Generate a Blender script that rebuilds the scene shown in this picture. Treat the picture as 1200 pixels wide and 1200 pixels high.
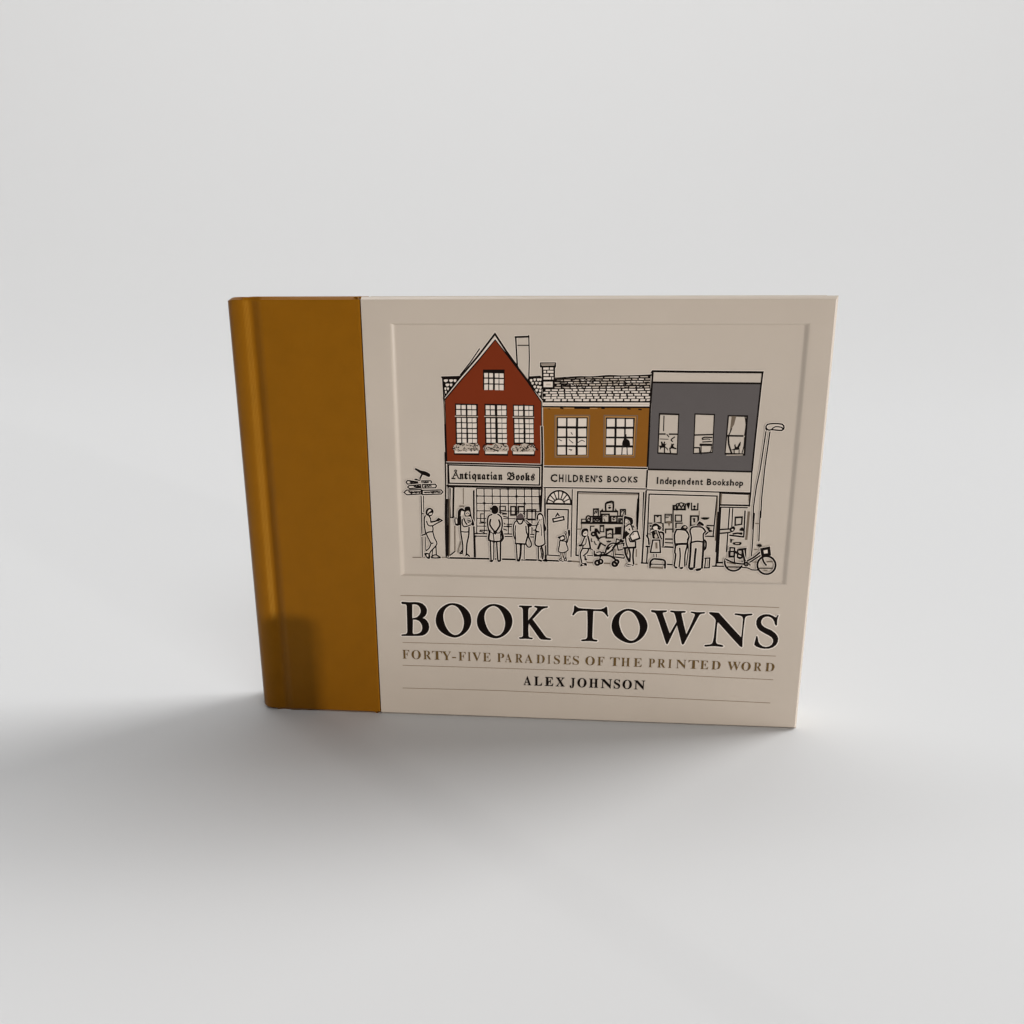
import bpy, bmesh, math, random
from mathutils import Vector, Matrix
from mathutils.geometry import tessellate_polygon

for o in list(bpy.data.objects):
    bpy.data.objects.remove(o)
scene = bpy.context.scene
COL = scene.collection

# ------------------------------------------------------------------ camera
cam_data = bpy.data.cameras.new('camera')
cam_data.sensor_width = 36.0
cam_data.lens = 960 / 1200 * 36.0
cam_data.clip_start = 0.01
cam_data.clip_end = 200.0
camera = bpy.data.objects.new('camera', cam_data)
COL.objects.link(camera)
right = Vector((0.9968323, 0.0794709, -0.0031200))
up = Vector((-0.0179807, 0.2634053, 0.9645177))
back = Vector((0.0774729, -0.9614063, 0.2639999))
M = Matrix((right, up, back)).transposed().to_4x4()
M.translation = Vector((0.1265049, -0.2967387, 0.1682893))
camera.matrix_world = M
scene.camera = camera

# ------------------------------------------------------------------ light
world = bpy.data.worlds.new('World')
scene.world = world
world.use_nodes = True
world.node_tree.nodes['Background'].inputs['Color'].default_value = (1.0, 1.0, 1.0, 1)
world.node_tree.nodes['Background'].inputs['Strength'].default_value = 0.08


def area_light(name, loc, target, sx, sy, power, colour):
    d = bpy.data.lights.new(name, 'AREA')
    d.shape = 'RECTANGLE'
    d.size, d.size_y = sx, sy
    d.energy = power
    d.color = colour
    o = bpy.data.objects.new(name, d)
    COL.objects.link(o)
    o.location = loc
    o.rotation_euler = (Vector(target) - Vector(loc)).to_track_quat('-Z', 'Y').to_euler()
    return o


MID = Vector((0.1, 0.0, 0.06))


def direction(azimuth, elevation):
    a, e = math.radians(azimuth), math.radians(elevation)
    return Vector((math.cos(e) * math.cos(a), math.cos(e) * math.sin(a), math.sin(e)))


KEY, ROOM, CEIL, BACK = 15700.0, 38800.0, 1860.0, 69.0
# large soft key, from the right and a little behind the book
area_light('key_softbox', MID + direction(25, 35) * 40.0, MID, 19.0, 19.0, KEY, (1.0, 1.0, 1.0))
# room lamp in front of the book, low and well to the right of the camera
area_light('room_lamp', MID + direction(-40, 2) * 80.0, MID, 0.7, 0.7, ROOM, (1.0, 0.98, 0.955))
# ceiling lamp in front of the book
area_light('ceiling_lamp', MID + direction(-60, 48) * 30.0, MID, 12.0, 12.0, CEIL, (1.0, 1.0, 1.0))
# unseen fill added above the set to brighten the sweep behind the book
area_light('backdrop_fill', (-0.5, 1.9, 4.2), (-0.6, 2.25, 0.0), 6.2, 0.9, BACK, (1.0, 1.0, 1.0))

scene.view_settings.view_transform = 'Standard'
scene.view_settings.look = 'None'
scene.view_settings.exposure = 0.0
scene.view_settings.gamma = 1.0
scene.view_settings.use_curve_mapping = False


# ------------------------------------------------------------------ materials
def material(name, colour, rough=0.5, spec=0.3, noise=None, bump=None, weave=None, tint=None):
    m = bpy.data.materials.new(name)
    m.use_nodes = True
    nt = m.node_tree
    b = nt.nodes['Principled BSDF']
    b.inputs['Base Color'].default_value = (*colour, 1)
    b.inputs['Roughness'].default_value = rough
    b.inputs['Specular IOR Level'].default_value = spec
    if tint:
        b.inputs['Specular Tint'].default_value = (*tint, 1)
    tc = nt.nodes.new('ShaderNodeTexCoord')
    if noise:
        scale, amount = noise
        n = nt.nodes.new('ShaderNodeTexNoise')
        n.inputs['Scale'].default_value = scale
        n.inputs['Detail'].default_value = 6
        nt.links.new(tc.outputs['Object'], n.inputs['Vector'])
        mx = nt.nodes.new('ShaderNodeMix')
        mx.data_type = 'RGBA'
        mx.inputs['A'].default_value = (*[c * (1 - amount) for c in colour], 1)
        mx.inputs['B'].default_value = (*[min(1, c * (1 + amount)) for c in colour], 1)
        nt.links.new(n.outputs['Fac'], mx.inputs['Factor'])
        nt.links.new(mx.outputs['Result'], b.inputs['Base Color'])
    h = None
    if bump:
        scale, strength, dist = bump
        n2 = nt.nodes.new('ShaderNodeTexNoise')
        n2.inputs['Scale'].default_value = scale
        n2.inputs['Detail'].default_value = 4
        nt.links.new(tc.outputs['Object'], n2.inputs['Vector'])
        h = n2.outputs['Fac']
    if weave:
        wx = nt.nodes.new('ShaderNodeTexWave')
        wx.bands_direction = 'X'
        wz = nt.nodes.new('ShaderNodeTexWave')
        wz.bands_direction = 'Z'
        for w in (wx, wz):
            w.inputs['Scale'].default_value = weave
            w.inputs['Distortion'].default_value = 1.5
            w.inputs['Detail'].default_value = 2
            nt.links.new(tc.outputs['Object'], w.inputs['Vector'])
        ad = nt.nodes.new('ShaderNodeMath')
        ad.operation = 'ADD'
        nt.links.new(wx.outputs['Fac'], ad.inputs[0])
        nt.links.new(wz.outputs['Fac'], ad.inputs[1])
        h = ad.outputs[0]
        strength, dist = 0.4, 0.00012
    if h is not None:
        bp = nt.nodes.new('ShaderNodeBump')
        bp.inputs['Strength'].default_value = strength
        bp.inputs['Distance'].default_value = dist
        nt.links.new(h, bp.inputs['Height'])
        nt.links.new(bp.outputs['Normal'], b.inputs['Normal'])
    return m


PAPER = (0.530, 0.448, 0.368)
M_floor = material('studio_paper', (0.70, 0.70, 0.70), 0.9, 0.0)
M_paper = material('cover_paper', PAPER, 0.26, 0.6, noise=(38, 0.06), bump=(420, 0.035, 0.0004))
M_cloth = material('ochre_cloth', (0.232, 0.084, 0.0030), 0.30, 0.5, noise=(140, 0.11), weave=700, tint=(1.0, 0.62, 0.12))
M_pages = material('page_edges', (0.74, 0.69, 0.60), 0.85, 0.1, noise=(600, 0.12))
INK = {
    'k': material('black_ink', (0.005, 0.0022, 0.0012), 0.5, 0.08),
    'k2': material('thin_ink', (0.16, 0.12, 0.085), 0.5, 0.08),
    'p': M_paper,
    'w': material('bright_paper', (0.72, 0.62, 0.53), 0.5, 0.2),
    'w2': material('half_tone_paper', (0.50, 0.41, 0.33), 0.5, 0.2),
    'r': material('brick_red_ink', (0.180, 0.027, 0.0065), 0.5, 0.08, noise=(60, 0.07)),
    'o': material('ochre_ink', (0.245, 0.093, 0.011), 0.5, 0.08, noise=(60, 0.06)),
    'o2': material('pale_ochre_ink', (0.42, 0.22, 0.08), 0.5, 0.08),
    'g': material('slate_grey_ink', (0.112, 0.098, 0.094), 0.5, 0.08, noise=(60, 0.05)),
    'h': material('mauve_grey_ink', (0.11, 0.08, 0.075), 0.5, 0.08),
    'n': material('brown_ink', (0.135, 0.080, 0.028), 0.5, 0.08),
    'u': material('rule_ink', (0.25, 0.185, 0.125), 0.5, 0.08),
    'H': material('sharpening_halo', (0.72, 0.62, 0.53), 0.5, 0.2),  # pale sharpening glow painted in round the ink
    'H2': material('title_halo', (0.76, 0.67, 0.585), 0.5, 0.2),  # the same painted glow, round the title letters
}

# ------------------------------------------------------------------ helpers
ORIGIN = Vector((0.1075, 0.010, 0.0))      # middle of the book's foot


def tag(o, label=None, cat=None, kind=None, group=None):
    for k, v in (('label', label), ('category', cat), ('kind', kind), ('group', group)):
        if v:
            o[k] = v
    return o


def mesh_obj(name, verts, faces, mats, parent=None, idx=None, smooth=False, origin=ORIGIN):
    me = bpy.data.meshes.new(name)
    me.from_pydata([Vector(v) - origin for v in verts], [], faces)
    for m in mats:
        me.materials.append(m)
    if idx:
        for p, i in zip(me.polygons, idx):
            p.material_index = i
    if smooth:
        for p in me.polygons:
            p.use_smooth = True
    me.update()
    o = bpy.data.objects.new(name, me)
    COL.objects.link(o)
    if parent:
        o.parent = parent
    return o


def fix_normals(o, weighted=True):
    bm = bmesh.new()
    bm.from_mesh(o.data)
    bmesh.ops.recalc_face_normals(bm, faces=bm.faces)
    bm.to_mesh(o.data)
    bm.free()
    if weighted:
        md = o.modifiers.new('weighted_normals', 'WEIGHTED_NORMAL')
        md.keep_sharp = True
        md.weight = 100


ART = {
 'printed_house:red': (0, '''s01 k 62 7741 13703 7746 13603 7753 13453 7760 13249 7767 12978 7774 12651 7779 12311 7781 11955 7782 11585 7784 11251 7789 10956 7794 10700 7798 10523
s01 k 69 7704 13702 8096 13715 8408 13726
s01 k 62 10468 14057 10438 14586 10408 15134
s01 k 75 10388 15134 10885 15150
s01 k 50 10875 15194 10897 14386 10879 13627
s01 k 81 7773 12913 8087 13329 8397 13706 9042 14456 9666 15243 10070 14635 10478 14072 10899 13566 11366 12903
s01 k 50 8388 13778 8754 14227 9107 14722
s01 k 62 10899 13719 11325 13721
f00 k 0 7730 13692 8398 13716 7815 12928
f00 k 0 10878 13698 11350 13701 11366 12903 10899 13525
f00 p 0 10500 15105 10824 15105 10848 13637 10519 14057
s00 k 41 10479 14846 10861 14847
f00 w 0 7791 13616 7859 13626 7926 13621 7936 13593 7920 13560 7891 13536 7856 13523 7821 13532 7794 13554 7780 13586
f00 w 0 7989 13617 8052 13627 8114 13622 8122 13594 8108 13561 8082 13537 8049 13524 8018 13534 7993 13555 7979 13587
f00 w 0 8145 13617 8193 13628 8239 13623 8245 13595 8233 13561 8214 13538 8190 13525 8167 13534 8149 13556 8139 13588
f00 w 0 7849 13462 7912 13472 7975 13467 7983 13439 7968 13406 7942 13382 7910 13369 7878 13378 7853 13400 7840 13432
f00 w 0 8006 13462 8048 13473 8090 13468 8094 13440 8083 13406 8066 13382 8046 13370 8026 13379 8010 13401 8001 13433
f00 w 0 7804 13322 7836 13333 7867 13328 7869 13299 7860 13266 7848 13242 7833 13229 7819 13239 7808 13260 7800 13293
f00 w 0 7898 13323 7930 13333 7961 13328 7964 13300 7955 13266 7942 13242 7928 13230 7913 13239 7902 13261 7895 13293
f00 w 0 7822 13198 7848 13209 7875 13204 7876 13175 7868 13142 7858 13118 7846 13105 7835 13114 7826 13136 7819 13169
f00 w 0 10925 13643 10966 13650 11007 13643 11012 13617 11002 13587 10986 13563 10966 13551 10946 13563 10930 13587 10920 13617
f00 w 0 11053 13669 11094 13676 11135 13669 11140 13644 11130 13613 11114 13590 11094 13577 11075 13589 11058 13613 11048 13643
f00 w 0 11176 13669 11217 13677 11258 13670 11263 13644 11253 13614 11238 13590 11218 13578 11198 13590 11182 13614 11172 13644
f00 w 0 10976 13541 11018 13548 11059 13542 11064 13516 11054 13485 11038 13462 11018 13449 10998 13461 10982 13485 10972 13515
f00 w 0 11115 13547 11156 13554 11197 13547 11202 13522 11192 13491 11177 13468 11157 13455 11137 13467 11121 13491 11110 13521
f00 w 0 11238 13537 11279 13545 11321 13538 11326 13512 11316 13482 11300 13458 11280 13446 11260 13458 11244 13481 11234 13512
f00 w 0 11054 13414 11095 13421 11136 13414 11141 13388 11131 13358 11115 13334 11096 13322 11076 13334 11059 13358 11049 13388
f00 w 0 11177 13404 11219 13412 11260 13405 11265 13379 11255 13349 11239 13325 11219 13313 11199 13325 11183 13348 11173 13378
f00 w 0 11127 13291 11168 13299 11209 13292 11214 13266 11204 13236 11188 13212 11168 13199 11148 13212 11132 13235 11122 13266
f00 w 0 11250 13272 11291 13279 11333 13272 11337 13246 11328 13216 11312 13192 11292 13180 11272 13192 11256 13215 11246 13246
f00 w 0 11230 13149 11271 13156 11313 13149 11318 13123 11308 13093 11292 13069 11272 13056 11252 13068 11236 13092 11226 13123
f00 w 0 11258 13670 11299 13677 11340 13670 11345 13645 11335 13614 11320 13591 11300 13579 11280 13591 11264 13614 11254 13644
f00 w 0 11260 13390 11301 13397 11342 13390 11347 13364 11337 13334 11321 13310 11301 13298 11281 13310 11265 13333 11255 13364
f00 w 0 7795 12949 8354 13624 9030 14380 9675 15133 10080 14544 10457 14021 10863 13525 11355 12903 11356 12830 9658 14382 7824 12876
f00 k 0 9674 15064 10222 14384 10812 13637 11356 12841 11382 10492 7809 10518 7805 12928 8417 13634 9019 14299
f00 r 0 9674 15014 10212 14323 10786 13586 11325 12809 11339 10545 7842 10562 7824 12876 8437 13593 9039 14248
f00 k 0 9221 13985 10005 13989 10001 13264 9212 13259
f00 w 0 9264 13861 9405 13861 9400 13706 9268 13702
f00 w 0 9266 13656 9404 13656 9399 13499 9259 13491
f00 w 0 9264 13446 9404 13452 9397 13253 9261 13250
f00 w 0 9450 13858 9582 13854 9580 13705 9445 13705
f00 w 0 9448 13648 9580 13653 9581 13492 9446 13489
f00 w 0 9443 13447 9578 13447 9573 13253 9443 13254
f00 w 0 9650 13851 9786 13852 9786 13701 9656 13701
f00 w 0 9651 13650 9787 13650 9784 13488 9649 13489
f00 w 0 9653 13446 9781 13446 9785 13248 9646 13249
f00 w 0 9816 13849 9964 13848 9970 13693 9819 13693
f00 w 0 9813 13647 9971 13644 9965 13484 9817 13484
f00 w 0 9814 13443 9965 13444 9964 13243 9813 13250
f00 k 0 8174 12754 9022 12740 8985 11238 8173 11239
f00 w 0 8219 12698 8377 12698 8370 12554 8223 12550
f00 w 0 8220 12511 8371 12512 8373 12334 8215 12330
f00 w 0 8414 12691 8566 12696 8568 12551 8418 12549
f00 w 0 8415 12508 8566 12509 8564 12327 8416 12329
f00 w 0 8628 12696 8776 12698 8774 12546 8626 12552
f00 w 0 8636 12506 8784 12508 8780 12328 8632 12326
f00 w 0 8799 12697 8949 12691 8952 12545 8796 12546
f00 w 0 8803 12504 8955 12507 8951 12328 8796 12324
f00 w 0 8231 12223 8384 12217 8378 12067 8227 12064
f00 w 0 8231 12023 8377 12029 8378 11856 8226 11852
f00 w 0 8224 11817 8384 11819 8381 11675 8226 11667
f00 w 0 8230 11627 8383 11631 8379 11487 8227 11481
f00 w 0 8226 11446 8376 11452 8378 11299 8226 11296
f00 w 0 8419 12220 8577 12220 8568 12059 8422 12064
f00 w 0 8423 12025 8578 12027 8570 11856 8423 11858
f00 w 0 8419 11811 8579 11814 8573 11668 8422 11673
f00 w 0 8426 11630 8574 11626 8573 11483 8417 11480
f00 w 0 8420 11449 8576 11449 8574 11295 8422 11301
f00 w 0 8637 12218 8785 12218 8783 12065 8633 12057
f00 w 0 8638 12021 8790 12024 8785 11855 8634 11851
f00 w 0 8639 11809 8785 11811 8787 11670 8636 11672
f00 w 0 8642 11628 8789 11631 8782 11488 8640 11486
f00 w 0 8643 11447 8789 11449 8787 11302 8637 11293
f00 w 0 8804 12216 8958 12221 8953 12065 8808 12057
f00 w 0 8810 12020 8964 12027 8958 11856 8805 11850
f00 w 0 8810 11808 8958 11812 8960 11668 8807 11666
f00 w 0 8807 11623 8961 11627 8963 11483 8805 11485
f00 w 0 8808 11445 8967 11444 8960 11299 8810 11298
f00 w2 0 8159 12299 9016 12296 9016 12259 8158 12262
f00 k 0 9258 12752 10092 12738 10069 11251 9271 11252
f00 w 0 9306 12693 9450 12690 9453 12548 9304 12544
f00 w 0 9310 12514 9451 12509 9457 12337 9307 12341
f00 w 0 9486 12690 9633 12686 9638 12546 9485 12550
f00 w 0 9490 12507 9635 12510 9638 12340 9494 12341
f00 w 0 9730 12690 9872 12692 9873 12551 9725 12542
f00 w 0 9730 12507 9880 12509 9878 12335 9734 12336
f00 w 0 9897 12685 10054 12687 10052 12550 9898 12546
f00 w 0 9895 12512 10059 12513 10054 12337 9901 12339
f00 w 0 9315 12219 9459 12217 9457 12059 9311 12064
f00 w 0 9321 12022 9463 12025 9463 11861 9313 11858
f00 w 0 9323 11822 9470 11822 9464 11680 9320 11681
f00 w 0 9318 11638 9472 11642 9468 11494 9320 11500
f00 w 0 9324 11455 9473 11454 9467 11308 9322 11311
f00 w 0 9502 12215 9650 12216 9646 12060 9499 12060
f00 w 0 9506 12025 9645 12024 9647 11862 9501 11863
f00 w 0 9501 11827 9653 11822 9651 11686 9506 11678
f00 w 0 9505 11643 9656 11639 9653 11501 9506 11500
f00 w 0 9507 11456 9654 11451 9656 11309 9504 11310
f00 w 0 9741 12221 9886 12215 9888 12058 9738 12058
f00 w 0 9745 12022 9889 12028 9885 11858 9745 11862
f00 w 0 9747 11824 9893 11822 9890 11681 9742 11681
f00 w 0 9744 11640 9893 11636 9891 11495 9743 11491
f00 w 0 9747 11456 9895 11451 9898 11308 9749 11313
f00 w 0 9907 12217 10069 12221 10062 12058 9904 12056
f00 w 0 9909 12022 10069 12021 10063 11858 9907 11858
f00 w 0 9909 11821 10068 11827 10066 11683 9911 11676
f00 w 0 9917 11639 10078 11643 10070 11493 9919 11494
f00 w 0 9922 11456 10080 11453 10077 11308 9914 11312
f00 w2 0 9247 12303 10090 12301 10089 12264 9247 12267
f00 k 0 10300 12729 11077 12714 11068 11262 10327 11264
f00 w 0 10340 12682 10489 12682 10488 12535 10346 12534
f00 w 0 10343 12502 10490 12503 10493 12326 10348 12324
f00 w 0 10519 12679 10669 12684 10664 12532 10517 12539
f00 w 0 10521 12496 10671 12497 10669 12327 10522 12320
f00 w 0 10737 12683 10872 12681 10872 12536 10735 12538
f00 w 0 10744 12496 10876 12503 10876 12322 10746 12321
f00 w 0 10897 12679 11026 12679 11030 12534 10896 12538
f00 w 0 10897 12495 11030 12503 11031 12324 10898 12322
f00 w 0 10358 12200 10502 12197 10503 12043 10360 12047
f00 w 0 10359 12008 10507 12011 10510 11865 10360 11864
f00 w 0 10367 11823 10514 11829 10512 11683 10360 11679
f00 w 0 10370 11643 10517 11639 10514 11503 10365 11506
f00 w 0 10370 11462 10514 11467 10515 11332 10373 11329
f00 w 0 10533 12197 10676 12197 10683 12043 10531 12045
f00 w 0 10535 12008 10688 12011 10687 11858 10541 11863
f00 w 0 10545 11820 10692 11830 10684 11685 10542 11682
f00 w 0 10542 11638 10693 11640 10692 11503 10547 11506
f00 w 0 10548 11468 10692 11464 10694 11335 10546 11332
f00 w 0 10750 12195 10885 12193 10886 12043 10754 12045
f00 w 0 10756 12009 10895 12009 10894 11864 10759 11863
f00 w 0 10761 11822 10897 11824 10898 11685 10765 11680
f00 w 0 10767 11635 10901 11642 10900 11505 10763 11503
f00 w 0 10766 11465 10903 11467 10907 11335 10772 11330
f00 w 0 10908 12193 11042 12200 11050 12049 10906 12041
f00 w 0 10910 12006 11050 12011 11048 11857 10913 11862
f00 w 0 10917 11821 11052 11828 11056 11686 10914 11685
f00 w 0 10926 11640 11060 11640 11062 11504 10921 11500
f00 w 0 10922 11466 11064 11466 11062 11330 10926 11330
f00 w2 0 10293 12287 11079 12283 11079 12247 10293 12250
s00 k 41 8593 12726 8598 11260
s00 k 41 9680 12735 9700 11273
s00 k 41 10699 12743 10732 11285
f00 k 0 8094 11056 9046 11057 9038 10831 8095 10841
f00 w 0 8125 11003 9019 11014 9007 10906 8128 10900
f00 w2 0 8052 11098 8097 11179 8173 11244 8261 11236 8359 11220 8449 11266 8546 11307 8664 11280 8784 11246 8895 11269 8986 11281 9044 11211 9068 11121 9066 11046 9003 10992 8811 10989 8594 10998 8447 10978 8327 10962 8214 10974 8125 11003 8069 11044
s00 k 16 8439 11215 8440 11229 8446 11244 8462 11249 8477 11251
s00 k 27 8310 11209 8324 11231 8344 11252 8374 11250 8400 11244
s00 k 22 8908 11214 8936 11213 8967 11207 8981 11183 8987 11159
s00 k 31 9019 11253 9010 11228 8994 11202 8963 11199 8935 11202
s00 k 29 8835 11060 8845 11083 8861 11105 8890 11106 8916 11102
s00 k 21 8673 11108 8667 11092 8656 11076 8637 11074 8619 11076
s00 k 19 8083 11050 8108 11055 8137 11055 8155 11035 8167 11015
s00 k 22 8292 11147 8292 11131 8287 11114 8269 11107 8252 11104
s00 k 16 8527 11008 8499 11001 8465 11000 8443 11021 8429 11044
s00 k 20 8704 11053 8719 11074 8741 11095 8772 11091 8798 11083
s00 k 24 8216 11120 8199 11133 8185 11151 8190 11171 8200 11187
s00 k 31 8729 11045 8745 11030 8758 11010 8751 10990 8740 10974
s00 k 27 8951 11042 8948 11060 8948 11079 8965 11090 8982 11096
s00 k 20 8840 11063 8858 11053 8875 11038 8874 11018 8869 11001
s00 k 16 8666 11226 8682 11228 8700 11226 8710 11213 8716 11200
s00 k 28 8993 11017 8988 11026 8984 11037 8990 11046 8998 11053
s00 k 25 8854 11255 8864 11235 8869 11212 8853 11195 8835 11183
s00 k 27 8391 11226 8371 11215 8347 11207 8325 11219 8309 11233
s00 k 25 8710 11218 8717 11209 8721 11198 8715 11188 8707 11181
s00 k 19 8274 11212 8249 11216 8223 11226 8214 11249 8212 11270
s00 k 25 8070 11097 8066 11116 8067 11136 8085 11147 8103 11154
s00 k 17 8738 10991 8732 11010 8731 11031 8749 11044 8766 11052
s00 k 27 8355 11248 8357 11232 8354 11215 8338 11207 8322 11204
s00 k 23 8939 11136 8924 11139 8908 11147 8904 11161 8904 11175
s00 k 29 8491 11264 8495 11244 8493 11222 8474 11211 8455 11205
s00 k 22 8923 11105 8930 11087 8934 11065 8918 11050 8901 11040
s00 k 18 8896 11008 8881 11003 8863 11001 8849 11012 8840 11024
s00 k 21 8465 11038 8489 11057 8519 11073 8552 11061 8577 11045
s00 k 16 8608 11211 8626 11214 8646 11213 8658 11199 8665 11185
s00 k 30 8497 11126 8496 11111 8490 11095 8473 11089 8457 11087
s00 k 31 8880 11260 8897 11243 8911 11221 8901 11200 8888 11183
s00 k 25 8703 11166 8725 11181 8753 11192 8780 11180 8801 11165
s00 k 20 8237 11028 8250 11037 8266 11044 8281 11037 8294 11028
s00 k 20 8201 11113 8179 11105 8152 11100 8131 11115 8117 11132
s00 k 25 8901 11024 8876 11027 8849 11036 8839 11059 8835 11081
s00 k 25 8385 11017 8369 11002 8349 10989 8326 10995 8306 11005
s00 k 27 8272 11143 8271 11126 8265 11109 8246 11103 8229 11101
s00 k 27 8298 11005 8289 10992 8276 10979 8258 10981 8242 10986
s00 k 23 8421 11208 8399 11214 8376 11225 8371 11247 8372 11267
s00 k 24 8615 11197 8597 11198 8576 11202 8567 11218 8563 11234
s00 k 26 8846 11105 8837 11127 8834 11152 8853 11168 8873 11179
s00 k 17 8776 11048 8787 11062 8803 11074 8824 11071 8841 11064
s00 k 23 8768 11089 8762 11063 8749 11037 8719 11030 8691 11030
s00 k 24 8588 10992 8569 10983 8546 10978 8527 10991 8513 11006
s00 k 18 8688 11072 8667 11071 8643 11074 8630 11092 8623 11110
s00 k 22 8435 11175 8427 11192 8422 11213 8437 11227 8452 11237
f00 k 0 9237 11048 10121 11049 10114 10824 9240 10834
f00 w 0 9268 10995 10094 11005 10083 10898 9273 10893
f00 w2 0 9195 11091 9238 11171 9314 11236 9402 11228 9498 11212 9588 11258 9684 11299 9806 11272 9921 11238 9999 11261 10058 11272 10113 11203 10142 11113 10137 11038 10078 10984 9919 10981 9735 10990 9593 10970 9469 10955 9357 10967 9268 10995 9212 11036
s00 k 20 9360 11146 9378 11145 9397 11141 9406 11126 9410 11111
s00 k 16 9667 11059 9646 11043 9618 11031 9590 11042 9568 11057
s00 k 23 10036 11219 10040 11209 10042 11197 10034 11190 10025 11184
s00 k 16 9461 11066 9470 11058 9478 11047 9474 11036 9468 11027
s00 k 21 9853 11121 9853 11137 9857 11154 9873 11161 9890 11164
s00 k 31 9773 11125 9752 11121 9727 11121 9711 11137 9701 11154
s00 k 21 9951 11078 9944 11060 9932 11042 9909 11040 9889 11043
s00 k 25 9941 11245 9950 11237 9959 11226 9956 11215 9950 11205
s00 k 28 9734 11035 9711 11022 9682 11012 9655 11026 9636 11043
s00 k 31 9251 11028 9236 11043 9224 11062 9232 11081 9244 11096
s00 k 30 9167 11136 9189 11159 9219 11179 9255 11171 9284 11157
s00 k 28 9207 11184 9213 11208 9225 11232 9253 11238 9279 11237
s00 k 25 9750 11048 9759 11027 9764 11003 9747 10986 9728 10975
s00 k 18 9447 11097 9472 11089 9497 11075 9502 11050 9500 11028
s00 k 17 9246 11125 9232 11134 9220 11147 9222 11162 9228 11175
s00 k 25 9770 11116 9761 11124 9753 11134 9756 11145 9761 11154
s00 k 18 9305 10979 9288 10995 9274 11016 9282 11038 9294 11055
s00 k 29 9533 11049 9550 11064 9572 11075 9596 11067 9615 11056
s00 k 21 9336 11026 9350 11039 9369 11050 9390 11043 9407 11034
s00 k 26 9434 11069 9443 11089 9458 11107 9483 11108 9505 11104
s00 k 26 9981 11036 9969 11052 9960 11071 9970 11088 9983 11101
s00 k 21 9986 11159 10008 11176 10037 11190 10067 11178 10091 11163
s00 k 21 9478 11055 9478 11079 9484 11105 9509 11115 9533 11119
s00 k 30 9373 11112 9404 11123 9440 11129 9468 11107 9487 11084
s00 k 25 9579 11156 9601 11158 9625 11155 9638 11137 9646 11120
s00 k 27 9630 11049 9627 11026 9617 11001 9590 10994 9565 10993
s00 k 17 10053 11193 10046 11179 10035 11165 10016 11165 10000 11168
s00 k 18 9669 11171 9652 11182 9638 11197 9641 11216 9648 11231
s00 k 24 9611 11158 9605 11146 9595 11134 9579 11134 9565 11137
s00 k 21 9624 11181 9620 11196 9621 11213 9635 11223 9650 11228
s00 k 25 9684 11097 9695 11115 9712 11131 9736 11128 9757 11122
s00 k 29 9639 11238 9659 11239 9681 11236 9693 11219 9699 11203
s00 k 28 9330 11068 9319 11084 9311 11103 9322 11120 9335 11132
s00 k 31 9840 11111 9834 11097 9823 11082 9805 11081 9788 11084
s00 k 18 9639 11069 9625 11066 9610 11066 9600 11077 9593 11087
s00 k 26 9723 11207 9731 11197 9736 11185 9730 11174 9722 11166
s00 k 29 10082 11092 10074 11068 10058 11043 10028 11040 10001 11043
s00 k 27 9249 11081 9240 11095 9233 11111 9242 11125 9254 11135
s00 k 27 9895 11178 9882 11179 9867 11182 9860 11194 9857 11205
s00 k 31 9984 11209 9969 11207 9951 11207 9940 11219 9934 11231
s00 k 26 9315 11110 9315 11097 9311 11082 9296 11077 9282 11075
s00 k 30 9499 11075 9508 11088 9521 11100 9539 11098 9555 11093
s00 k 26 9623 11019 9653 11030 9689 11036 9716 11015 9736 10992
s00 k 28 9332 11242 9315 11223 9291 11206 9262 11212 9237 11223
s00 k 17 9964 11191 9985 11186 10007 11176 10013 11155 10013 11137
s00 k 17 9657 11021 9681 11036 9713 11047 9741 11033 9763 11015
f00 k 0 10268 11050 11110 11050 11106 10826 10273 10836
f00 w 0 10300 10997 11084 11007 11074 10900 10305 10896
f00 w2 0 10226 11093 10268 11173 10343 11238 10430 11229 10527 11213 10616 11259 10711 11301 10834 11274 10947 11240 11006 11262 11047 11273 11099 11204 11131 11114 11124 11040 11069 10986 10929 10983 10764 10992 10625 10973 10500 10957 10388 10969 10300 10997 10243 11038
s00 k 23 10559 11131 10584 11146 10616 11158 10646 11143 10669 11124
s00 k 22 10720 11145 10742 11144 10766 11138 10776 11119 10781 11100
s00 k 20 10469 10994 10466 11015 10468 11038 10488 11050 10508 11056
s00 k 29 11064 11183 11070 11200 11080 11217 11100 11220 11119 11218
s00 k 23 10884 11145 10864 11155 10846 11171 10847 11192 10852 11209
s00 k 28 10403 11250 10424 11242 10444 11230 10447 11209 10445 11191
s00 k 19 10353 11094 10330 11091 10304 11093 10289 11111 10280 11130
s00 k 18 10483 11068 10456 11067 10427 11072 10413 11095 10405 11116
s00 k 28 10482 11025 10470 11034 10460 11047 10463 11061 10469 11072
s00 k 17 10781 11073 10782 11048 10776 11021 10750 11009 10725 11004
s00 k 22 10580 11090 10565 11107 10552 11128 10562 11148 10576 11164
s00 k 28 11002 11221 11012 11242 11028 11262 11055 11262 11079 11257
s00 k 19 10658 10990 10649 11002 10642 11018 10650 11031 10661 11040
s00 k 23 10416 11143 10429 11138 10441 11129 10442 11115 10440 11104
s00 k 19 10571 10993 10590 11014 10616 11033 10648 11026 10674 11014
s00 k 24 11049 11217 11025 11215 10998 11218 10984 11237 10975 11257
s00 k 22 10678 11059 10674 11078 10674 11100 10693 11112 10712 11119
s00 k 28 10737 11029 10726 11048 10719 11069 10733 11086 10748 11098
s00 k 18 11071 11226 11076 11239 11085 11253 11102 11255 11118 11253
s00 k 29 10700 11021 10673 11014 10642 11014 10621 11034 10607 11056
s00 k 25 11096 11023 11074 11029 11051 11040 11045 11061 11045 11081
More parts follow.
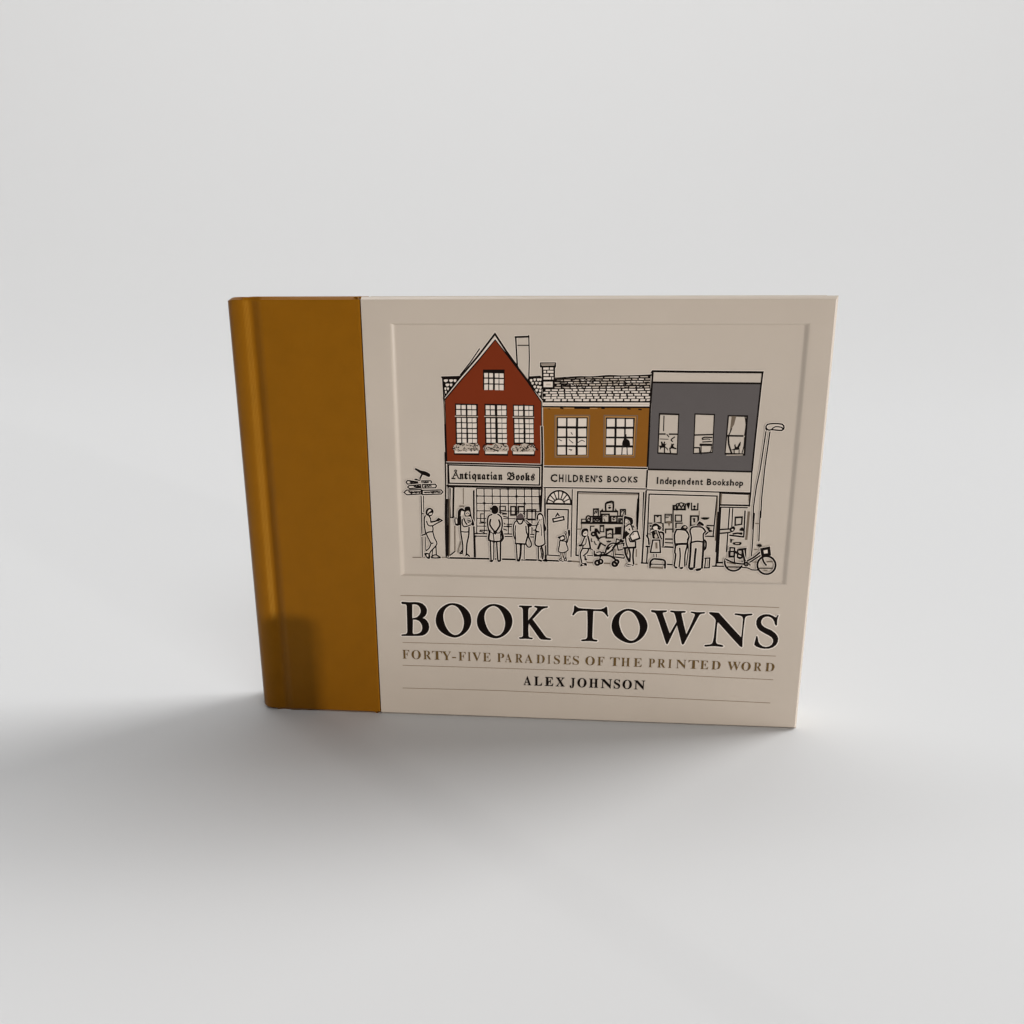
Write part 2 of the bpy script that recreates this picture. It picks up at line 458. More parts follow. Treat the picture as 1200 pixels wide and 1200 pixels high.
s00 k 29 10463 11007 10455 11028 10452 11052 10470 11068 10490 11077
s00 k 17 10610 11233 10616 11221 10619 11208 10610 11199 10600 11192
s00 k 27 11002 11162 10989 11171 10977 11184 10980 11200 10986 11212
s00 k 27 10457 11153 10441 11144 10421 11138 10402 11148 10389 11160
s00 k 20 10825 11107 10823 11095 10818 11083 10805 11080 10792 11080
s00 k 31 10834 11160 10823 11147 10809 11134 10789 11137 10772 11143
s00 k 21 10922 11087 10914 11070 10900 11052 10877 11052 10856 11056
s00 k 28 10652 11090 10660 11073 10664 11052 10650 11038 10634 11029
s00 k 24 10865 11021 10838 11016 10806 11015 10785 11037 10771 11059
s00 k 21 10511 11227 10527 11233 10547 11235 10562 11223 10572 11210
s00 k 21 10727 11174 10716 11179 10705 11186 10704 11198 10706 11208
s00 k 25 10960 11166 10950 11174 10942 11184 10945 11196 10950 11205
s00 k 17 10901 11219 10906 11209 10908 11199 10900 11191 10892 11186
s00 k 19 10384 11024 10359 11012 10329 11005 10303 11022 10285 11041
s00 k 30 10528 11246 10536 11233 10540 11216 10530 11204 10518 11196
s00 k 25 10804 11097 10816 11116 10834 11134 10860 11132 10883 11126
s00 k 26 11111 11156 11082 11158 11051 11166 11037 11192 11031 11216
s00 k 28 10831 11127 10818 11115 10801 11105 10782 11111 10766 11119
s00 k 16 10457 11088 10467 11101 10482 11112 10501 11108 10516 11102
s00 k 25 10317 11029 10300 11037 10284 11049 10284 11067 10288 11083
s00 k 26 10857 11192 10866 11215 10881 11237 10910 11240 10935 11237
s00 k 24 10677 11124 10692 11107 10704 11085 10694 11065 10680 11049
s00 k 23 10319 11241 10343 11241 10370 11236 10383 11215 10389 11195
s00 k 27 10820 11176 10823 11193 10830 11210 10849 11216 10867 11217
s00 k 29 11113 11166 11094 11159 11071 11155 11054 11169 11041 11183
s00 k 37 8036 11066 8143 11094
s00 k 44 11105 11156 11221 11051
s00 k2 37 7792 12835 7783 12782 7772 12707 7766 12626 7772 12546 7784 12461 7791 12364 7787 12235 7778 12095 7771 11995
f01 p 0 7809 10507 11371 10481 11377 9652 7815 9650
s01 k 69 7798 10523 9518 10509 11382 10481
s11 k 62 7877 10454 11293 10404 11286 9732 7887 9750
s01 k 69 7804 9655 9510 9649 11387 9647
s01 k 59 7765 10928 7764 10588 7761 10101 7755 9621 7742 9220 7726 8828 7713 8396 7708 7835 7707 7231 7707 6800
s01 k 47 7851 10497 7834 8399 7785 6814
s01 k 81 11362 11925 11390 10867 11377 9570 11340 8688
s01 k 69 7852 9623 11324 9624
s01 k 75 7915 9558 7886 8937 7895 8422
s01 k 81 8056 9560 8013 8425
s01 k 62 7820 9633 8078 9582
s01 k2 31 8423 9566 8411 8946
s01 k 56 7899 8400 8270 8407
s01 k2 47 8067 8076 8049 7050
s01 k 56 8044 7050 7842 6884
s01 k2 50 7883 9126 7868 8005 7831 6884
s01 k 69 7786 9124 7769 8003 7758 6882
s01 k2 31 6395 6781 6841 6787 7774 6809
s01 k 81 7762 6790 8155 6790 8712 6789 9335 6788 10031 6786 10883 6781 11569 6777
s01 k 75 8816 9473 8798 8023 8806 6861
f01 p 0 8933 9563 11218 9600 11227 7848 8908 7799
s01 k 47 8920 9552 8921 8699 8903 7799
s01 k 47 9204 9557 9207 8704 9192 7805
s01 k 47 9511 9562 9516 8710 9503 7812
s01 k 47 9811 9566 9818 8716 9808 7818
s01 k 47 10111 9571 10120 8721 10112 7825
s01 k 47 10421 9576 10432 8727 10426 7831
s01 k 47 10720 9581 10733 8733 10730 7837
s01 k 47 10996 9586 11012 8738 11011 7843
s01 k 47 11273 9590 11291 8743 11291 7849
s01 k 44 8918 9556 10152 9563 11345 9569
s01 k 44 8914 9270 10150 9277 11347 9285
s01 k 44 8910 8988 10149 8997 11349 9005
s01 k 44 8906 8692 10148 8702 11351 8711
s01 k 44 8901 8394 10147 8405 11352 8415
s01 k 44 8897 8089 10146 8100 11354 8111
s01 k 56 8838 7787 9361 7791 10318 7802 11356 7801
s01 k 56 8836 7689 9360 7691 10318 7702 11357 7697
s10 k 47 9794 8882 10009 8886 10008 8719 9792 8715
s10 k 62 10213 8878 10390 8882 10389 8566 10212 8563
s10 k 41 9066 8572 9197 8575 9193 8256 9062 8254
s00 k 47 9018 8208 9301 8227
s00 k 47 9036 7927 9363 7922
s00 k 47 9749 8652 10061 8598
s00 k 47 9889 8579 10040 8582
s00 k 47 10059 8184 10319 8189
s00 k 47 9931 8495 10104 8453
s00 k 47 9014 7892 9188 7839
s00 k 47 9887 8270 9994 8183
s00 k 47 9907 8001 10058 7948
s10 k 59 10213 8878 10413 8882 10413 8549 10212 8545
s10 k 69 10495 8884 10722 8888 10722 8595 10494 8590
s10 k 62 10825 8765 11147 8771 11149 8384 10826 8378
s00 k 47 10890 8702 11104 8706
s00 k 47 10092 8184 10308 8189
s00 k 47 9896 8091 10286 8094
s00 k 47 10804 8389 11192 8396
s01 k 93 11336 9317 11336 8655
s01 k 53 11486 9210 11492 8458
s01 k 50 8836 7662 8815 6849
s00 k 41 8092 10207 8111 10236 8137 10261 8167 10253 8187 10232 8172 10206 8150 10184
s00 k 50 8145 10207 8240 9954 8293 9933
s00 k 44 8138 10162 8033 9950
s00 k 56 7991 9935 8121 9931
s00 k 41 8074 10056 8207 10064'''),
 'printed_house:ochre': (0, '''s01 k 50 10914 13729 11299 13757
s01 k 47 11811 13703 11947 13709 12140 13718 12321 13726 12464 13735 12596 13743 12728 13749 12856 13746 12984 13740 13134 13741 13321 13757 13531 13779 13740 13794 13932 13791 14123 13781 14347 13777 14656 13789 14998 13808 15240 13822
s11 k 69 11306 14217 11826 14219 11827 14098 11307 14096
s01 k 69 11368 14096 11384 13298
s01 k 69 11796 14098 11794 13326
f00 k 0 11373 13298 11815 13327 11811 13673 12728 13718 13741 13764 15226 13792 15250 12839 11387 12810
f00 k 0 11306 14217 11826 14219 11807 14078 11805 13301 11373 13298 11358 14076
s00 w2 31 11322 14187 11806 14198
s00 w2 25 11347 14141 11786 14153
f00 w 0 11399 14061 11593 14071 11594 13991 11400 13990
f00 w 0 11634 14068 11756 14068 11757 13992 11634 13991
f00 w 0 11410 13951 11502 13954 11503 13879 11411 13879
f00 w 0 11543 13956 11767 13952 11768 13880 11543 13879
f00 w 0 11411 13841 11595 13840 11595 13763 11411 13762
f00 w 0 11646 13841 11758 13840 11759 13764 11647 13763
f00 w 0 11412 13720 11683 13720 11684 13642 11412 13640
f00 w 0 11719 13723 11770 13722 11771 13642 11719 13642
f00 w 0 11413 13559 11741 13561 11743 13367 11414 13365
f00 w2 0 11506 13488 11670 13489 11670 13428 11506 13427
f00 w2 0 11811 13714 12154 13718 12167 13673 11823 13672
f00 w2 0 12219 13730 12525 13728 12530 13683 12225 13674
f00 w2 0 12581 13733 12845 13732 12858 13691 12594 13689
f00 w2 0 12904 13735 13144 13742 13156 13695 12915 13689
f00 w2 0 13204 13744 13535 13754 13525 13701 13193 13705
f00 w2 0 13595 13759 13895 13752 13896 13712 13596 13706
f00 w 0 13934 13758 14149 13770 14145 13720 13930 13715
f00 w 0 14194 13769 14445 13771 14433 13730 14182 13724
f00 w 0 14495 13773 14801 13776 14794 13730 14488 13734
f00 w2 0 14853 13785 15115 13787 15131 13739 14869 13740
f00 w2 0 11893 13624 12112 13626 12107 13593 11889 13585
f00 w2 0 12149 13637 12381 13637 12388 13599 12156 13589
f00 w2 0 12435 13635 12681 13636 12680 13598 12433 13598
f00 w 0 12744 13645 12942 13645 12951 13605 12753 13608
f00 w2 0 12981 13654 13226 13649 13227 13616 12982 13615
f00 w2 0 13278 13653 13492 13662 13478 13619 13264 13623
f00 w2 0 13539 13668 13755 13660 13747 13619 13530 13623
f00 w2 0 13806 13670 14060 13674 14060 13633 13805 13630
f00 w2 0 14098 13680 14309 13678 14321 13632 14110 13630
f00 w2 0 14354 13679 14534 13677 14529 13644 14349 13643
f00 w2 0 14587 13687 14758 13684 14761 13644 14590 13644
f00 w 0 14817 13695 14994 13687 14989 13647 14812 13646
f00 w2 0 15041 13691 15205 13694 15214 13662 15050 13657
f00 w2 0 11812 13544 12005 13536 12018 13505 11826 13497
f00 w2 0 12050 13544 12245 13544 12231 13509 12037 13510
f00 w 0 12299 13549 12466 13551 12458 13512 12292 13514
f00 w2 0 12508 13550 12707 13555 12698 13517 12499 13508
f00 w2 0 12759 13555 12916 13557 12909 13525 12753 13523
f00 w 0 12971 13568 13160 13565 13160 13523 12972 13517
f00 w 0 13214 13567 13409 13567 13410 13531 13215 13522
f00 w2 0 13466 13577 13674 13569 13689 13533 13481 13531
f00 w2 0 13710 13572 13858 13573 13855 13538 13707 13536
f00 w2 0 13911 13584 14101 13584 14117 13544 13927 13546
f00 w2 0 14142 13585 14300 13581 14291 13548 14133 13540
f00 w 0 14342 13591 14516 13588 14507 13549 14333 13553
f00 w 0 14553 13600 14701 13600 14704 13553 14556 13557
f00 w 0 14737 13603 14952 13595 14961 13559 14746 13559
f00 w2 0 14993 13605 15208 13608 15212 13566 14997 13565
f00 w2 0 11895 13465 12103 13459 12098 13419 11889 13416
f00 w2 0 12141 13468 12344 13472 12336 13425 12133 13423
f00 w 0 12394 13472 12559 13475 12570 13426 12404 13431
f00 w2 0 12604 13477 12770 13478 12782 13430 12615 13427
f00 w2 0 12815 13485 13010 13486 12996 13436 12802 13437
f00 w2 0 13063 13487 13262 13489 13270 13436 13071 13438
f00 w2 0 13304 13484 13470 13494 13458 13439 13292 13442
f00 w2 0 13510 13489 13668 13489 13673 13451 13514 13446
f00 w2 0 13727 13495 13878 13497 13872 13451 13721 13446
f00 w2 0 13918 13495 14075 13504 14080 13457 13923 13453
f00 w 0 14134 13500 14313 13500 14312 13464 14134 13459
f00 w2 0 14376 13508 14573 13510 14565 13463 14367 13462
f00 w2 0 14611 13511 14815 13515 14807 13472 14603 13465
f00 w2 0 14851 13511 15064 13517 15058 13478 14846 13468
f00 w2 0 15101 13515 15212 13518 15218 13480 15107 13475
f00 w2 0 11814 13375 12033 13371 12038 13326 11819 13330
f00 w2 0 12089 13379 12334 13374 12349 13329 12104 13329
f00 w 0 12395 13375 12584 13382 12589 13333 12399 13338
f00 w 0 12650 13378 12894 13385 12899 13344 12655 13335
f00 w 0 12945 13384 13128 13390 13120 13343 12938 13341
f00 w2 0 13175 13390 13397 13399 13384 13347 13161 13341
f00 w2 0 13458 13394 13637 13394 13628 13358 13449 13354
f00 w 0 13688 13396 13933 13406 13933 13352 13688 13352
f00 w2 0 13992 13408 14174 13403 14165 13365 13983 13359
f00 w2 0 14212 13404 14438 13408 14428 13363 14202 13368
f00 w2 0 14498 13410 14713 13418 14702 13366 14487 13367
f00 w 0 14760 13413 14950 13418 14952 13375 14762 13370
f00 w2 0 15015 13421 15180 13426 15194 13381 15029 13374
f00 w 0 11497 13283 11663 13281 11651 13232 11485 13232
f00 w 0 11707 13286 11925 13286 11934 13232 11716 13235
f00 w 0 11984 13287 12142 13294 12135 13244 11978 13235
f00 w 0 12195 13293 12419 13288 12430 13237 12207 13235
f00 w 0 12464 13299 12628 13302 12637 13242 12473 13242
f00 w 0 12684 13301 12852 13299 12860 13246 12691 13249
f00 w 0 12899 13297 13140 13308 13146 13249 12904 13254
f00 w 0 13185 13304 13407 13307 13417 13256 13195 13253
f00 w 0 13449 13314 13643 13312 13643 13257 13448 13265
f00 w 0 13689 13318 13939 13310 13953 13259 13703 13261
f00 w 0 13981 13317 14184 13323 14175 13269 13971 13271
f00 w 0 14240 13317 14430 13326 14443 13269 14252 13267
f00 w 0 14474 13327 14712 13324 14701 13271 14463 13268
f00 w 0 14765 13323 14993 13332 15008 13280 14780 13275
f00 w 0 15044 13334 15207 13338 15221 13285 15058 13288
f00 w 0 11415 13190 11588 13199 11573 13139 11400 13141
f00 w 0 11634 13201 11887 13196 11894 13141 11642 13138
f00 w 0 11935 13203 12137 13206 12150 13146 11948 13144
f00 w 0 12189 13210 12354 13206 12370 13153 12204 13155
f00 w 0 12397 13214 12596 13210 12583 13155 12384 13158
f00 w 0 12642 13207 12822 13208 12834 13152 12653 13156
f00 w 0 12864 13210 13085 13220 13078 13159 12857 13157
f00 w 0 13124 13216 13354 13219 13355 13160 13124 13167
f00 w 0 13397 13223 13622 13221 13611 13171 13386 13167
f00 w 0 13679 13225 13856 13222 13852 13170 13675 13165
f00 w 0 13906 13229 14073 13234 14087 13173 13920 13173
f00 w 0 14109 13232 14295 13234 14286 13171 14099 13180
f00 w 0 14340 13236 14498 13237 14496 13183 14338 13180
f00 w 0 14559 13236 14805 13241 14808 13177 14561 13187
f00 w 0 14856 13235 15064 13241 15066 13191 14858 13190
f00 w 0 15117 13241 15223 13245 15222 13183 15116 13189
f00 w 0 11498 13109 11670 13106 11669 13046 11497 13042
f00 w 0 11720 13107 11926 13114 11914 13051 11709 13047
f00 w 0 11978 13118 12159 13110 12165 13047 11985 13046
f00 w 0 12210 13113 12408 13121 12411 13054 12213 13056
f00 w 0 12456 13121 12624 13119 12632 13058 12464 13053
f00 w 0 12682 13117 12920 13127 12934 13057 12697 13055
f00 w 0 12961 13120 13151 13131 13160 13061 12971 13058
f00 w 0 13200 13130 13384 13124 13378 13064 13194 13069
f00 w 0 13443 13125 13687 13130 13681 13075 13437 13070
f00 w 0 13733 13134 13914 13129 13919 13074 13739 13071
f00 w 0 13976 13131 14137 13135 14133 13071 13972 13080
f00 w 0 14196 13140 14383 13139 14379 13074 14193 13075
f00 w 0 14439 13142 14622 13138 14630 13080 14447 13084
f00 w 0 14669 13147 14897 13149 14904 13081 14676 13087
f00 w 0 14948 13152 15187 13143 15180 13083 14941 13083
f00 w 0 11417 13013 11663 13014 11663 12950 11416 12948
f00 w 0 11701 13017 11881 13028 11884 12950 11703 12949
f00 w 0 11918 13025 12155 13023 12163 12962 11926 12957
f00 w 0 12219 13028 12424 13025 12425 12960 12220 12960
f00 w 0 12476 13030 12702 13033 12717 12966 12490 12964
f00 w 0 12754 13031 12928 13038 12919 12966 12746 12959
f00 w 0 12972 13030 13194 13029 13201 12968 12979 12970
f00 w 0 13252 13041 13427 13040 13426 12973 13251 12967
f00 w 0 13490 13040 13658 13041 13673 12978 13505 12974
f00 w 0 13694 13039 13892 13044 13900 12969 13702 12968
f00 w 0 13946 13047 14134 13040 14132 12975 13945 12973
f00 w 0 14189 13046 14398 13048 14400 12984 14192 12977
f00 w 0 14451 13041 14704 13054 14704 12982 14451 12980
f00 w 0 14757 13047 15006 13047 15011 12979 14761 12988
f00 w 0 15066 13049 15231 13059 15240 12993 15076 12982
f00 w 0 11500 12931 11753 12933 11742 12872 11489 12863
f00 w 0 11797 12932 12029 12935 12019 12866 11787 12865
f00 w 0 12089 12938 12255 12939 12244 12871 12078 12868
f00 w 0 12301 12940 12497 12939 12492 12868 12296 12875
f00 w 0 12558 12939 12796 12940 12795 12871 12556 12879
f00 w 0 12849 12938 13061 12947 13055 12875 12844 12872
f00 w 0 13122 12948 13301 12942 13306 12885 13127 12879
f00 w 0 13364 12944 13532 12951 13527 12875 13359 12882
f00 w 0 13583 12953 13790 12949 13794 12883 13587 12886
f00 w 0 13832 12953 14001 12951 14002 12883 13833 12882
f00 w 0 14044 12951 14267 12959 14274 12893 14050 12888
f00 w 0 14321 12949 14514 12953 14523 12894 14331 12886
f00 w 0 14574 12955 14832 12961 14821 12891 14563 12891
f00 w 0 14894 12956 15068 12956 15061 12896 14887 12886
f00 w 0 15123 12957 15235 12960 15223 12900 15111 12898
s00 k 29 15086 13567 15161 13574
s00 k 20 13398 13636 13504 13663
s00 k 29 13204 13634 13281 13622
s00 k 35 14309 13379 14422 13368
s00 k 28 15040 13511 15124 13526
s00 k 30 12107 13421 12258 13444
s00 k 25 12671 13559 12738 13547
s00 k 25 13091 13622 13197 13658
s00 k 30 13907 13394 14033 13430
s00 k 33 12030 13421 12098 13443
s00 k 23 12684 13453 12824 13433
s00 k 34 12872 13483 12948 13507
s00 k 22 13806 13365 13904 13405
s00 k 36 12476 13408 12554 13426
s00 k 26 12187 13457 12319 13473
s00 k 20 13455 13421 13531 13395
s00 k 35 14830 13388 14899 13407
s00 k 29 12873 13608 12960 13642
s00 k 26 14277 13573 14372 13560
s00 k 26 14688 13386 14824 13364
s00 k 19 13819 13528 13911 13489
s00 k 34 12783 13365 12915 13332
s00 k 30 13535 13402 13662 13437
s00 k 21 12115 13428 12203 13466
s00 k 37 14856 13414 15003 13415
s00 k 27 13057 13560 13140 13542
s00 k 29 12679 13378 12742 13394
s00 k 32 12441 13469 12526 13445
s00 k 20 12307 13470 12389 13460
s00 k 33 14053 13517 14145 13511
s00 k 26 12245 13438 12356 13439
s00 k 30 12589 13408 12686 13447
s00 k 27 12125 13414 12201 13388
s00 k 23 12047 13528 12196 13538
s00 k 27 14136 13621 14195 13615
s00 k 29 14496 13469 14624 13463
s00 k 33 12038 13450 12153 13447
s00 k 34 15042 13560 15145 13563
s00 k 31 13166 13617 13275 13595
s00 k 27 14934 13374 15013 13407
s00 k 33 14261 13477 14408 13499
s00 k 21 12388 13604 12529 13630
s00 k 19 12892 13484 13007 13475
s00 k 28 11889 13601 12034 13604
s00 k 21 12388 13604 12459 13641
s00 k 30 14233 13440 14293 13428
s00 k 31 13133 13540 13223 13579
s00 k 36 12040 13361 12163 13334
s00 k 29 13993 13554 14086 13584
s00 k 28 12328 13389 12448 13410
s00 k 27 12707 13617 12853 13585
s00 k 28 13855 13410 13979 13403
s00 k 29 13479 13598 13560 13573
s00 k 26 14489 13444 14557 13483
s00 k 27 12405 13579 12456 13614
s00 k 31 12030 13499 12161 13469
s00 k 28 11960 13494 12061 13528
s00 k 30 12433 13413 12510 13413
s00 k 22 14546 13501 14636 13468
s00 k 29 14679 13478 14743 13454
s00 k 50 11811 13673 12728 13728 13741 13764 15225 13802
f00 w 0 11397 12805 15250 12834 15245 12706 11398 12676
s00 w2 22 11434 12738 15232 12768
s00 k 62 11388 12660 13363 12660 15247 12665
f00 o 0 11404 12639 15237 12650 15213 10449 11414 10438
s00 k 50 11564 12615 11642 12584
s00 k 50 12029 12619 12132 12599
s00 k 50 12543 12613 13083 12612
s00 k 50 13518 12620 13620 12611
s00 k 50 14447 12608 14549 12598
s00 k 50 14844 12590 14946 12581
s00 o2 31 11419 12614 13364 12609
s10 k2 31 11836 12347 13098 12359 13070 10814 11852 10798
f00 o2 0 11862 12316 13063 12327 13048 10846 11878 10830
f00 k 0 11893 12275 13028 12285 13021 10877 11904 10852
f00 w 0 11951 12241 12238 12243 12241 11954 11955 11950
f00 w 0 11953 11867 12235 11866 12239 11577 11952 11572
f00 w 0 11948 11507 12235 11509 12242 11254 11957 11247
f00 w 0 11948 11182 12234 11188 12245 10900 11952 10896
f00 w 0 12300 12242 12602 12242 12600 11952 12300 11952
f00 w 0 12297 11864 12597 11866 12602 11579 12306 11574
f00 w 0 12299 11510 12604 11514 12608 11253 12304 11248
f00 w 0 12303 11181 12599 11182 12605 10900 12305 10897
f00 w 0 12683 12241 12983 12245 12986 11950 12683 11946
f00 w 0 12681 11866 12978 11874 12986 11580 12689 11577
f00 w 0 12686 11509 12985 11516 12987 11255 12685 11251
f00 w 0 12688 11181 12983 11182 12992 10908 12695 10898
s10 k2 31 13616 12363 14812 12363 14765 10836 13641 10832
f00 o2 0 13648 12327 14762 12327 14732 10878 13677 10864
f00 k 0 13675 12286 14723 12280 14700 10909 13702 10886
f00 w 0 13721 12234 14003 12239 14010 11956 13729 11951
f00 w 0 13720 11868 13998 11868 14006 11587 13725 11583
f00 w 0 13717 11518 14004 11519 14010 11274 13725 11272
f00 w 0 13720 11189 14000 11193 14005 10929 13722 10925
f00 w 0 14076 12237 14351 12239 14355 11959 14086 11953
f00 w 0 14080 11873 14348 11872 14358 11591 14089 11585
f00 w 0 14081 11522 14348 11520 14355 11273 14084 11270
f00 w 0 14076 11187 14351 11194 14359 10925 14083 10919
f00 w 0 14406 12231 14661 12236 14668 11958 14416 11952
f00 w 0 14410 11871 14663 11876 14670 11594 14417 11591
f00 w 0 14413 11518 14663 11520 14676 11275 14419 11270
f00 w 0 14410 11184 14668 11190 14673 10931 14425 10922
s00 k 31 12355 11462 12513 11332
s00 k 31 12669 11334 12740 11391 12823 11441 12885 11422 12928 11390
s00 k 31 12361 11092 12416 11090 12465 11083 12451 11061 12424 11040
s00 k 31 11991 11458 12096 11407
s00 k 31 12429 11726 12482 11648
f00 k 0 14298 11353 14307 11401 14323 11449 14346 11485 14375 11506 14411 11515 14448 11512 14485 11497 14523 11470 14553 11435 14573 11385 14586 11326 14584 11277 14563 11245 14528 11224 14494 11213 14464 11220 14434 11239 14405 11249 14374 11235 14342 11213 14319 11211 14304 11245 14298 11300
s00 k 41 14304 11195 14297 10931
s00 k 41 14474 11197 14493 10933
s00 k 50 14417 11669 14433 11486
f00 w 0 14341 11159 14400 11197 14459 11181 14469 11072 14451 10959 14399 10926 14348 10947 14330 11051
s00 k 62 11409 10427 13208 10431 15225 10427
f01 p 0 11414 10417 15215 10406 15214 9643 11409 9647
s01 k 69 11403 10427 13208 10431 15225 10417
s01 k 56 11393 9636 13226 9644 15214 9643
s01 k 53 11494 9616 11537 6804
s01 k 50 12510 9588 12505 6941
f01 w 0 11573 9019 11592 9217 11724 9423 12014 9526 12307 9432 12453 9232 12477 9024
s01 k 72 11567 9019 11578 9131 11611 9237 11664 9332 11734 9413 11819 9473 11914 9512 12014 9526 12114 9515 12210 9480 12296 9422 12369 9344 12424 9251 12459 9146 12472 9035
s01 k 47 11839 9084 11598 9189
s01 k 47 11876 9142 11685 9352
s01 k 47 11937 9185 11827 9471
s01 k 47 12011 9203 11999 9520
s01 k 47 12087 9192 12174 9490
s01 k 47 12151 9156 12325 9387
s01 k 47 12195 9099 12428 9227
s01 k 56 11818 9023 11827 9078 11855 9128 11900 9167 11956 9193 12018 9203 12080 9195 12137 9171 12182 9133 12211 9085 12222 9031
s01 k 87 11551 9019 12020 9016 12499 9013
s01 k 62 11622 6978 11596 8804 12374 8796 12365 7984
s01 k 56 11622 6989 12072 6971
s01 w2 31 11639 6864 11938 6871
s01 k 56 11535 6976 11558 6788
s01 k 75 11395 6801 11558 6776 12047 6765 12535 6765
s01 k2 56 12535 6765 12914 6740 13507 6720 14045 6710
s01 k2 44 14582 6706 15010 6699
s01 k 62 11888 8488 11973 8645 12060 8518
f01 w 0 11796 8430 12197 8527 12220 8405 11819 8308
s11 k 65 11796 8430 12197 8527 12220 8405 11819 8308
s01 k 65 12693 7003 12713 9494 14971 9477 14944 8204
s01 k2 34 12756 9429 14936 9422
s01 k 65 12693 7003 12882 6990
s01 k 69 14948 9248 14967 8037
s01 k2 37 14961 7298 14967 7005
s01 k 72 15151 9512 15161 8595 15179 6760
s01 k2 37 12717 8047 12878 8050
s01 k2 34 12870 8451 12884 8062
s01 k 59 12703 7009 12844 7012
s01 k 47 13102 7007 13403 7009
s00 k 69 13775 8778 13760 8911 13761 9052 13810 9105 13881 9125 13967 9152 14039 9127 14051 8956 14043 8783
s00 k 41 13788 9053 13838 9075 13903 9094 13968 9089 14019 9079
f00 k 0 13831 9021 13849 9009 13885 8993 13928 9006 13958 9016 13942 8987 13907 8963 13862 8990
f00 k 0 13845 8900 13868 8928 13907 8945 13949 8936 13976 8914 13951 8878 13910 8853 13869 8870
s00 k 75 13564 8752 14218 8764
f00 k 0 13564 8752 13656 8879 13657 8831 13701 8754
f00 k 0 14223 8764 14120 8888 14122 8828 14102 8762
s00 k 44 13575 8741 13579 8553
s00 k 44 14214 8753 14223 8599
s10 k 50 13314 8829 13498 8850 13499 8563 13320 8560
s00 k 69 13308 8833 13500 8845
s00 k 37 13365 8649 13371 8722 13383 8782 13412 8727 13439 8672 13446 8732 13446 8805
s10 k 59 14315 8830 14496 8837 14501 8582 14319 8579
s00 k 69 14311 8832 14500 8840
s00 k 34 14356 8734 14373 8769 14396 8800 14429 8798 14450 8768 14429 8694 14402 8624
s00 k 72 13208 8544 13579 8551
s00 k 69 14224 8577 14509 8578
s10 k 69 13630 8643 13899 8648 13908 8327 13638 8322
s00 k 31 13685 8566 13701 8579 13727 8589 13772 8581 13812 8569
s00 k 31 13708 8478 13754 8368
f00 k2 0 13918 8571 13964 8576 13971 8339 13920 8338
s10 k 62 13964 8572 14192 8576 14199 8351 13971 8346
f00 k 0 14027 8462 14029 8493 14040 8528 14056 8551 14080 8558 14109 8554 14130 8542 14139 8520 14139 8491 14132 8464 14116 8440 14092 8418 14071 8408 14052 8417 14035 8438
f00 w2 0 14123 8486 14121 8475 14113 8465 14101 8460 14088 8460 14076 8465 14067 8474 14064 8485 14067 8497 14075 8506 14086 8512 14100 8512 14112 8507 14120 8498
s10 k 62 13305 8482 13577 8487 13581 8332 13309 8326
s00 k 56 13327 8449 13362 8456 13412 8462 13481 8458 13539 8453
s00 k 50 13351 8349 13366 8385 13392 8417 13433 8402 13477 8385 13514 8406 13540 8431
s10 k 44 12881 8436 13047 8439 13049 8321 12883 8318
s10 k 62 13052 8377 13046 8453 13060 8532 13098 8567 13144 8574 13182 8555 13209 8513 13216 8438 13206 8369 13171 8352 13127 8356 13084 8356
s00 k 41 13094 8400 13118 8449 13146 8490 13166 8462 13179 8424
s10 k 62 14269 8478 14470 8482 14475 8327 14274 8323
s00 k 56 14315 8368 14327 8407 14344 8446 14372 8463 14397 8459 14407 8415 14410 8370
s00 k 84 12867 8289 13522 8297 14476 8307
s00 w2 31 12906 8218 13524 8226
s00 k 50 13355 8172 13217 8169 13221 7979
s10 k 50 13577 8209 13711 8212 13718 7962 13584 7960
s00 k 37 13610 8166 13674 8167
f00 k 0 13811 7991 13812 8031 13836 8077 13878 8101 13931 8114 13989 8116 14037 8103 14057 8059 14052 8019 14008 8020 13954 8028 13922 8011 13891 7993 13846 7985
s10 k 69 13809 8069 14049 8074 14059 7728 13818 7723
s00 k 41 13874 7858 13913 7884 13958 7905 13985 7886 14002 7861
s00 k 37 13870 7992 13932 8061
s10 k 50 14153 8132 14350 8149 14344 7913 14160 7900
s00 k 44 14170 7932 14175 7960 14180 7999 14177 8045 14173 8088 14181 8110 14189 8122
s00 k 44 14195 7932 14201 7960 14206 7999 14202 8046 14199 8088 14206 8111 14215 8122
s00 k 44 14221 7933 14226 7961 14231 8000 14227 8046 14224 8089 14232 8111 14240 8123
s00 k 44 14246 7933 14252 7961 14257 8000 14253 8047 14250 8089 14257 8112 14266 8123
s00 k 44 14272 7934 14277 7962 14282 8001 14278 8048 14275 8090 14283 8112 14291 8124
s00 k 44 14297 7934 14303 7962 14308 8001 14304 8048 14301 8090 14308 8113 14317 8124
s00 k 44 14322 7935 14328 7963 14333 8002 14329 8049 14326 8091 14334 8113 14342 8125
s00 k 50 14065 7880 14362 7887
s00 k 50 13838 7600 13858 7581 13882 7567 13898 7584 13913 7601 13929 7585 13946 7568 13969 7584 13988 7603
s10 k 75 13394 7866 13391 7843 13380 7823 13363 7807 13343 7799 13320 7798 13299 7806 13282 7821 13270 7841 13266 7864 13269 7887 13280 7907 13297 7922 13317 7931 13340 7931 13361 7924 13378 7909 13390 7889
s00 k 112 13426 8061 13420 8017 13413 7953 13415 7894 13429 7845 13452 7800 13476 7760 13500 7724 13524 7693 13542 7672
f00 k 0 13411 8050 13459 8100 13600 7897 13575 7870 13507 7882
s00 k 62 13542 7672 13578 7708 13632 7746 13707 7759 13770 7762
s00 k 93 13610 7527 13521 7284
s00 k 62 13610 7521 13654 7489 13714 7451 13780 7418 13833 7395
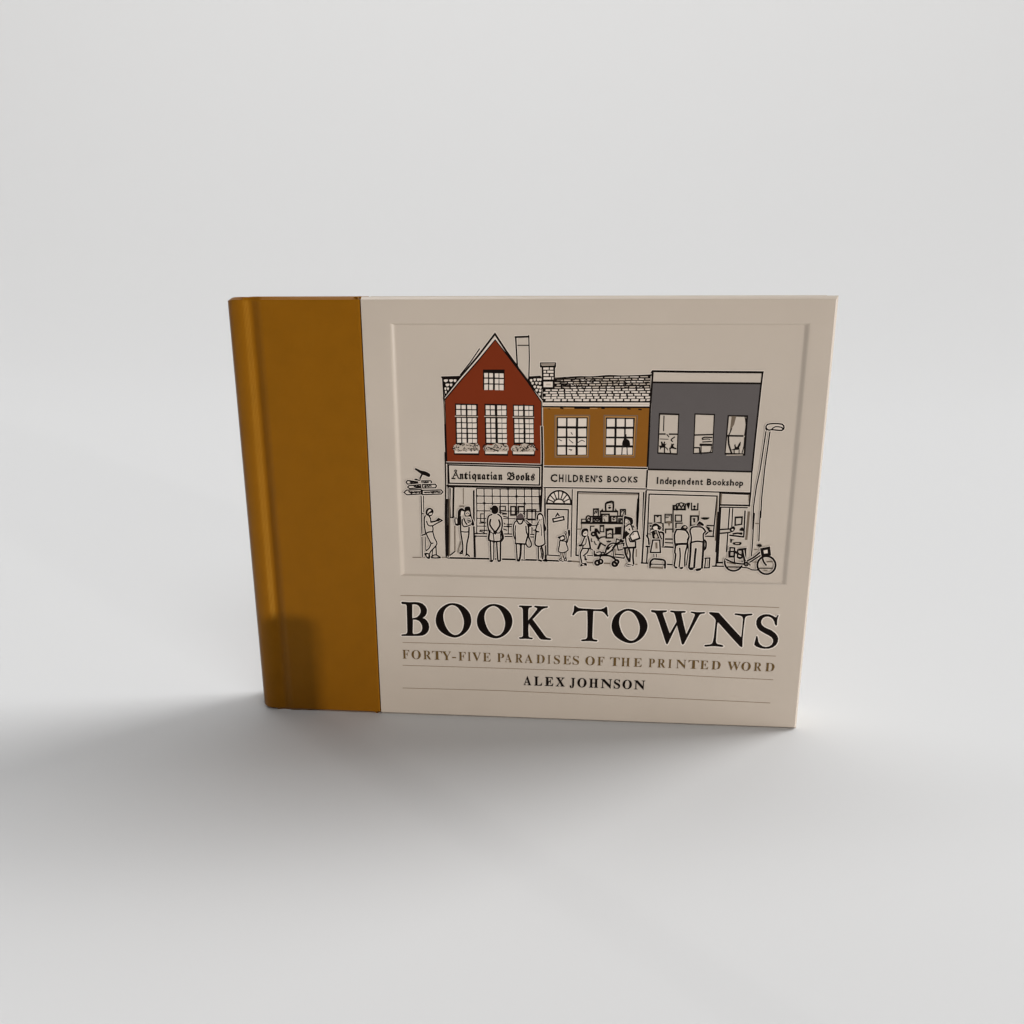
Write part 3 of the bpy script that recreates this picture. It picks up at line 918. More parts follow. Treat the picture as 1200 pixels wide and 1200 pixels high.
s00 k 44 13259 7688 13262 7576
s00 k 44 13369 7578 13414 7467 13457 7445
s00 k 37 13496 7626 13582 7583
s00 k 37 13198 7575 13305 7566'''),
 'printed_house:grey': (0, '''s01 k 87 15256 13902 15294 13952 16542 13938 19141 13931
s01 k 75 15295 13942 15256 12686 15247 10385
s01 k 75 19121 13930 19095 13372 19039 11589 19010 10333
f00 p 0 15317 13892 19085 13891 19079 13582 15309 13591
s00 k 69 15291 13560 17061 13550 19101 13542
f00 g 0 15302 13530 19073 13522 18991 10375 15277 10407
s00 k 75 15295 13942 15256 12686 15247 10385
s00 k 62 19121 13930 19095 13372 19039 11589 19010 10333
s00 k 69 15247 10385 17142 10370 19019 10349
f00 k 0 15575 12463 16303 12449 16313 10941 15578 10973
f00 p 0 15623 12402 16261 12387 16274 11003 15622 11027
f00 k 0 16837 12463 17566 12449 17572 11030 16862 10979
f00 p 0 16880 12413 17519 12398 17539 11072 16901 11022
f00 k 0 18009 12412 18729 12409 18733 10940 17992 10972
f00 p 0 18063 12362 18664 12347 18668 11002 18030 11015
s00 k 41 15760 12363 15767 11811
s00 k 62 15621 11700 15835 11702
s00 k 62 15977 11700 16262 11700
s00 k 31 15647 11518 15951 11512
s00 k 44 15889 11685 15916 11660 15945 11631 15958 11609 15964 11594
s00 k 50 16178 11597 16128 11563 16075 11523 16057 11493 16060 11468 16086 11446 16115 11432
f00 k 0 15621 11279 15665 11276 15711 11280 15701 11343 15687 11408 15710 11431 15740 11427 15762 11377 15780 11336 15791 11377 15803 11428 15828 11429 15848 11410 15839 11371 15833 11337 15871 11346 15904 11356 15882 11324 15854 11282 15856 11253 15874 11227 15912 11202 15948 11173 15960 11117 15953 11081 15925 11130 15876 11190 15793 11202 15715 11188 15690 11135 15683 11096 15672 11141 15660 11206 15634 11249
f00 k 0 16036 11211 16052 11268 16067 11321 16054 11347 16047 11358 16080 11350 16119 11340 16140 11351 16154 11359 16168 11345 16174 11322 16155 11296 16141 11267 16163 11237 16197 11213 16228 11204 16252 11195 16266 11164 16254 11140 16176 11156 16092 11175 16056 11153 16040 11137 16033 11165
s00 k 50 15831 11190 15840 11006
s00 k 50 16019 11192 16055 11008
s00 k 59 16903 11677 17521 11702
s00 k 56 17158 11553 17185 11576 17244 11599 17383 11599 17510 11593
s00 k 41 17160 11516 17252 11528 17354 11537 17411 11530 17444 11520
s00 k 47 17183 11426 17501 11447
s00 k 93 17100 11324 17509 11323
f00 k 0 17081 11351 17152 11352 17174 10967 17138 10967 17120 11297
s00 k 56 16893 11212 17089 11214 17110 11003
s00 k 37 17512 11265 17513 11198 17503 11118 17475 11064 17420 11026 17299 11014 17189 11013
f00 k2 0 18152 12375 18318 12377 18260 12071 18182 11926 18122 11763 18137 12070
s00 k 44 18182 11926 18155 11840 18123 11745 18100 11697 18084 11672
s00 k 69 18058 11663 18604 11660
s00 k 69 18087 11636 18092 11568 18100 11472 18112 11382 18131 11310 18155 11244 18178 11182 18202 11118 18226 11059 18242 11018
s00 k 41 18626 12344 18655 12234 18680 12075 18671 11860 18656 11678
s00 k 41 18661 11606 18666 11478 18664 11315 18638 11160 18612 11041
f00 k 0 18198 11145 18258 11167 18336 11202 18330 11257 18311 11311 18328 11351 18352 11366 18363 11325 18375 11275 18397 11254 18421 11258 18442 11306 18466 11368 18506 11429 18539 11459 18542 11397 18532 11314 18510 11272 18493 11240 18510 11200 18515 11167 18458 11153 18375 11147 18269 11142
s00 k 44 18322 11147 18331 11019
s00 k 37 18499 11149 18508 11021
s00 k 50 18030 11015 18650 11004
s00 w2 31 18069 10951 18635 10968
f01 p 0 15259 10343 18990 10322 19014 9576 15246 9622
s01 k 56 15247 9611 17186 9578 19015 9555
s01 k 62 19009 10344 19027 9534 19011 9048
s01 k 72 15247 10385 15236 9633 15190 6760
s01 k 59 15350 7823 15347 9451 17824 9417 17774 7874
s01 k 62 17920 9537 17948 8264 17949 6731
s01 k2 37 17846 9406 17868 7709
s01 k 59 15378 7386 15360 6765
s01 k 69 15158 6760 15499 6752 16011 6733 16395 6715
s01 k 62 16777 6715 16925 6709
s01 k 75 15313 7419 15514 7421
s01 k 81 15832 7428 16383 7404
s01 k 69 15317 7855 15396 7723 15422 7500
s01 k 37 17469 6815 17511 6816
s00 k 53 16366 9031 16245 9029 16290 8009
s00 k 62 16253 8868 16373 8874
s00 k 81 16373 8887 16706 8885
s10 k 56 16283 9017 16366 9018 16373 8881 16290 8879
s00 k 50 16911 9141 16925 8880
s00 k 56 17146 9123 17151 8884
s00 k 62 16925 8876 17151 8880
f00 k 0 16969 9012 16999 9042 17040 9056 17070 9030 17085 8992 17059 8969 17035 8947 17073 8915 17101 8888 17034 8879 16966 8885 16985 8912 17015 8947 16991 8980
s00 k2 31 17207 8841 17218 8645
s10 k 56 15582 8636 15820 8640 15833 8354 15594 8349
f00 k 0 15607 8627 15775 8631 15703 8554
s10 k 47 15965 8687 16199 8691 16214 8362 15980 8357
f00 k2 0 15998 8419 16111 8432 16228 8424 16215 8390 16169 8339 16153 8256 16138 8201 16115 8255 16086 8337 16024 8386
s00 k 37 15999 8622 16155 8636
s00 k 37 16002 8556 16096 8569
s10 k 53 16346 8661 16572 8665 16584 8431 16358 8426
s10 k 72 16927 8265 16911 8635 17187 8640 17201 8293
s00 k 69 17037 8543 17054 8411
s00 k 41 16996 8531 17079 8537
f00 k 0 17274 8580 17407 8601 17543 8601 17533 8555 17476 8507 17425 8500 17371 8512 17299 8545
s00 k 56 16619 8356 16382 8352 16394 8122
s00 k 56 16019 7959 16012 8110 16285 8115 16282 7998
s00 k 62 15967 7724 16329 7727
s00 k 50 15973 7590 16336 7574
s00 k 41 15329 8333 15498 8334
s00 k 41 15346 7912 15505 7913
s00 k 62 15907 8333 15947 7466
s00 k 37 15823 8354 15887 8322
s10 k 50 16358 9082 16537 9140 16696 9088 16696 8887 16384 8864
s00 k 56 16403 8919 16427 9010 16462 9084 16504 9019 16547 8949 16584 9011 16619 9071 16653 9005 16678 8924
f00 k 0 16715 9116 16784 9149 16858 9151 16863 9089 16845 9009 16829 8939 16809 8900 16786 8940 16762 9008 16727 9066
s00 k 50 17373 8582 17434 8552 17506 8530 17551 8555 17580 8586
f00 k 0 17470 8254 17558 8237 17656 8192 17642 8164 17623 8136 17707 8102 17767 8067 17658 8028 17536 8007 17553 8035 17584 8091 17518 8182
s00 k 56 17492 7868 17806 7863
s00 k 56 17520 8283 17780 8283
s01 k 81 17930 9537 19018 9512
f01 k2 0 17952 9516 18003 9517 17999 9095 17948 9094
f01 k2 0 18948 9490 19020 9491 19026 9114 18986 9113
s01 k 75 17938 9083 19029 9081
s01 k 56 17985 8997 18953 8993
s01 k 59 17985 8997 18007 6817
s01 k 59 18308 8949 18303 7273
s01 k 53 18421 8951 18436 8109
s01 k 65 18873 8872 18894 7875
s01 k2 87 19016 8832 19004 8285 18992 7778
s01 k 75 18375 7924 18888 7869
s01 k 62 17903 8811 17916 7264
s01 k 81 17963 6838 18267 6850
s01 k 62 17824 6695 18277 6699
s10 k 59 18540 8616 18783 8635 18785 8358 18552 8316
s00 k 75 18536 8615 18793 8631
f00 p 0 18029 8133 18359 8162 18387 8064 18037 8001
s00 k 62 18028 8138 18380 8167
s00 k 62 18038 7990 18389 8035
f00 k 0 18358 8184 18420 8244 18497 8275 18543 8244 18565 8188 18548 8130 18510 8077 18459 8044 18409 8042 18368 8105
f00 w 0 18498 8139 18496 8125 18487 8114 18474 8108 18459 8108 18446 8113 18436 8124 18432 8137 18434 8151 18443 8162 18455 8168 18470 8168 18484 8162 18494 8152
f00 k 0 18704 8125 18744 8193 18810 8248 18845 8223 18867 8173 18878 8127 18862 8095 18776 8098
s00 k 69 18496 7978 18568 7995 18660 8010 18754 7999 18828 7985
f00 k 0 18721 8026 18771 8043 18824 8040 18839 7996 18830 7951 18790 7946 18747 7961 18722 7993
f00 k 0 18400 7792 18574 7747 18482 7723 18468 7629 18419 7633
f00 k 0 18514 7646 18666 7670 18819 7668 18840 7609 18792 7547 18671 7538 18550 7555 18498 7600
f00 w2 0 18603 7625 18748 7635 18741 7595 18616 7588'''),
 'printed_signpost': (2, '''s01 k 56 6807 9296 6805 8828 6793 7926
s01 k 50 6898 9275 6890 8605
s01 k 50 6809 8548 6892 8534
s01 k 53 6791 7983 6785 7389 6775 6809
s01 k 47 6800 8548 6795 7983
s01 k 90 6623 10280 6689 10240 6776 10194 6861 10165 6947 10140 7038 10112 7108 10090
f01 k 0 6602 10284 6612 10311 6661 10311 6734 10275 6821 10232 6906 10216 6992 10198 7090 10156 7167 10106 7187 10056 7177 10012 7155 9984 7115 9974 7053 9998 6987 10031 6940 10043 6891 10058 6825 10094 6753 10144 6665 10217
s01 k 81 6881 10102 6812 9963
f01 k 0 6560 9893 6637 9916 6786 9853 6763 9813 6590 9832
f01 p 0 6794 9936 6854 9937 6844 9297 6801 9296
f01 p 0 6251 9763 6308 9830 6416 9820 6686 9785 6706 9726 6303 9693
s11 k 59 6251 9763 6308 9830 6416 9820 6686 9785 6706 9726 6303 9693
f01 p 0 6851 9827 7198 9832 7231 9780 7173 9718 6868 9704
s11 k 59 6851 9827 7198 9832 7231 9780 7173 9718 6868 9704
f01 p 0 6303 9576 6355 9630 6540 9646 6807 9681 6820 9562 6373 9519
s11 k 59 6303 9576 6355 9630 6540 9646 6807 9681 6820 9562 6373 9519
f01 p 0 6872 9682 7367 9703 7409 9638 7363 9566 6885 9550
s11 k 59 6872 9682 7367 9703 7409 9638 7363 9566 6885 9550
f01 p 0 6159 9367 6255 9456 6818 9491 6817 9318 6270 9274
s11 k 59 6159 9367 6255 9456 6818 9491 6817 9318 6270 9274
f01 p 0 6861 9461 7578 9486 7645 9410 7574 9327 6855 9292
s11 k 59 6861 9461 7578 9486 7645 9410 7574 9327 6855 9292
s00 k 53 6404 9783 6413 9767 6425 9754 6439 9766 6452 9781
s00 k 53 6441 9783 6449 9763 6461 9745 6476 9757 6488 9773
s00 k 53 6478 9787 6487 9774 6499 9760 6513 9754 6525 9751
s00 k 53 6515 9790 6524 9784 6536 9775 6550 9767 6562 9761
s00 k 53 6552 9794 6560 9760 6572 9731 6587 9746 6599 9768
s00 k 53 6589 9782 6598 9777 6610 9771 6624 9763 6636 9757
s00 k 53 6626 9792 6634 9762 6646 9739 6661 9760 6674 9789
s00 k 53 6663 9791 6672 9778 6684 9766 6698 9761 6710 9760
s00 k 53 6914 9787 6923 9763 6935 9743 6950 9757 6962 9776
s00 k 53 6951 9777 6959 9752 6971 9735 6987 9762 6999 9794
s00 k 53 6988 9793 6997 9765 7008 9740 7023 9750 7035 9766
s00 k 53 7025 9782 7034 9770 7046 9762 7061 9774 7073 9789
s00 k 53 7062 9782 7071 9771 7083 9762 7097 9771 7109 9783
s00 k 53 6540 9627 6549 9615 6561 9602 6575 9596 6586 9593
s00 k 53 6576 9612 6585 9608 6598 9605 6612 9611 6624 9617
s00 k 53 6613 9605 6622 9589 6634 9575 6649 9587 6661 9603
s00 k 53 6650 9609 6659 9606 6672 9601 6686 9592 6697 9585
s00 k 53 6688 9631 6696 9598 6707 9568 6722 9577 6734 9595
s00 k 53 6725 9631 6733 9613 6745 9596 6760 9595 6771 9598
s00 k 53 6761 9621 6770 9617 6783 9613 6797 9613 6809 9614
s00 k 53 6953 9635 6962 9613 6973 9594 6988 9600 7000 9612
s00 k 53 6990 9647 6999 9633 7011 9621 7026 9625 7038 9631
s00 k 53 7027 9629 7036 9631 7049 9634 7063 9641 7075 9648
s00 k 53 7064 9648 7073 9630 7085 9612 7099 9610 7111 9613
s00 k 53 7101 9637 7110 9632 7122 9629 7137 9639 7149 9649
s00 k 53 7138 9651 7147 9638 7159 9627 7174 9635 7186 9647
s00 k 53 7175 9646 7184 9638 7196 9629 7210 9630 7222 9632
s00 k 53 6336 9416 6345 9404 6357 9391 6371 9386 6383 9384
s00 k 53 6373 9414 6381 9389 6393 9366 6408 9369 6420 9379
s00 k 53 6409 9396 6417 9358 6429 9325 6444 9343 6456 9369
s00 k 53 6447 9410 6455 9373 6466 9343 6482 9362 6494 9389
s00 k 53 6483 9390 6492 9381 6505 9372 6519 9368 6531 9366
s00 k 53 6520 9386 6529 9375 6542 9369 6557 9391 6569 9414
s00 k 53 6575 9396 6584 9375 6596 9362 6611 9387 6624 9417
s00 k 53 6613 9407 6621 9381 6633 9361 6648 9378 6660 9402
s00 k 53 6649 9397 6658 9386 6671 9379 6686 9395 6698 9414
s00 k 53 6687 9408 6696 9398 6708 9388 6722 9385 6734 9385
s00 k 53 6724 9413 6732 9382 6744 9357 6759 9383 6772 9417
s00 k 53 6761 9409 6770 9407 6782 9403 6797 9398 6808 9394
s00 k 53 7185 9423 7194 9401 7206 9380 7220 9382 7232 9388
s00 k 53 7222 9416 7231 9391 7243 9369 7257 9379 7269 9395
s00 k 53 7260 9429 7268 9398 7280 9373 7295 9392 7307 9418
s00 k 53 7296 9430 7305 9411 7317 9392 7331 9391 7343 9395
s00 k 53 7333 9428 7342 9412 7354 9395 7368 9391 7380 9391
s00 k 53 7370 9429 7379 9419 7391 9411 7406 9419 7418 9429
s00 k 53 7407 9434 7416 9419 7428 9403 7442 9401 7454 9402
s00 k 53 7444 9434 7453 9410 7465 9389 7479 9403 7492 9421
s00 k 53 7481 9413 7489 9398 7501 9386 7516 9392 7528 9402
s00 k 53 7518 9426 7527 9415 7539 9403 7553 9402 7565 9403
s00 k 53 6924 9392 6933 9385 6945 9380 6959 9383 6971 9387
s00 k 53 6961 9393 6969 9381 6982 9370 6996 9373 7008 9379
s00 k 53 6998 9397 7007 9390 7019 9384 7033 9383 7045 9383
s00 k 53 7034 9389 7044 9388 7056 9388 7071 9392 7083 9397
s00 k 53 7072 9400 7081 9387 7093 9376 7107 9386 7120 9400
s00 k 53 7109 9399 7118 9389 7130 9381 7145 9389 7157 9399
s00 k 50 6794 9947 6795 9837
s00 k 41 6829 9695 6822 9496'''),
 'printed_figure:reader': (3, '''f01 p 0 6937 8438 7069 8440 7151 8250 7461 8380 7590 8293 7233 8060 7226 7821 7326 7436 7344 7310 7309 6849 7154 6845 7160 7076 6934 6933 6894 7070 7124 7351 6949 7759 6904 8098
f01 k 0 6959 8562 6960 8623 6973 8686 7004 8732 7046 8765 7094 8782 7145 8783 7197 8764 7242 8731 7265 8686 7272 8635 7263 8584 7240 8533 7205 8484 7161 8449 7107 8446 7054 8458 7013 8473 6983 8495 6965 8523
f01 w 0 7041 8624 7068 8675 7103 8715 7145 8717 7177 8703 7180 8688 7163 8667 7122 8636 7078 8602 7054 8566 7041 8548 7035 8577
f01 w 0 7098 8549 7158 8575 7215 8587 7213 8556 7185 8519 7144 8504 7106 8504 7090 8523
s01 k 69 6949 8472 6935 8446 6915 8407 6901 8347 6897 8254 6897 8141 6902 8030 6914 7923 6930 7819 6942 7747
s01 k 62 7091 8452 7106 8426 7127 8390 7143 8352 7149 8309 7150 8265 7150 8234
s01 k 81 7146 8221 7202 8230 7281 8245 7349 8265 7394 8297 7427 8335 7450 8362
s01 k 69 7450 8369 7590 8293 7468 8218
s01 k 62 7468 8218 7443 8205 7407 8186 7368 8164 7321 8136 7270 8105 7234 8082
s01 k 62 6986 8258 6995 8220 7008 8168 7026 8123 7048 8096 7073 8077 7106 8066 7153 8067 7207 8076 7245 8082
s01 k 62 7201 8077 7210 8046 7223 8003 7230 7958 7225 7910 7213 7862 7204 7828
s01 k 69 6965 7770 6991 7786 7029 7808 7072 7825 7127 7831 7188 7832 7231 7833
s01 k 69 6781 7682 6960 7747
s01 k 62 6964 7736 6983 7689 7012 7622 7042 7555 7073 7488 7105 7420 7136 7374 7167 7365 7197 7377 7218 7387
s01 k 62 7136 7374 7119 7324 7095 7253 7064 7189 7022 7139 6973 7096 6938 7066
s01 k 65 7225 7787 7237 7732 7254 7654 7275 7583 7300 7529 7328 7481 7348 7436 7358 7397 7360 7361 7349 7322 7318 7273 7273 7220 7230 7170 7189 7126 7148 7085 7115 7047 7093 7012 7078 6981 7068 6959
s01 k 62 7320 7241 7327 6914
s01 k 47 7230 7170 7217 7151 7198 7121 7183 7077 7172 7001 7164 6911 7158 6845
s01 k 44 6916 7621 6921 7071
f01 k 0 6858 6972 6961 6985 7068 6959 7093 6851 7075 6746 7018 6731 6951 6757 6907 6814 6877 6880 6850 6935
f01 w 0 6945 6919 7014 6921 7011 6819 6958 6831
s11 k 65 7134 6785 7138 6831 7199 6881 7252 6903 7311 6907 7369 6884 7420 6851 7475 6819 7474 6793 7303 6779
f01 k 0 7349 8283 7390 8338 7450 8380 7500 8364 7526 8325 7491 8279 7436 8244 7381 8253'''),
 'printed_figure:doorway': (3, '''f01 p 0 8282 8463 8455 8399 8518 8243 8691 8157 8620 7861 8600 7702 8494 6923 8384 6920 8291 7787
f01 k 0 8176 8383 8188 8504 8194 8641 8225 8717 8267 8765 8321 8792 8376 8794 8422 8763 8453 8722 8451 8687 8428 8663 8379 8681 8330 8684 8313 8601 8305 8509 8293 8490 8282 8452 8279 8283 8258 8121 8170 8081 8083 8117 8052 8255 8058 8392 8114 8388
f01 w 0 8101 8359 8162 8360 8167 8180 8115 8179
s01 k2 41 8269 8866 8434 8869
f01 k 0 8467 8825 8505 8852 8555 8866 8613 8869 8663 8855 8679 8817 8683 8762 8692 8690 8702 8606 8720 8505 8743 8405 8776 8323 8805 8249 8822 8167 8812 8109 8737 8112 8669 8145 8691 8185 8725 8247 8717 8360 8678 8460 8581 8463 8482 8456 8444 8507 8432 8578 8441 8659 8457 8735 8458 8787
f01 w2 0 8493 8651 8550 8688 8613 8693 8650 8637 8658 8565 8610 8515 8548 8486 8509 8496 8484 8530 8477 8591
s01 k 41 8513 8580 8537 8599 8568 8614 8598 8600 8622 8582
f01 w 0 8505 8373 8656 8444 8727 8243 8556 8190
s01 k 37 8542 8356 8651 8392
s01 k 56 8558 8293 8683 8332
s01 k 56 8572 8233 8693 8274
f01 w 0 8318 8632 8348 8667 8384 8678 8413 8654 8427 8612 8404 8557 8370 8510 8343 8495 8322 8509 8313 8568
s01 k 72 8293 8464 8293 8367 8292 8230 8293 8103 8291 8015 8290 7936 8296 7832 8315 7676 8341 7494 8359 7332 8360 7204 8352 7096 8346 7023
s01 k 62 8367 8353 8362 8304 8355 8235 8359 8172 8375 8122 8402 8078 8445 8057 8521 8072 8613 8110 8679 8138
s01 k 69 8423 8399 8435 8356 8454 8295 8474 8242 8498 8204 8524 8174 8542 8154
s01 k 62 8325 7864 8362 7859 8415 7853 8467 7849 8518 7852 8568 7857 8603 7861
s01 k 72 8615 8042 8612 7953 8607 7827 8596 7702 8574 7598 8547 7497 8524 7382 8510 7228 8501 7060 8494 6941
s01 k2 31 8284 7468 8165 7030
s01 k 75 8467 6910 8492 6939 8528 6958 8575 6922 8615 6879
s01 k 69 8231 7009 8341 6977
s01 k 62 8310 7102 8252 6963'''),
 'printed_figure:waiting': (3, '''f01 p 0 9369 8484 9500 8576 9716 8580 9845 8471 9886 8090 9830 7909 9860 7525 9822 6747 9702 6767 9686 7476 9555 7484 9526 6763 9438 6760 9402 7515 9359 7582 9384 7900 9327 8214
f01 k 0 9476 8810 9492 8849 9516 8886 9546 8911 9587 8921 9635 8919 9675 8907 9706 8881 9729 8844 9743 8803 9747 8758 9742 8708 9729 8665 9709 8632 9682 8606 9651 8588 9616 8578 9577 8576 9543 8586 9516 8610 9494 8645 9479 8683 9471 8724 9469 8768
s01 k 56 9426 8820 9480 8803
s01 k 56 9441 8764 9484 8772
s01 k 72 9500 8565 9463 8553 9411 8533 9369 8495 9344 8431 9329 8348 9323 8259 9330 8158 9346 8050 9363 7967 9379 7924 9395 7906 9406 7896
s01 k 72 9716 8580 9753 8555 9803 8518 9845 8466 9867 8395 9881 8309 9886 8225 9884 8144 9875 8065 9863 8000 9850 7956 9835 7928 9824 7909
s01 k 84 9446 8374 9431 8316 9413 8234 9417 8149 9465 8058 9534 7965 9585 7899
s01 k 84 9757 8357 9775 8307 9798 8235 9799 8156 9758 8066 9696 7969 9650 7901
f01 k 0 9537 7885 9573 7917 9624 7939 9670 7942 9700 7924 9684 7872 9656 7815 9641 7776 9627 7758 9604 7778 9579 7813 9550 7849
s01 k 50 9363 7945 9398 7913 9447 7869 9493 7834 9529 7819 9561 7812 9584 7809
s01 k 100 9406 7900 9391 7823 9371 7715 9360 7628 9366 7581 9380 7554 9391 7537
s01 k 118 9858 7910 9875 7834 9897 7728 9905 7639 9883 7584 9848 7545 9821 7519
s01 k 81 9359 7548 9414 7532 9494 7510 9577 7496 9665 7497 9757 7506 9821 7513
s01 k 50 9540 7790 9568 7514
s01 k 56 9667 7838 9697 7836 9740 7834 9775 7840 9796 7861 9810 7889 9819 7909
s01 k 50 9819 7818 9822 7592
s01 k 72 9424 7493 9443 6756
s01 k 62 9559 7484 9548 6758
s01 k 75 9664 7493 9706 6762
s01 k 81 9817 7501 9803 6746
f01 k 0 9372 6724 9442 6747 9515 6758 9536 6733 9530 6698 9500 6669 9459 6653 9417 6666 9383 6690 9364 6707
f01 k 0 9675 6732 9739 6756 9812 6765 9833 6739 9826 6705 9785 6680 9734 6671 9690 6697'''),
 'printed_figure:hat': (3, '''f01 p 0 10395 8347 10718 8354 10891 8111 10892 7751 10805 7749 10784 7431 10719 7407 10720 6814 10545 6787 10447 6784 10415 7401 10382 7445 10307 7829 10330 8189
f01 h 0 10417 8426 10433 8498 10482 8572 10534 8614 10589 8628 10639 8603 10680 8554 10709 8477 10710 8407 10650 8390 10568 8395 10479 8401
s01 k 81 10408 8403 10449 8399 10508 8393 10568 8391 10627 8396 10686 8404 10727 8410
s01 k 47 10481 8528 10510 8558 10550 8598 10589 8619 10626 8600 10661 8561 10686 8532
s01 k 72 10455 8326 10470 8297 10492 8257 10514 8226 10533 8214 10553 8210 10572 8212 10591 8216 10610 8224 10628 8240 10645 8270 10660 8308 10671 8335
s01 k 65 10451 8353 10423 8332 10385 8300 10352 8257 10330 8200 10313 8131 10304 8054 10302 7966 10307 7870 10316 7784 10332 7710 10353 7647 10367 7604
s01 k 53 10399 8146 10390 8086 10379 8000 10372 7920 10375 7861 10383 7807 10389 7740 10392 7638 10393 7523 10393 7441
s01 k 84 10378 7434 10427 7432 10496 7429 10567 7427 10640 7423 10715 7420 10767 7417
s01 k 81 10697 8376 10733 8343 10784 8296 10826 8244 10853 8193 10872 8137 10885 8066 10889 7958 10888 7834 10886 7746
s01 k 65 10783 8131 10788 8063 10795 7967 10805 7884 10824 7836 10845 7801 10853 7750 10836 7659 10806 7553 10784 7477
s11 k 69 10860 7739 10831 7674 10800 7570 10784 7477 10794 7411 10820 7357 10850 7319 10881 7300 10917 7298 10947 7308 10974 7330 10995 7365 11001 7413 10983 7484 10949 7568 10918 7638 10898 7694 10879 7737
s01 k 65 10415 7401 10449 6803
s01 k 100 10593 7405 10591 7298 10587 7149 10580 7017 10566 6920 10549 6840 10536 6786
s01 k 47 10724 7407 10720 6814
s01 k 69 10436 6779 10549 6782
f01 k 0 10431 6784 10488 6794 10549 6787 10567 6753 10558 6718 10510 6706 10457 6711 10431 6747'''),
 'printed_figure:ponytail': (3, '''f01 p 0 11256 8342 11428 8412 11474 7943 11510 7447 11417 6830 11264 6827 11262 7351 11153 7417 11151 7936 10977 8135 11193 8184
f01 k 0 11181 8418 11187 8503 11208 8586 11247 8642 11297 8670 11355 8660 11409 8616 11447 8535 11475 8435 11486 8335 11498 8235 11535 8141 11563 8057 11550 7984 11521 7939 11494 7940 11469 7983 11458 8088 11450 8212 11442 8317 11428 8412 11399 8500 11362 8562 11317 8577 11277 8561 11264 8515 11256 8453 11233 8379 11209 8330 11190 8356
f01 w 0 11247 8547 11287 8582 11341 8588 11384 8552 11410 8501 11399 8461 11367 8429 11322 8403 11277 8405 11250 8472
s01 k 65 11256 8315 11240 8269 11218 8204 11197 8139 11176 8078 11156 8018 11155 7970 11189 7940 11241 7923 11280 7912
s01 k 50 11193 8157 10982 8162
s01 k 56 11150 7981 11064 7979
f01 k 0 10874 8272 10952 8253 11025 8203 10998 8144 10947 8098 10920 8101 10900 8133 10874 8209
s01 k 62 10783 8355 10891 8268
s01 k 75 11172 7932 11163 7848 11151 7728 11141 7620 11133 7540 11127 7471 11136 7416 11167 7376 11213 7350 11262 7338 11312 7341 11366 7357 11413 7377 11452 7401 11485 7428 11508 7447
s01 k 69 11454 8390 11458 8276 11465 8112 11474 7943 11487 7763 11502 7578 11512 7447
s01 k 41 11343 8209 11353 8152 11367 8069 11377 7986 11378 7903 11374 7819 11372 7761
s01 k 65 11253 7328 11269 6845
s01 k 84 11374 7349 11395 7279 11423 7179 11441 7082 11440 6993 11429 6908 11421 6849
s01 k 50 11331 7307 11383 7035 11362 6898
s01 k 93 11243 6799 11385 6756
s01 k 50 11150 8161 11257 8208'''),
 'printed_figure:small_child': (3, '''f01 p 0 12070 7573 12285 7577 12398 7218 12313 7114 12317 6874 12111 6869 12020 7209
f01 k 0 11973 7724 12033 7751 12110 7776 12156 7805 12196 7819 12246 7798 12287 7758 12301 7701 12293 7645 12253 7612 12199 7594 12143 7585 12091 7591 12061 7623 12036 7662 11993 7694
f01 w 0 12090 7681 12124 7724 12171 7751 12217 7725 12245 7685 12222 7661 12181 7643 12146 7622 12117 7614 12094 7642
f01 k 0 12369 8002 12408 8034 12450 8012 12464 7904 12458 7793 12426 7763 12389 7787 12370 7893
s01 k 50 12259 7892 12271 7864 12288 7823 12304 7780 12318 7737 12332 7692 12338 7646 12331 7596 12318 7545 12308 7510
s01 k 50 12400 7783 12392 7718 12381 7629 12367 7557 12350 7519 12332 7500 12319 7488
s11 k 37 12259 7937 12284 7955 12312 7949 12325 7900 12324 7848 12299 7830 12271 7836 12258 7885
s11 k 59 12070 7577 12063 7509 12063 7414 12039 7306 12018 7209 12019 7162 12045 7137 12115 7110 12205 7107 12311 7147 12389 7218 12376 7317 12335 7420 12319 7502 12296 7560 12241 7573 12178 7570 12117 7585
s01 k 44 12108 7097 12135 6888
s01 k 44 12249 7101 12225 6890
s01 k 44 12313 7125 12308 6892
s01 k2 37 12162 7099 12208 6917
f01 k 0 12053 6857 12084 6896 12126 6911 12168 6863 12188 6803 12139 6772 12080 6766 12055 6806
f01 k 0 12226 6861 12261 6898 12305 6908 12348 6853 12365 6789 12309 6766 12242 6770 12221 6811
f01 w 0 12142 6836 12140 6824 12135 6814 12127 6809 12118 6809 12110 6814 12105 6823 12103 6835 12105 6847 12110 6857 12118 6862 12126 6862 12134 6857 12140 6848
f01 w 0 12311 6833 12309 6821 12304 6811 12296 6806 12287 6806 12279 6811 12274 6820 12272 6832 12274 6844 12279 6854 12287 6859 12295 6859 12303 6854 12309 6845'''),
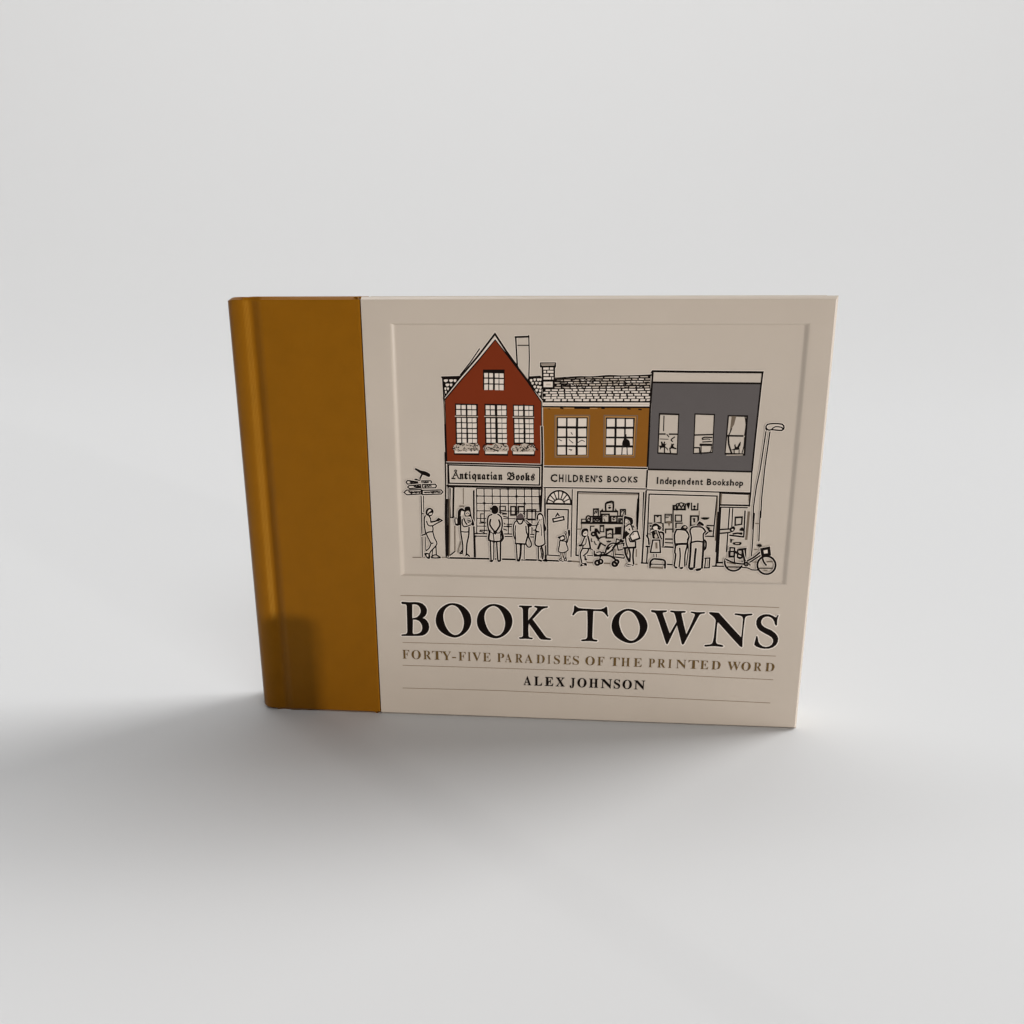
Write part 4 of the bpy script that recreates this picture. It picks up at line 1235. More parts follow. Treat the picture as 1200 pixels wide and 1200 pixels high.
 'printed_figure:boy': (3, '''f01 p 0 13002 7728 13151 7753 13225 7304 13142 7144 13065 6732 12914 6729 12853 7069 12935 7298 12815 7386
f01 k 0 12866 7893 12874 7970 12897 8039 12940 8075 12994 8091 13058 8095 13114 8080 13136 8040 13142 7977 13144 7872 13125 7775 13057 7742 12980 7741 12929 7756 12893 7788 12872 7835
f01 w 0 12945 7884 12964 7933 12997 7974 13047 7989 13093 7976 13110 7912 13106 7842 13075 7809 13032 7796 12991 7799 12957 7817 12943 7846
s01 k2 37 12987 7896 13062 7909
s01 k 69 13001 7732 12986 7689 12963 7628 12940 7569 12919 7516 12898 7467 12883 7432
f01 k 0 12776 7430 12823 7456 12882 7464 12918 7430 12927 7388 12879 7367 12820 7363 12784 7393
s01 k 50 13062 7684 13063 7628 13063 7549 13049 7481 13010 7437 12957 7405 12918 7383
s01 k 84 13129 7775 13142 7725 13162 7652 13180 7574 13199 7485 13216 7390 13229 7323
s01 k 72 12929 7293 13229 7300
s01 k 56 12969 7434 12933 7293
s01 k 69 12925 7270 12901 7224 12870 7154 12853 7069 12867 6952 12896 6819 12918 6724
s01 k 69 13165 7276 13158 7242 13145 7193 13121 7143 13073 7091 13012 7037 12969 6999
s01 k 75 13038 6982 13038 6913 13045 6846 13074 6844 13101 6859
s01 k 53 13229 7304 13382 7190
f01 k 0 12851 6601 12868 6648 12910 6694 13000 6721 13087 6721 13119 6662 13115 6601 13068 6604 13002 6616 12937 6588 12882 6563 12856 6573
f01 w 0 13004 6651 13001 6641 12991 6632 12977 6628 12962 6627 12948 6631 12938 6639 12935 6649 12938 6659 12947 6667 12961 6672 12977 6672 12990 6668 13000 6661'''),
 'printed_pushchair': (4, '''f01 p 0 13402 7082 13808 7159 13845 7341 13948 7478 14204 7484 14062 7233 13983 7027 13403 7014
s11 k 106 13589 6740 13584 6710 13571 6684 13550 6664 13523 6653 13495 6652 13468 6662 13445 6681 13431 6707 13425 6736 13429 6766 13443 6792 13464 6812 13490 6823 13519 6824 13546 6814 13568 6795 13583 6770
s11 k 93 13701 6788 13697 6760 13685 6735 13664 6716 13639 6706 13613 6705 13587 6715 13566 6732 13552 6757 13547 6785 13551 6813 13563 6838 13583 6857 13608 6867 13635 6868 13661 6859 13682 6841 13696 6816
s11 k 112 14258 6711 14253 6681 14239 6654 14215 6635 14186 6624 14155 6623 14125 6632 14100 6651 14084 6677 14078 6706 14082 6736 14097 6762 14121 6782 14150 6793 14181 6794 14211 6785 14235 6766 14252 6740
s11 k 93 14307 6794 14303 6767 14291 6744 14272 6726 14249 6716 14224 6716 14200 6724 14180 6741 14166 6764 14161 6790 14165 6817 14177 6840 14196 6858 14219 6868 14244 6869 14268 6860 14288 6843 14302 6820
s01 k 93 13403 7014 13489 7020 13611 7028 13725 7032 13818 7034 13904 7031 13983 7016 14056 6980 14123 6933 14180 6891 14227 6860 14264 6835 14289 6818
s01 k 72 13377 7206 13393 7009
s01 k 81 13434 7082 13447 7065 13469 7042 13510 7027 13583 7025 13675 7033 13767 7056 13855 7101 13942 7162 14020 7232 14090 7320 14152 7416 14194 7484
s01 k 81 13803 7154 13812 7205 13825 7275 13845 7341 13874 7393 13909 7441 13948 7478 13996 7506 14048 7524 14096 7531 14143 7521 14185 7500 14215 7484
f01 k 0 13865 7240 13865 7299 13887 7369 13938 7399 13983 7400 13980 7352 13954 7294 13906 7252
f01 w 0 13932 7316 13930 7308 13926 7301 13919 7298 13911 7298 13904 7301 13899 7307 13897 7315 13899 7323 13904 7329 13910 7333 13918 7333 13925 7330 13930 7323
s01 k 93 14162 7483 14214 7513 14286 7555 14350 7595 14396 7631 14433 7664 14458 7687
s01 k 62 14202 7709 14181 7540
s01 k 62 14208 7709 14306 7655
s11 k 78 14457 7642 14455 7622 14445 7605 14431 7591 14413 7584 14394 7584 14376 7590 14361 7603 14351 7620 14347 7640 14349 7660 14358 7678 14373 7691 14390 7698 14410 7699 14428 7692 14443 7680 14453 7662
s01 k 50 14082 7278 14111 7030
s01 k2 50 14146 7302 14175 7054
s01 k 62 13469 7147 13540 7168 13614 7177 13645 7139 13642 7087 13580 7046 13515 7016
s01 k 69 13637 7133 13676 7155 13722 7168 13756 7134 13766 7090 13716 7067 13660 7054
s01 k 69 14178 7095 14516 7071
s01 k 69 14069 6995 14503 6944
s11 k 65 14230 7480 14280 7256 14449 7291 14484 7535
s01 k 62 14503 6944 14534 7051
s01 k 62 13618 7019 13611 6966 13599 6905 13578 6863 13558 6835
s01 k 50 13973 7366 14056 7458
s01 k 50 14059 7346 14141 7460'''),
 'printed_figure:mother': (5, '''f01 p 0 14543 8207 14709 8276 14828 7901 14913 7612 14921 7387 14848 7341 14881 6730 14595 6632 14717 6817 14529 7334 14534 7828
f01 k 0 14441 8581 14493 8614 14572 8588 14677 8567 14768 8521 14800 8421 14796 8323 14760 8277 14714 8272 14688 8331 14663 8404 14626 8444 14587 8469 14543 8490 14508 8483 14502 8409 14501 8317 14483 8212 14463 8178 14442 8371
f01 w 0 14511 8405 14540 8428 14577 8433 14599 8402 14605 8363 14577 8340 14543 8335 14518 8367
s01 k 62 14795 8234 14840 8168
s01 k 69 14543 8202 14570 8230 14609 8269 14645 8293 14674 8297 14700 8287 14727 8255 14759 8184 14792 8091 14814 8012 14822 7960 14819 7921 14803 7896 14772 7881 14728 7880 14680 7893 14625 7933 14565 7988 14523 8028
f01 k 0 14627 8086 14645 8126 14672 8147 14698 8092 14712 8032 14687 8031 14654 8049 14634 8065
f01 k 0 14452 8271 14490 8268 14526 8206 14514 8108 14511 8006 14590 7954 14663 7915 14648 7871 14602 7825 14549 7762 14495 7710 14454 7684 14427 7709 14428 7840 14439 8004 14441 8160
s01 k 81 14480 8183 14453 7714
f01 w 0 14825 8008 14972 8024 15067 7749 14785 7631 14687 7831
s11 k 69 14825 8008 14972 8024 15067 7749 14785 7631 14687 7831
s01 k 93 14785 7631 15067 7745
s01 k 69 14535 7783 14542 7723 14552 7638 14564 7559 14582 7495 14602 7438 14616 7399
s01 k 69 14664 7741 14678 7699 14700 7642 14733 7603 14789 7601 14857 7617 14906 7630
s01 k 100 14475 7350 14928 7383
s01 k 81 14913 7612 14923 7387
s01 k 100 14529 7329 14534 7275 14542 7196 14562 7109 14607 7005 14665 6892 14707 6813
s01 k 84 14679 7310 14694 7262 14714 7193 14729 7112 14730 7009 14726 6894 14722 6813
s01 k 84 14853 7336 14847 7255 14840 7139 14838 7024 14848 6914 14863 6806 14874 6730
s01 k2 56 14616 7290 14633 7110
f01 k 0 14591 6637 14620 6688 14678 6730 14767 6708 14850 6684 14885 6722 14895 6753 14903 6709 14877 6650 14766 6620 14650 6606 14600 6613
s01 w 31 14637 6656 14809 6656'''),
 'printed_figure:girl': (3, '''f01 k 0 15480 8159 15492 8226 15520 8293 15573 8330 15634 8344 15693 8323 15746 8286 15782 8249 15802 8199 15804 8108 15788 8039 15750 8078 15696 8130 15621 8109 15550 8078 15515 8082 15495 8099 15481 8122
f01 w 0 15546 8189 15604 8224 15670 8240 15708 8203 15720 8153 15685 8121 15634 8102 15593 8105 15561 8123 15541 8154
s01 k 50 15418 8235 15445 8251 15469 8258 15463 8226 15451 8192
s01 k 50 15433 8125 15462 8117 15486 8104 15469 8080 15446 8058
s01 k 50 15786 8220 15816 8203 15841 8177 15825 8141 15802 8110
s01 k 50 15449 7992 15502 7982
f01 k 0 15516 8042 15626 8079 15745 8069 15792 7978 15817 7866 15855 7785 15871 7729 15838 7722 15776 7727 15691 7700 15610 7678 15574 7689 15555 7722 15533 7782 15517 7860 15500 7958
f01 w2 0 15602 7850 15661 7952 15736 7793 15649 7746
f01 w2 0 15596 8006 15679 8019 15671 7974
f01 w2 0 15765 7998 15858 7800 15827 7777
s01 k 69 15746 8042 15775 7963 15813 7866 15849 7786 15878 7729
s01 k 93 15811 7999 15860 7994 15913 7979 15934 7939 15942 7902
s01 k 75 15947 7913 15947 7466
f01 p 0 15557 7682 15810 7687 15859 7202 15486 7193
s11 k 75 15557 7682 15810 7687 15859 7202 15486 7193
s01 k2 75 15688 7573 15707 7371
s01 k 44 15610 7162 15631 6959
s01 k 44 15716 7164 15724 6984'''),
 'printed_case': (4, '''s01 k 93 15502 6575 15497 6637 15492 6725 15497 6802 15520 6856 15554 6899 15594 6929 15639 6942 15690 6943 15747 6939 15818 6936 15897 6929 15961 6915 16003 6898 16031 6875 16049 6833 16058 6753 16056 6655 16054 6584
s01 k2 50 15506 6593 15976 6582
f01 k 0 15618 6968 15965 6917 15924 6876 15646 6905
s01 k 50 15500 6729 16033 6719'''),
 'printed_figure:browsing_man': (3, '''f01 p 0 16412 8100 16747 8107 16888 7888 16837 7576 16800 6675 16397 6665 16428 7118 16349 7877
f01 k 0 16559 8165 16582 8220 16623 8270 16668 8295 16716 8299 16766 8277 16807 8241 16826 8197 16824 8153 16795 8116 16747 8092 16683 8088 16621 8100 16578 8127
f01 w2 0 16653 8211 16690 8240 16739 8255 16766 8230 16775 8196 16756 8176 16723 8169 16679 8186
s01 k 81 16390 8109 16440 8112 16510 8115 16579 8115 16640 8109 16700 8099 16748 8085 16780 8064 16801 8038 16814 8020
s01 k 81 16412 8100 16392 8053 16365 7984 16348 7899 16351 7787 16365 7661 16379 7566 16391 7526 16403 7519 16411 7517
s01 k 81 16774 8063 16810 8018 16858 7954 16888 7888 16881 7822 16855 7756 16835 7709
s01 k 75 16878 7799 16865 7741 16848 7658 16842 7576 16855 7493 16878 7411 16895 7353
s01 k 112 16398 7530 16452 7536 16529 7545 16607 7553 16686 7557 16766 7560 16821 7562
s01 k 78 16421 7477 16482 7519
s01 k 81 16412 7499 16404 7423 16394 7318 16391 7229 16402 7192 16419 7173 16428 7118 16422 6981 16407 6808 16396 6683
s01 k 72 16565 7391 16576 7314 16592 7202 16602 7077 16598 6925 16589 6759 16581 6642
s01 k 72 16844 7527 16824 7425 16796 7278 16777 7126 16776 6961 16785 6790 16792 6670
s01 k 50 16891 7353 16851 6721
f01 k 0 16371 6682 16419 6679 16483 6655 16520 6628 16532 6600 16496 6575 16444 6570 16395 6626
f01 k 0 16591 6619 16667 6647 16742 6655 16738 6606 16704 6554 16661 6549 16619 6563 16590 6590'''),
 'printed_figure:hatted_man': (4, '''f01 p 0 16923 8133 17012 8223 17325 8229 17481 8056 17430 7678 17444 7254 17428 6622 17141 6638 16951 6633 16962 7601
f01 k 0 17103 8280 17120 8304 17152 8336 17187 8410 17239 8459 17343 8399 17424 8315 17394 8275 17335 8247 17316 8219 17289 8202 17213 8205 17138 8221 17108 8248
f01 h 0 17155 8292 17190 8326 17235 8349 17275 8341 17299 8317 17291 8276 17262 8239 17214 8230 17168 8237 17151 8261
s01 k 81 16915 8018 16913 8048 16912 8092 16921 8133 16937 8168 16962 8200 17012 8223 17106 8237 17224 8241 17325 8225 17396 8174 17450 8103 17486 8052
s01 k 72 16917 8044 16935 7980 16960 7888 16977 7801 16978 7724 16972 7651 16966 7601
s01 k 72 17462 8029 17444 8014 17419 7989 17404 7944 17408 7857 17422 7750 17432 7673
s01 k 84 16982 7619 17035 7636 17110 7658 17189 7672 17275 7670 17363 7659 17425 7651
s01 k 100 16962 7601 16966 7480 16970 7307 16971 7130 16964 6947 16954 6760 16947 6628
s01 k 100 17163 7382 17158 7290 17151 7157 17145 7022 17143 6880 17142 6735 17141 6633
s01 k 100 17428 7611 17430 7528 17434 7406 17436 7253 17435 7039 17432 6793 17430 6617
f01 k 0 16926 6614 17021 6642 17124 6646 17135 6597 17108 6541 17057 6521 16999 6525 16943 6567
f01 k 0 17183 6570 17286 6611 17400 6630 17425 6597 17404 6549 17335 6507 17255 6486 17196 6521
s11 k 81 17434 7711 17473 7719 17514 7668 17529 7614 17532 7546 17530 7462 17516 7390 17478 7346 17442 7365 17428 7540
s01 k 75 17488 7945 17576 8036'''),
 'printed_box': (3, '''s11 k 69 17437 7001 17699 7024 17701 6640 17449 6622
s01 k 62 17554 6986 17532 6636'''),
 'printed_street_lamp': (2, '''s01 k 59 19402 11944 19300 10443 19211 9804 19164 9051 19197 8179
s01 k 59 19538 11863 19459 10551 19432 9379 19453 8622
s01 k 59 19214 8792 19217 8114 19230 7650 19225 7138
s01 k 56 19419 8882 19439 8184 19453 7722
s01 k2 34 19274 8400 19423 8394
f01 p 0 19384 11980 19460 12098 19937 12103 20006 11986 19917 11867 19590 11905 19528 11863 19417 11877
s11 k 65 19387 11944 19384 12017 19426 12088 19521 12114 19647 12121 19801 12121 19937 12103 19999 12050 20016 11986 20005 11923 19941 11877 19765 11886 19590 11905 19539 11892 19516 11883 19445 11903
s01 k 56 19589 11915 19633 11963 19706 12009 19823 12009 19931 11990 19965 11959 19971 11929
s01 k 93 19391 11954 19426 11893'''),
 'printed_bicycle': (4, '''s11 k 93 20133 6801 20131 6722 20112 6646 20078 6578 20029 6520 19969 6476 19901 6448 19827 6437 19752 6444 19680 6469 19613 6510 19556 6565 19511 6631 19481 6706 19466 6785 19469 6864 19488 6939 19523 7007 19571 7064 19631 7108 19699 7136 19772 7146 19847 7139 19919 7115 19986 7074 20043 7019 20087 6953 20118 6879
s01 k 90 18904 6942 18913 6879 18911 6816 18898 6755 18873 6699 18839 6648 18795 6605 18744 6572 18688 6550 18628 6539 18567 6540 18506 6552 18448 6576 18395 6611 18349 6655 18311 6707 18283 6764 18265 6826 18259 6889 18265 6951 18281 7011
s01 k 84 19570 7342 19512 7281 19428 7195 19348 7118 19276 7064 19207 7019 19149 6984 19104 6957 19071 6939 19048 6927
s01 k 72 19582 7191 19521 7147 19435 7084 19355 7024 19289 6973 19228 6925 19176 6890 19133 6875 19097 6874 19073 6874
f01 k 0 18922 7388 19019 7401 19054 6910 19012 6909
f01 k 0 18701 7416 19031 7464 19025 7374 18788 7365
s01 k 62 18893 7354 18911 7267 18938 7154 18980 7030 19017 6931
s11 k 78 18419 7450 18584 7440 18596 7119 18429 7106
s11 k 81 18392 7293 18583 7302 18593 7096 18409 7087
s11 k 78 18704 7367 18875 7367 18876 7062 18715 7081
s01 k 84 18606 7276 18886 7148
s01 k 62 18585 7123 18621 6895
s01 k 75 18625 7303 18734 7238
s01 k 81 18311 6982 18387 6945 18496 6895 18613 6854 18749 6833 18892 6821 18994 6814
s01 k 69 18865 7308 18945 7064 18992 6829
s01 k 50 18703 7081 18752 7044 18812 7016 18858 7047 18891 7085
s11 k 75 19123 6817 19117 6783 19094 6758 19061 6748 19027 6756 19001 6780 18989 6814 18996 6847 19019 6873 19051 6883 19085 6874 19112 6850
f01 k 0 19081 6816 19080 6804 19073 6794 19064 6789 19053 6789 19042 6794 19034 6803 19031 6815 19033 6826 19039 6836 19049 6841 19060 6842 19070 6837 19078 6827
s01 k 62 19096 6843 19138 6836 19181 6823 19194 6793 19196 6767
s01 k 84 19603 7191 19619 7125 19643 7031 19673 6947 19714 6882 19761 6826 19794 6788
f01 w 0 19580 7409 19831 7468 19877 7220 19635 7179
s11 k 131 19580 7409 19831 7468 19877 7220 19635 7179
s01 k 81 19553 7435 19615 7169
f00 k 0 19579 7558 19572 7533 19550 7512 19516 7500 19477 7500 19441 7510 19415 7529 19405 7554 19412 7579 19434 7600 19468 7612 19507 7613 19543 7602 19568 7583
f00 k 0 19534 7546 19561 7602 19557 7524 19446 7477
f00 k2 0 19448 7397 19441 7389 19419 7383 19388 7379 19353 7378 19321 7381 19298 7386 19290 7394 19297 7402 19319 7408 19350 7412 19385 7413 19417 7411 19439 7405
s00 k 50 18377 6686 18918 6690
s00 k 44 19538 6662 20032 6675
s00 k2 44 18350 6870 18658 6810
s00 k2 31 19280 6904 19447 6908
s00 k2 31 19722 6577 19848 6573
s00 k2 44 19821 6928 20008 6932
s01 k 65 18919 6686 19015 6679 19130 6664 19206 6628 19281 6595 19396 6590 19491 6594'''),
}
GLYPHS = {
 'BA': ('155 -3 0 -3 0 22 21 26 36 35 50 54 63 83 236 515 260 514 435 96 451 62 464 40 478 27 500 22 500 -3 260 -3 260 22 306 30 319 51 317 64 308 88 287 142 128 142 101 76 99 71 98 64 97 58 97 54 109 31 148 23 155 23 206 342 141 179 272 179', '6 8 7;6 31 8;31 9 8;6 32 31;33 9 31;6 22 32;22 33 32;22 21 33;21 9 33;6 23 22;20 9 21;20 10 9;19 10 20;5 23 6;5 24 23;5 25 24;18 10 19;5 26 25;18 11 10;5 27 26;5 28 27;4 28 5;17 11 18;17 12 11;3 28 4;3 29 28;16 12 17;16 13 12;2 29 3;2 30 29;2 0 30;15 13 16;1 0 2;15 14 13'),
 'BE': ('466 -3 0 -3 0 21 38 25 58 35 69 54 72 86 72 405 69 444 58 465 38 475 2 479 2 503 463 503 463 348 439 348 421 408 388 444 336 463 261 470 239 469 224 467 215 463 210 456 207 444 206 426 206 273 216 273 261 279 291 297 312 330 326 382 350 382 350 127 325 127 318 169 307 198 292 218 271 231 242 239 206 241 206 74 209 52 216 41 232 35 260 33 313 36 357 45 393 61 424 84 449 116 472 160 500 160', '11 13 12;11 19 13;19 18 13;18 17 13;17 16 13;16 14 13;10 19 11;9 19 10;9 20 19;9 21 20;9 22 21;8 22 9;8 23 22;8 24 23;8 25 24;7 25 8;7 26 25;15 14 16;6 26 7;30 32 31;30 33 32;29 33 30;28 33 29;27 37 28;37 36 28;36 33 28;6 27 26;6 40 27;40 39 27;39 38 27;38 37 27;6 39 40;41 39 40;6 41 39;35 33 36;34 33 35;50 52 51;50 0 52;49 0 50;5 41 6;48 0 49;5 42 41;47 0 48;4 42 5;4 43 42;46 0 47;4 44 43;45 0 46;4 45 44;3 45 4;3 0 45;2 0 3;1 0 2'),
 'BH': ('233 -3 0 -3 0 22 31 27 48 37 56 56 59 89 59 416 56 445 48 463 31 474 1 479 1 503 233 503 233 479 209 476 194 471 184 465 178 455 174 439 173 416 173 278 328 278 328 416 327 439 324 455 318 465 308 471 293 476 268 479 268 503 500 503 500 479 469 473 453 464 445 446 442 416 442 89 445 58 453 38 469 27 500 22 500 -3 268 -3 268 22 299 26 316 36 325 55 328 89 328 240 173 240 173 89 176 56 184 37 201 27 233 22', '11 13 12;11 14 13;29 31 30;29 32 31;29 33 32;10 14 11;10 15 14;28 33 29;10 16 15;27 33 28;9 16 10;27 34 33;9 17 16;26 34 27;25 34 26;9 18 17;25 35 34;8 18 9;24 35 25;8 19 18;24 36 35;7 19 8;23 36 24;7 20 19;22 36 23;7 21 20;22 37 36;6 21 7;6 50 21;50 22 21;50 49 22;49 37 22;6 51 50;48 37 49;48 38 37;47 38 48;5 51 6;5 52 51;47 39 38;4 52 5;4 53 52;46 39 47;46 40 39;4 54 53;3 54 4;45 40 46;45 41 40;3 55 54;2 55 3;44 41 45;43 41 44;2 0 55;1 0 2;43 42 41'),
 'BJ': ('409 97 351 -32 178 -75 130 -71 87 -62 51 -46 24 -26 6 -2 0 25 6 50 23 69 48 81 78 85 110 81 135 70 152 53 157 30 154 13 144 -3 135 -15 132 -21 142 -36 172 -41 202 -37 220 -26 230 -5 234 24 234 403 232 429 226 448 215 461 197 470 170 475 128 479 128 503 500 503 500 479 463 475 440 470 424 462 415 450 410 431 409 403', '33 35 34;33 36 35;33 37 36;32 37 33;32 38 37;31 38 32;31 39 38;30 39 31;30 40 39;29 40 30;29 41 40;28 41 29;28 42 41;27 42 28;27 0 42;26 0 27;26 1 0;11 13 12;11 14 13;10 14 11;10 15 14;9 15 10;9 16 15;8 16 9;8 17 16;7 17 8;25 1 26;7 18 17;6 18 7;6 19 18;24 1 25;6 20 19;6 21 20;23 1 24;5 21 6;23 2 1;5 22 21;22 2 23;5 2 22;4 2 5;3 2 4'),
 'BL': ('468 -3 0 -3 0 22 37 27 57 37 67 56 71 89 71 416 67 446 57 464 37 474 1 479 1 503 287 503 287 479 256 477 235 474 221 467 212 456 208 439 206 416 206 91 207 68 210 53 215 43 225 37 241 34 265 33 317 36 360 46 396 64 425 89 450 125 472 173 500 173', '11 13 12;11 14 13;10 14 11;10 15 14;10 16 15;9 16 10;9 17 16;9 18 17;8 18 9;8 19 18;7 19 8;7 20 19;7 21 20;6 21 7;32 34 33;32 0 34;31 0 32;6 22 21;30 0 31;5 22 6;5 23 22;29 0 30;4 23 5;4 24 23;28 0 29;4 25 24;4 26 25;3 26 4;27 0 28;3 27 26;3 0 27;2 0 3;1 0 2'),
 'BN': ('438 -15 414 -15 101 376 101 86 104 54 113 36 130 26 165 22 165 -3 0 -3 0 22 25 24 40 28 50 35 57 46 61 63 62 86 62 425 34 460 21 473 13 476 0 479 0 503 152 503 399 193 399 414 398 437 394 453 388 464 377 471 361 476 335 479 335 503 500 503 500 479 467 474 450 464 441 446 438 414', '21 23 22;21 20 23;20 19 23;19 24 23;31 33 32;31 34 33;31 35 34;30 35 31;29 35 30;29 36 35;18 24 19;28 36 29;28 37 36;27 37 28;17 24 18;26 37 27;26 38 37;25 38 26;16 2 17;2 24 17;24 38 25;24 0 38;16 3 2;1 24 2;1 0 24;16 4 3;15 4 16;14 4 15;14 5 4;13 5 14;13 6 5;12 6 13;11 6 12;11 7 6;10 7 11;9 7 10;9 8 7'),
 'BO': ('348 5 300 -10 248 -15 197 -10 150 5 108 29 71 61 41 100 19 146 5 196 0 250 5 304 19 354 41 399 71 438 109 470 152 495 200 510 252 515 303 510 350 495 392 471 429 440 459 401 481 356 495 305 500 250 495 196 481 146 458 100 428 61 391 29 163 75 201 31 251 16 340 74 370 250 361 352 336 425 298 469 247 484 159 426 129 250 137 149', '17 19 18;17 20 19;16 20 17;16 21 20;15 40 16;40 21 16;15 41 40;39 21 40;39 22 21;14 41 15;38 22 39;38 23 22;13 41 14;13 42 41;37 23 38;37 24 23;12 42 13;37 25 24;11 42 12;36 25 37;36 26 25;10 42 11;35 26 36;9 42 10;35 27 26;9 43 42;8 43 9;35 28 27;8 32 43;7 32 8;35 29 28;6 32 7;35 30 29;6 33 32;34 30 35;5 33 6;34 31 30;5 34 33;4 34 5;34 0 31;4 0 34;3 0 4;3 1 0;2 1 3'),
 'BS': ('35 -15 0 -15 0 176 37 176 70 105 114 57 171 29 243 19 295 25 334 42 358 67 366 98 346 140 285 173 188 207 109 240 54 275 21 316 10 364 17 407 38 444 71 473 114 496 166 510 224 515 258 513 295 510 334 503 377 495 385 493 391 492 397 491 402 491 421 496 433 515 469 515 469 347 435 347 416 388 390 421 358 448 321 468 281 481 239 485 193 480 157 466 135 444 127 417 134 392 153 371 186 353 233 335 333 302 390 281 433 258 465 234 485 208 496 179 500 146 492 101 468 62 428 30 375 6 311 -9 236 -14 210 -13 183 -11 157 -8 131 -2 108 4 89 7 76 10 69 10 56 9 48 6 42 -1', '23 25 24;33 35 34;33 36 35;23 26 25;22 26 23;22 27 26;22 28 27;32 36 33;21 43 22;43 28 22;43 29 28;43 30 29;43 31 30;43 32 31;43 42 32;42 41 32;41 40 32;40 39 32;39 36 32;21 44 43;21 45 44;20 45 21;20 46 45;20 47 46;19 47 20;38 36 39;19 48 47;18 48 19;18 49 48;37 36 38;18 50 49;17 50 18;17 51 50;17 52 51;16 52 17;16 53 52;16 54 53;15 54 16;15 55 54;14 55 15;14 56 55;14 57 56;13 57 14;13 58 57;1 3 2;1 4 3;12 58 13;12 59 58;11 59 12;1 5 4;11 60 59;10 60 11;9 60 10;9 61 60;1 73 5;73 6 5;8 61 9;8 62 61;73 72 6;72 7 6;7 62 8;72 62 7;71 62 72;70 62 71;1 74 73;69 62 70;69 63 62;1 75 74;68 63 69;1 0 75;67 63 68;66 63 67;66 64 63;65 64 66'),
 'BX': ('183 -3 0 -3 0 21 47 35 86 75 198 229 73 422 56 447 40 465 25 475 8 479 3 479 3 503 260 503 260 479 241 479 210 472 201 455 204 444 213 428 279 323 339 412 353 436 358 454 346 472 307 479 307 503 493 503 493 479 487 479 457 474 432 462 407 440 382 408 300 290 444 64 457 46 469 32 480 25 494 22 500 22 500 -3 248 -3 248 22 256 22 293 28 304 46 300 62 288 86 219 195 143 87 133 67 129 50 141 29 183 22', '11 13 12;11 14 13;25 27 26;25 28 27;24 29 25;29 28 25;10 14 11;9 15 10;15 14 10;9 16 15;24 30 29;8 16 9;24 31 30;8 17 16;23 31 24;7 17 8;23 32 31;7 18 17;22 32 23;6 18 7;6 19 18;22 33 32;21 33 22;6 20 19;5 20 6;20 33 21;20 34 33;5 34 20;5 35 34;4 49 5;49 35 5;4 50 49;48 35 49;4 51 50;47 35 48;3 51 4;3 52 51;47 36 35;46 36 47;3 53 52;46 37 36;45 37 46;2 53 3;45 38 37;2 54 53;44 38 45;44 39 38;42 44 43;42 39 44;42 40 39;42 41 40;2 0 54;1 0 2'),
 'b-': ('0 133 0 192 500 192 500 133', '0 2 1;0 3 2'),
 'bA': ('143 5 0 5 0 16 17 18 35 29 50 49 65 80 241 507 254 506 434 93 450 58 465 34 482 20 500 16 500 5 269 5 269 16 313 23 330 49 327 66 318 91 293 150 118 150 88 79 86 73 85 65 84 58 83 52 99 24 144 15 143 15 204 364 125 171 286 171', '6 8 7;6 31 8;31 9 8;6 32 31;33 9 31;6 22 32;22 33 32;22 21 33;21 9 33;6 23 22;20 9 21;20 10 9;19 10 20;5 23 6;5 24 23;5 25 24;18 10 19;5 26 25;18 11 10;5 27 26;5 28 27;4 28 5;17 11 18;17 12 11;3 28 4;3 29 28;16 12 17;16 13 12;2 29 3;16 14 13;1 30 2;30 29 2;15 14 16;1 0 30'),
 'bD': ('235 5 6 5 6 15 32 18 53 29 63 49 67 82 67 411 63 448 50 472 28 483 0 486 0 495 227 495 346 479 431 431 483 354 500 250 434 67 188 34 204 24 229 21 296 36 342 79 369 151 378 252 342 423 230 481 204 478 188 469 180 450 178 423 178 79 180 52', '11 13 12;11 14 13;10 27 11;27 14 11;9 27 10;9 28 27;26 14 27;26 15 14;9 29 28;8 29 9;8 30 29;8 31 30;7 31 8;26 16 15;25 16 26;7 32 31;6 32 7;25 17 16;24 17 25;24 18 17;23 18 24;5 32 6;22 18 23;5 33 32;22 0 18;5 19 33;4 19 5;21 0 22;4 20 19;3 20 4;3 21 20;3 0 21;2 0 3;1 0 2'),
 'bE': ('468 5 0 5 0 14 33 17 58 29 71 51 75 85 75 405 71 446 58 471 33 483 2 486 2 495 463 495 463 356 454 356 437 412 400 450 343 471 263 478 239 477 222 475 209 470 201 460 197 445 196 426 196 265 216 265 266 271 301 292 324 327 337 374 346 374 346 135 336 135 331 170 319 201 301 224 276 239 245 247 206 249 196 249 196 73 199 50 210 34 230 27 261 25 318 28 365 37 405 54 438 79 466 112 487 152 500 152', '11 13 12;11 19 13;19 18 13;18 17 13;17 16 13;16 14 13;10 19 11;9 20 10;20 19 10;9 21 20;9 22 21;8 22 9;8 23 22;8 24 23;7 24 8;7 25 24;7 26 25;15 14 16;6 26 7;30 32 31;30 33 32;29 33 30;28 36 29;36 33 29;27 38 28;38 37 28;37 36 28;6 41 26;41 27 26;41 40 27;40 39 27;39 38 27;6 42 41;35 33 36;34 33 35;51 53 52;51 0 53;50 0 51;5 42 6;49 0 50;5 43 42;48 0 49;4 43 5;4 44 43;47 0 48;4 45 44;3 45 4;46 0 47;3 46 45;3 0 46;2 0 3;1 0 2'),
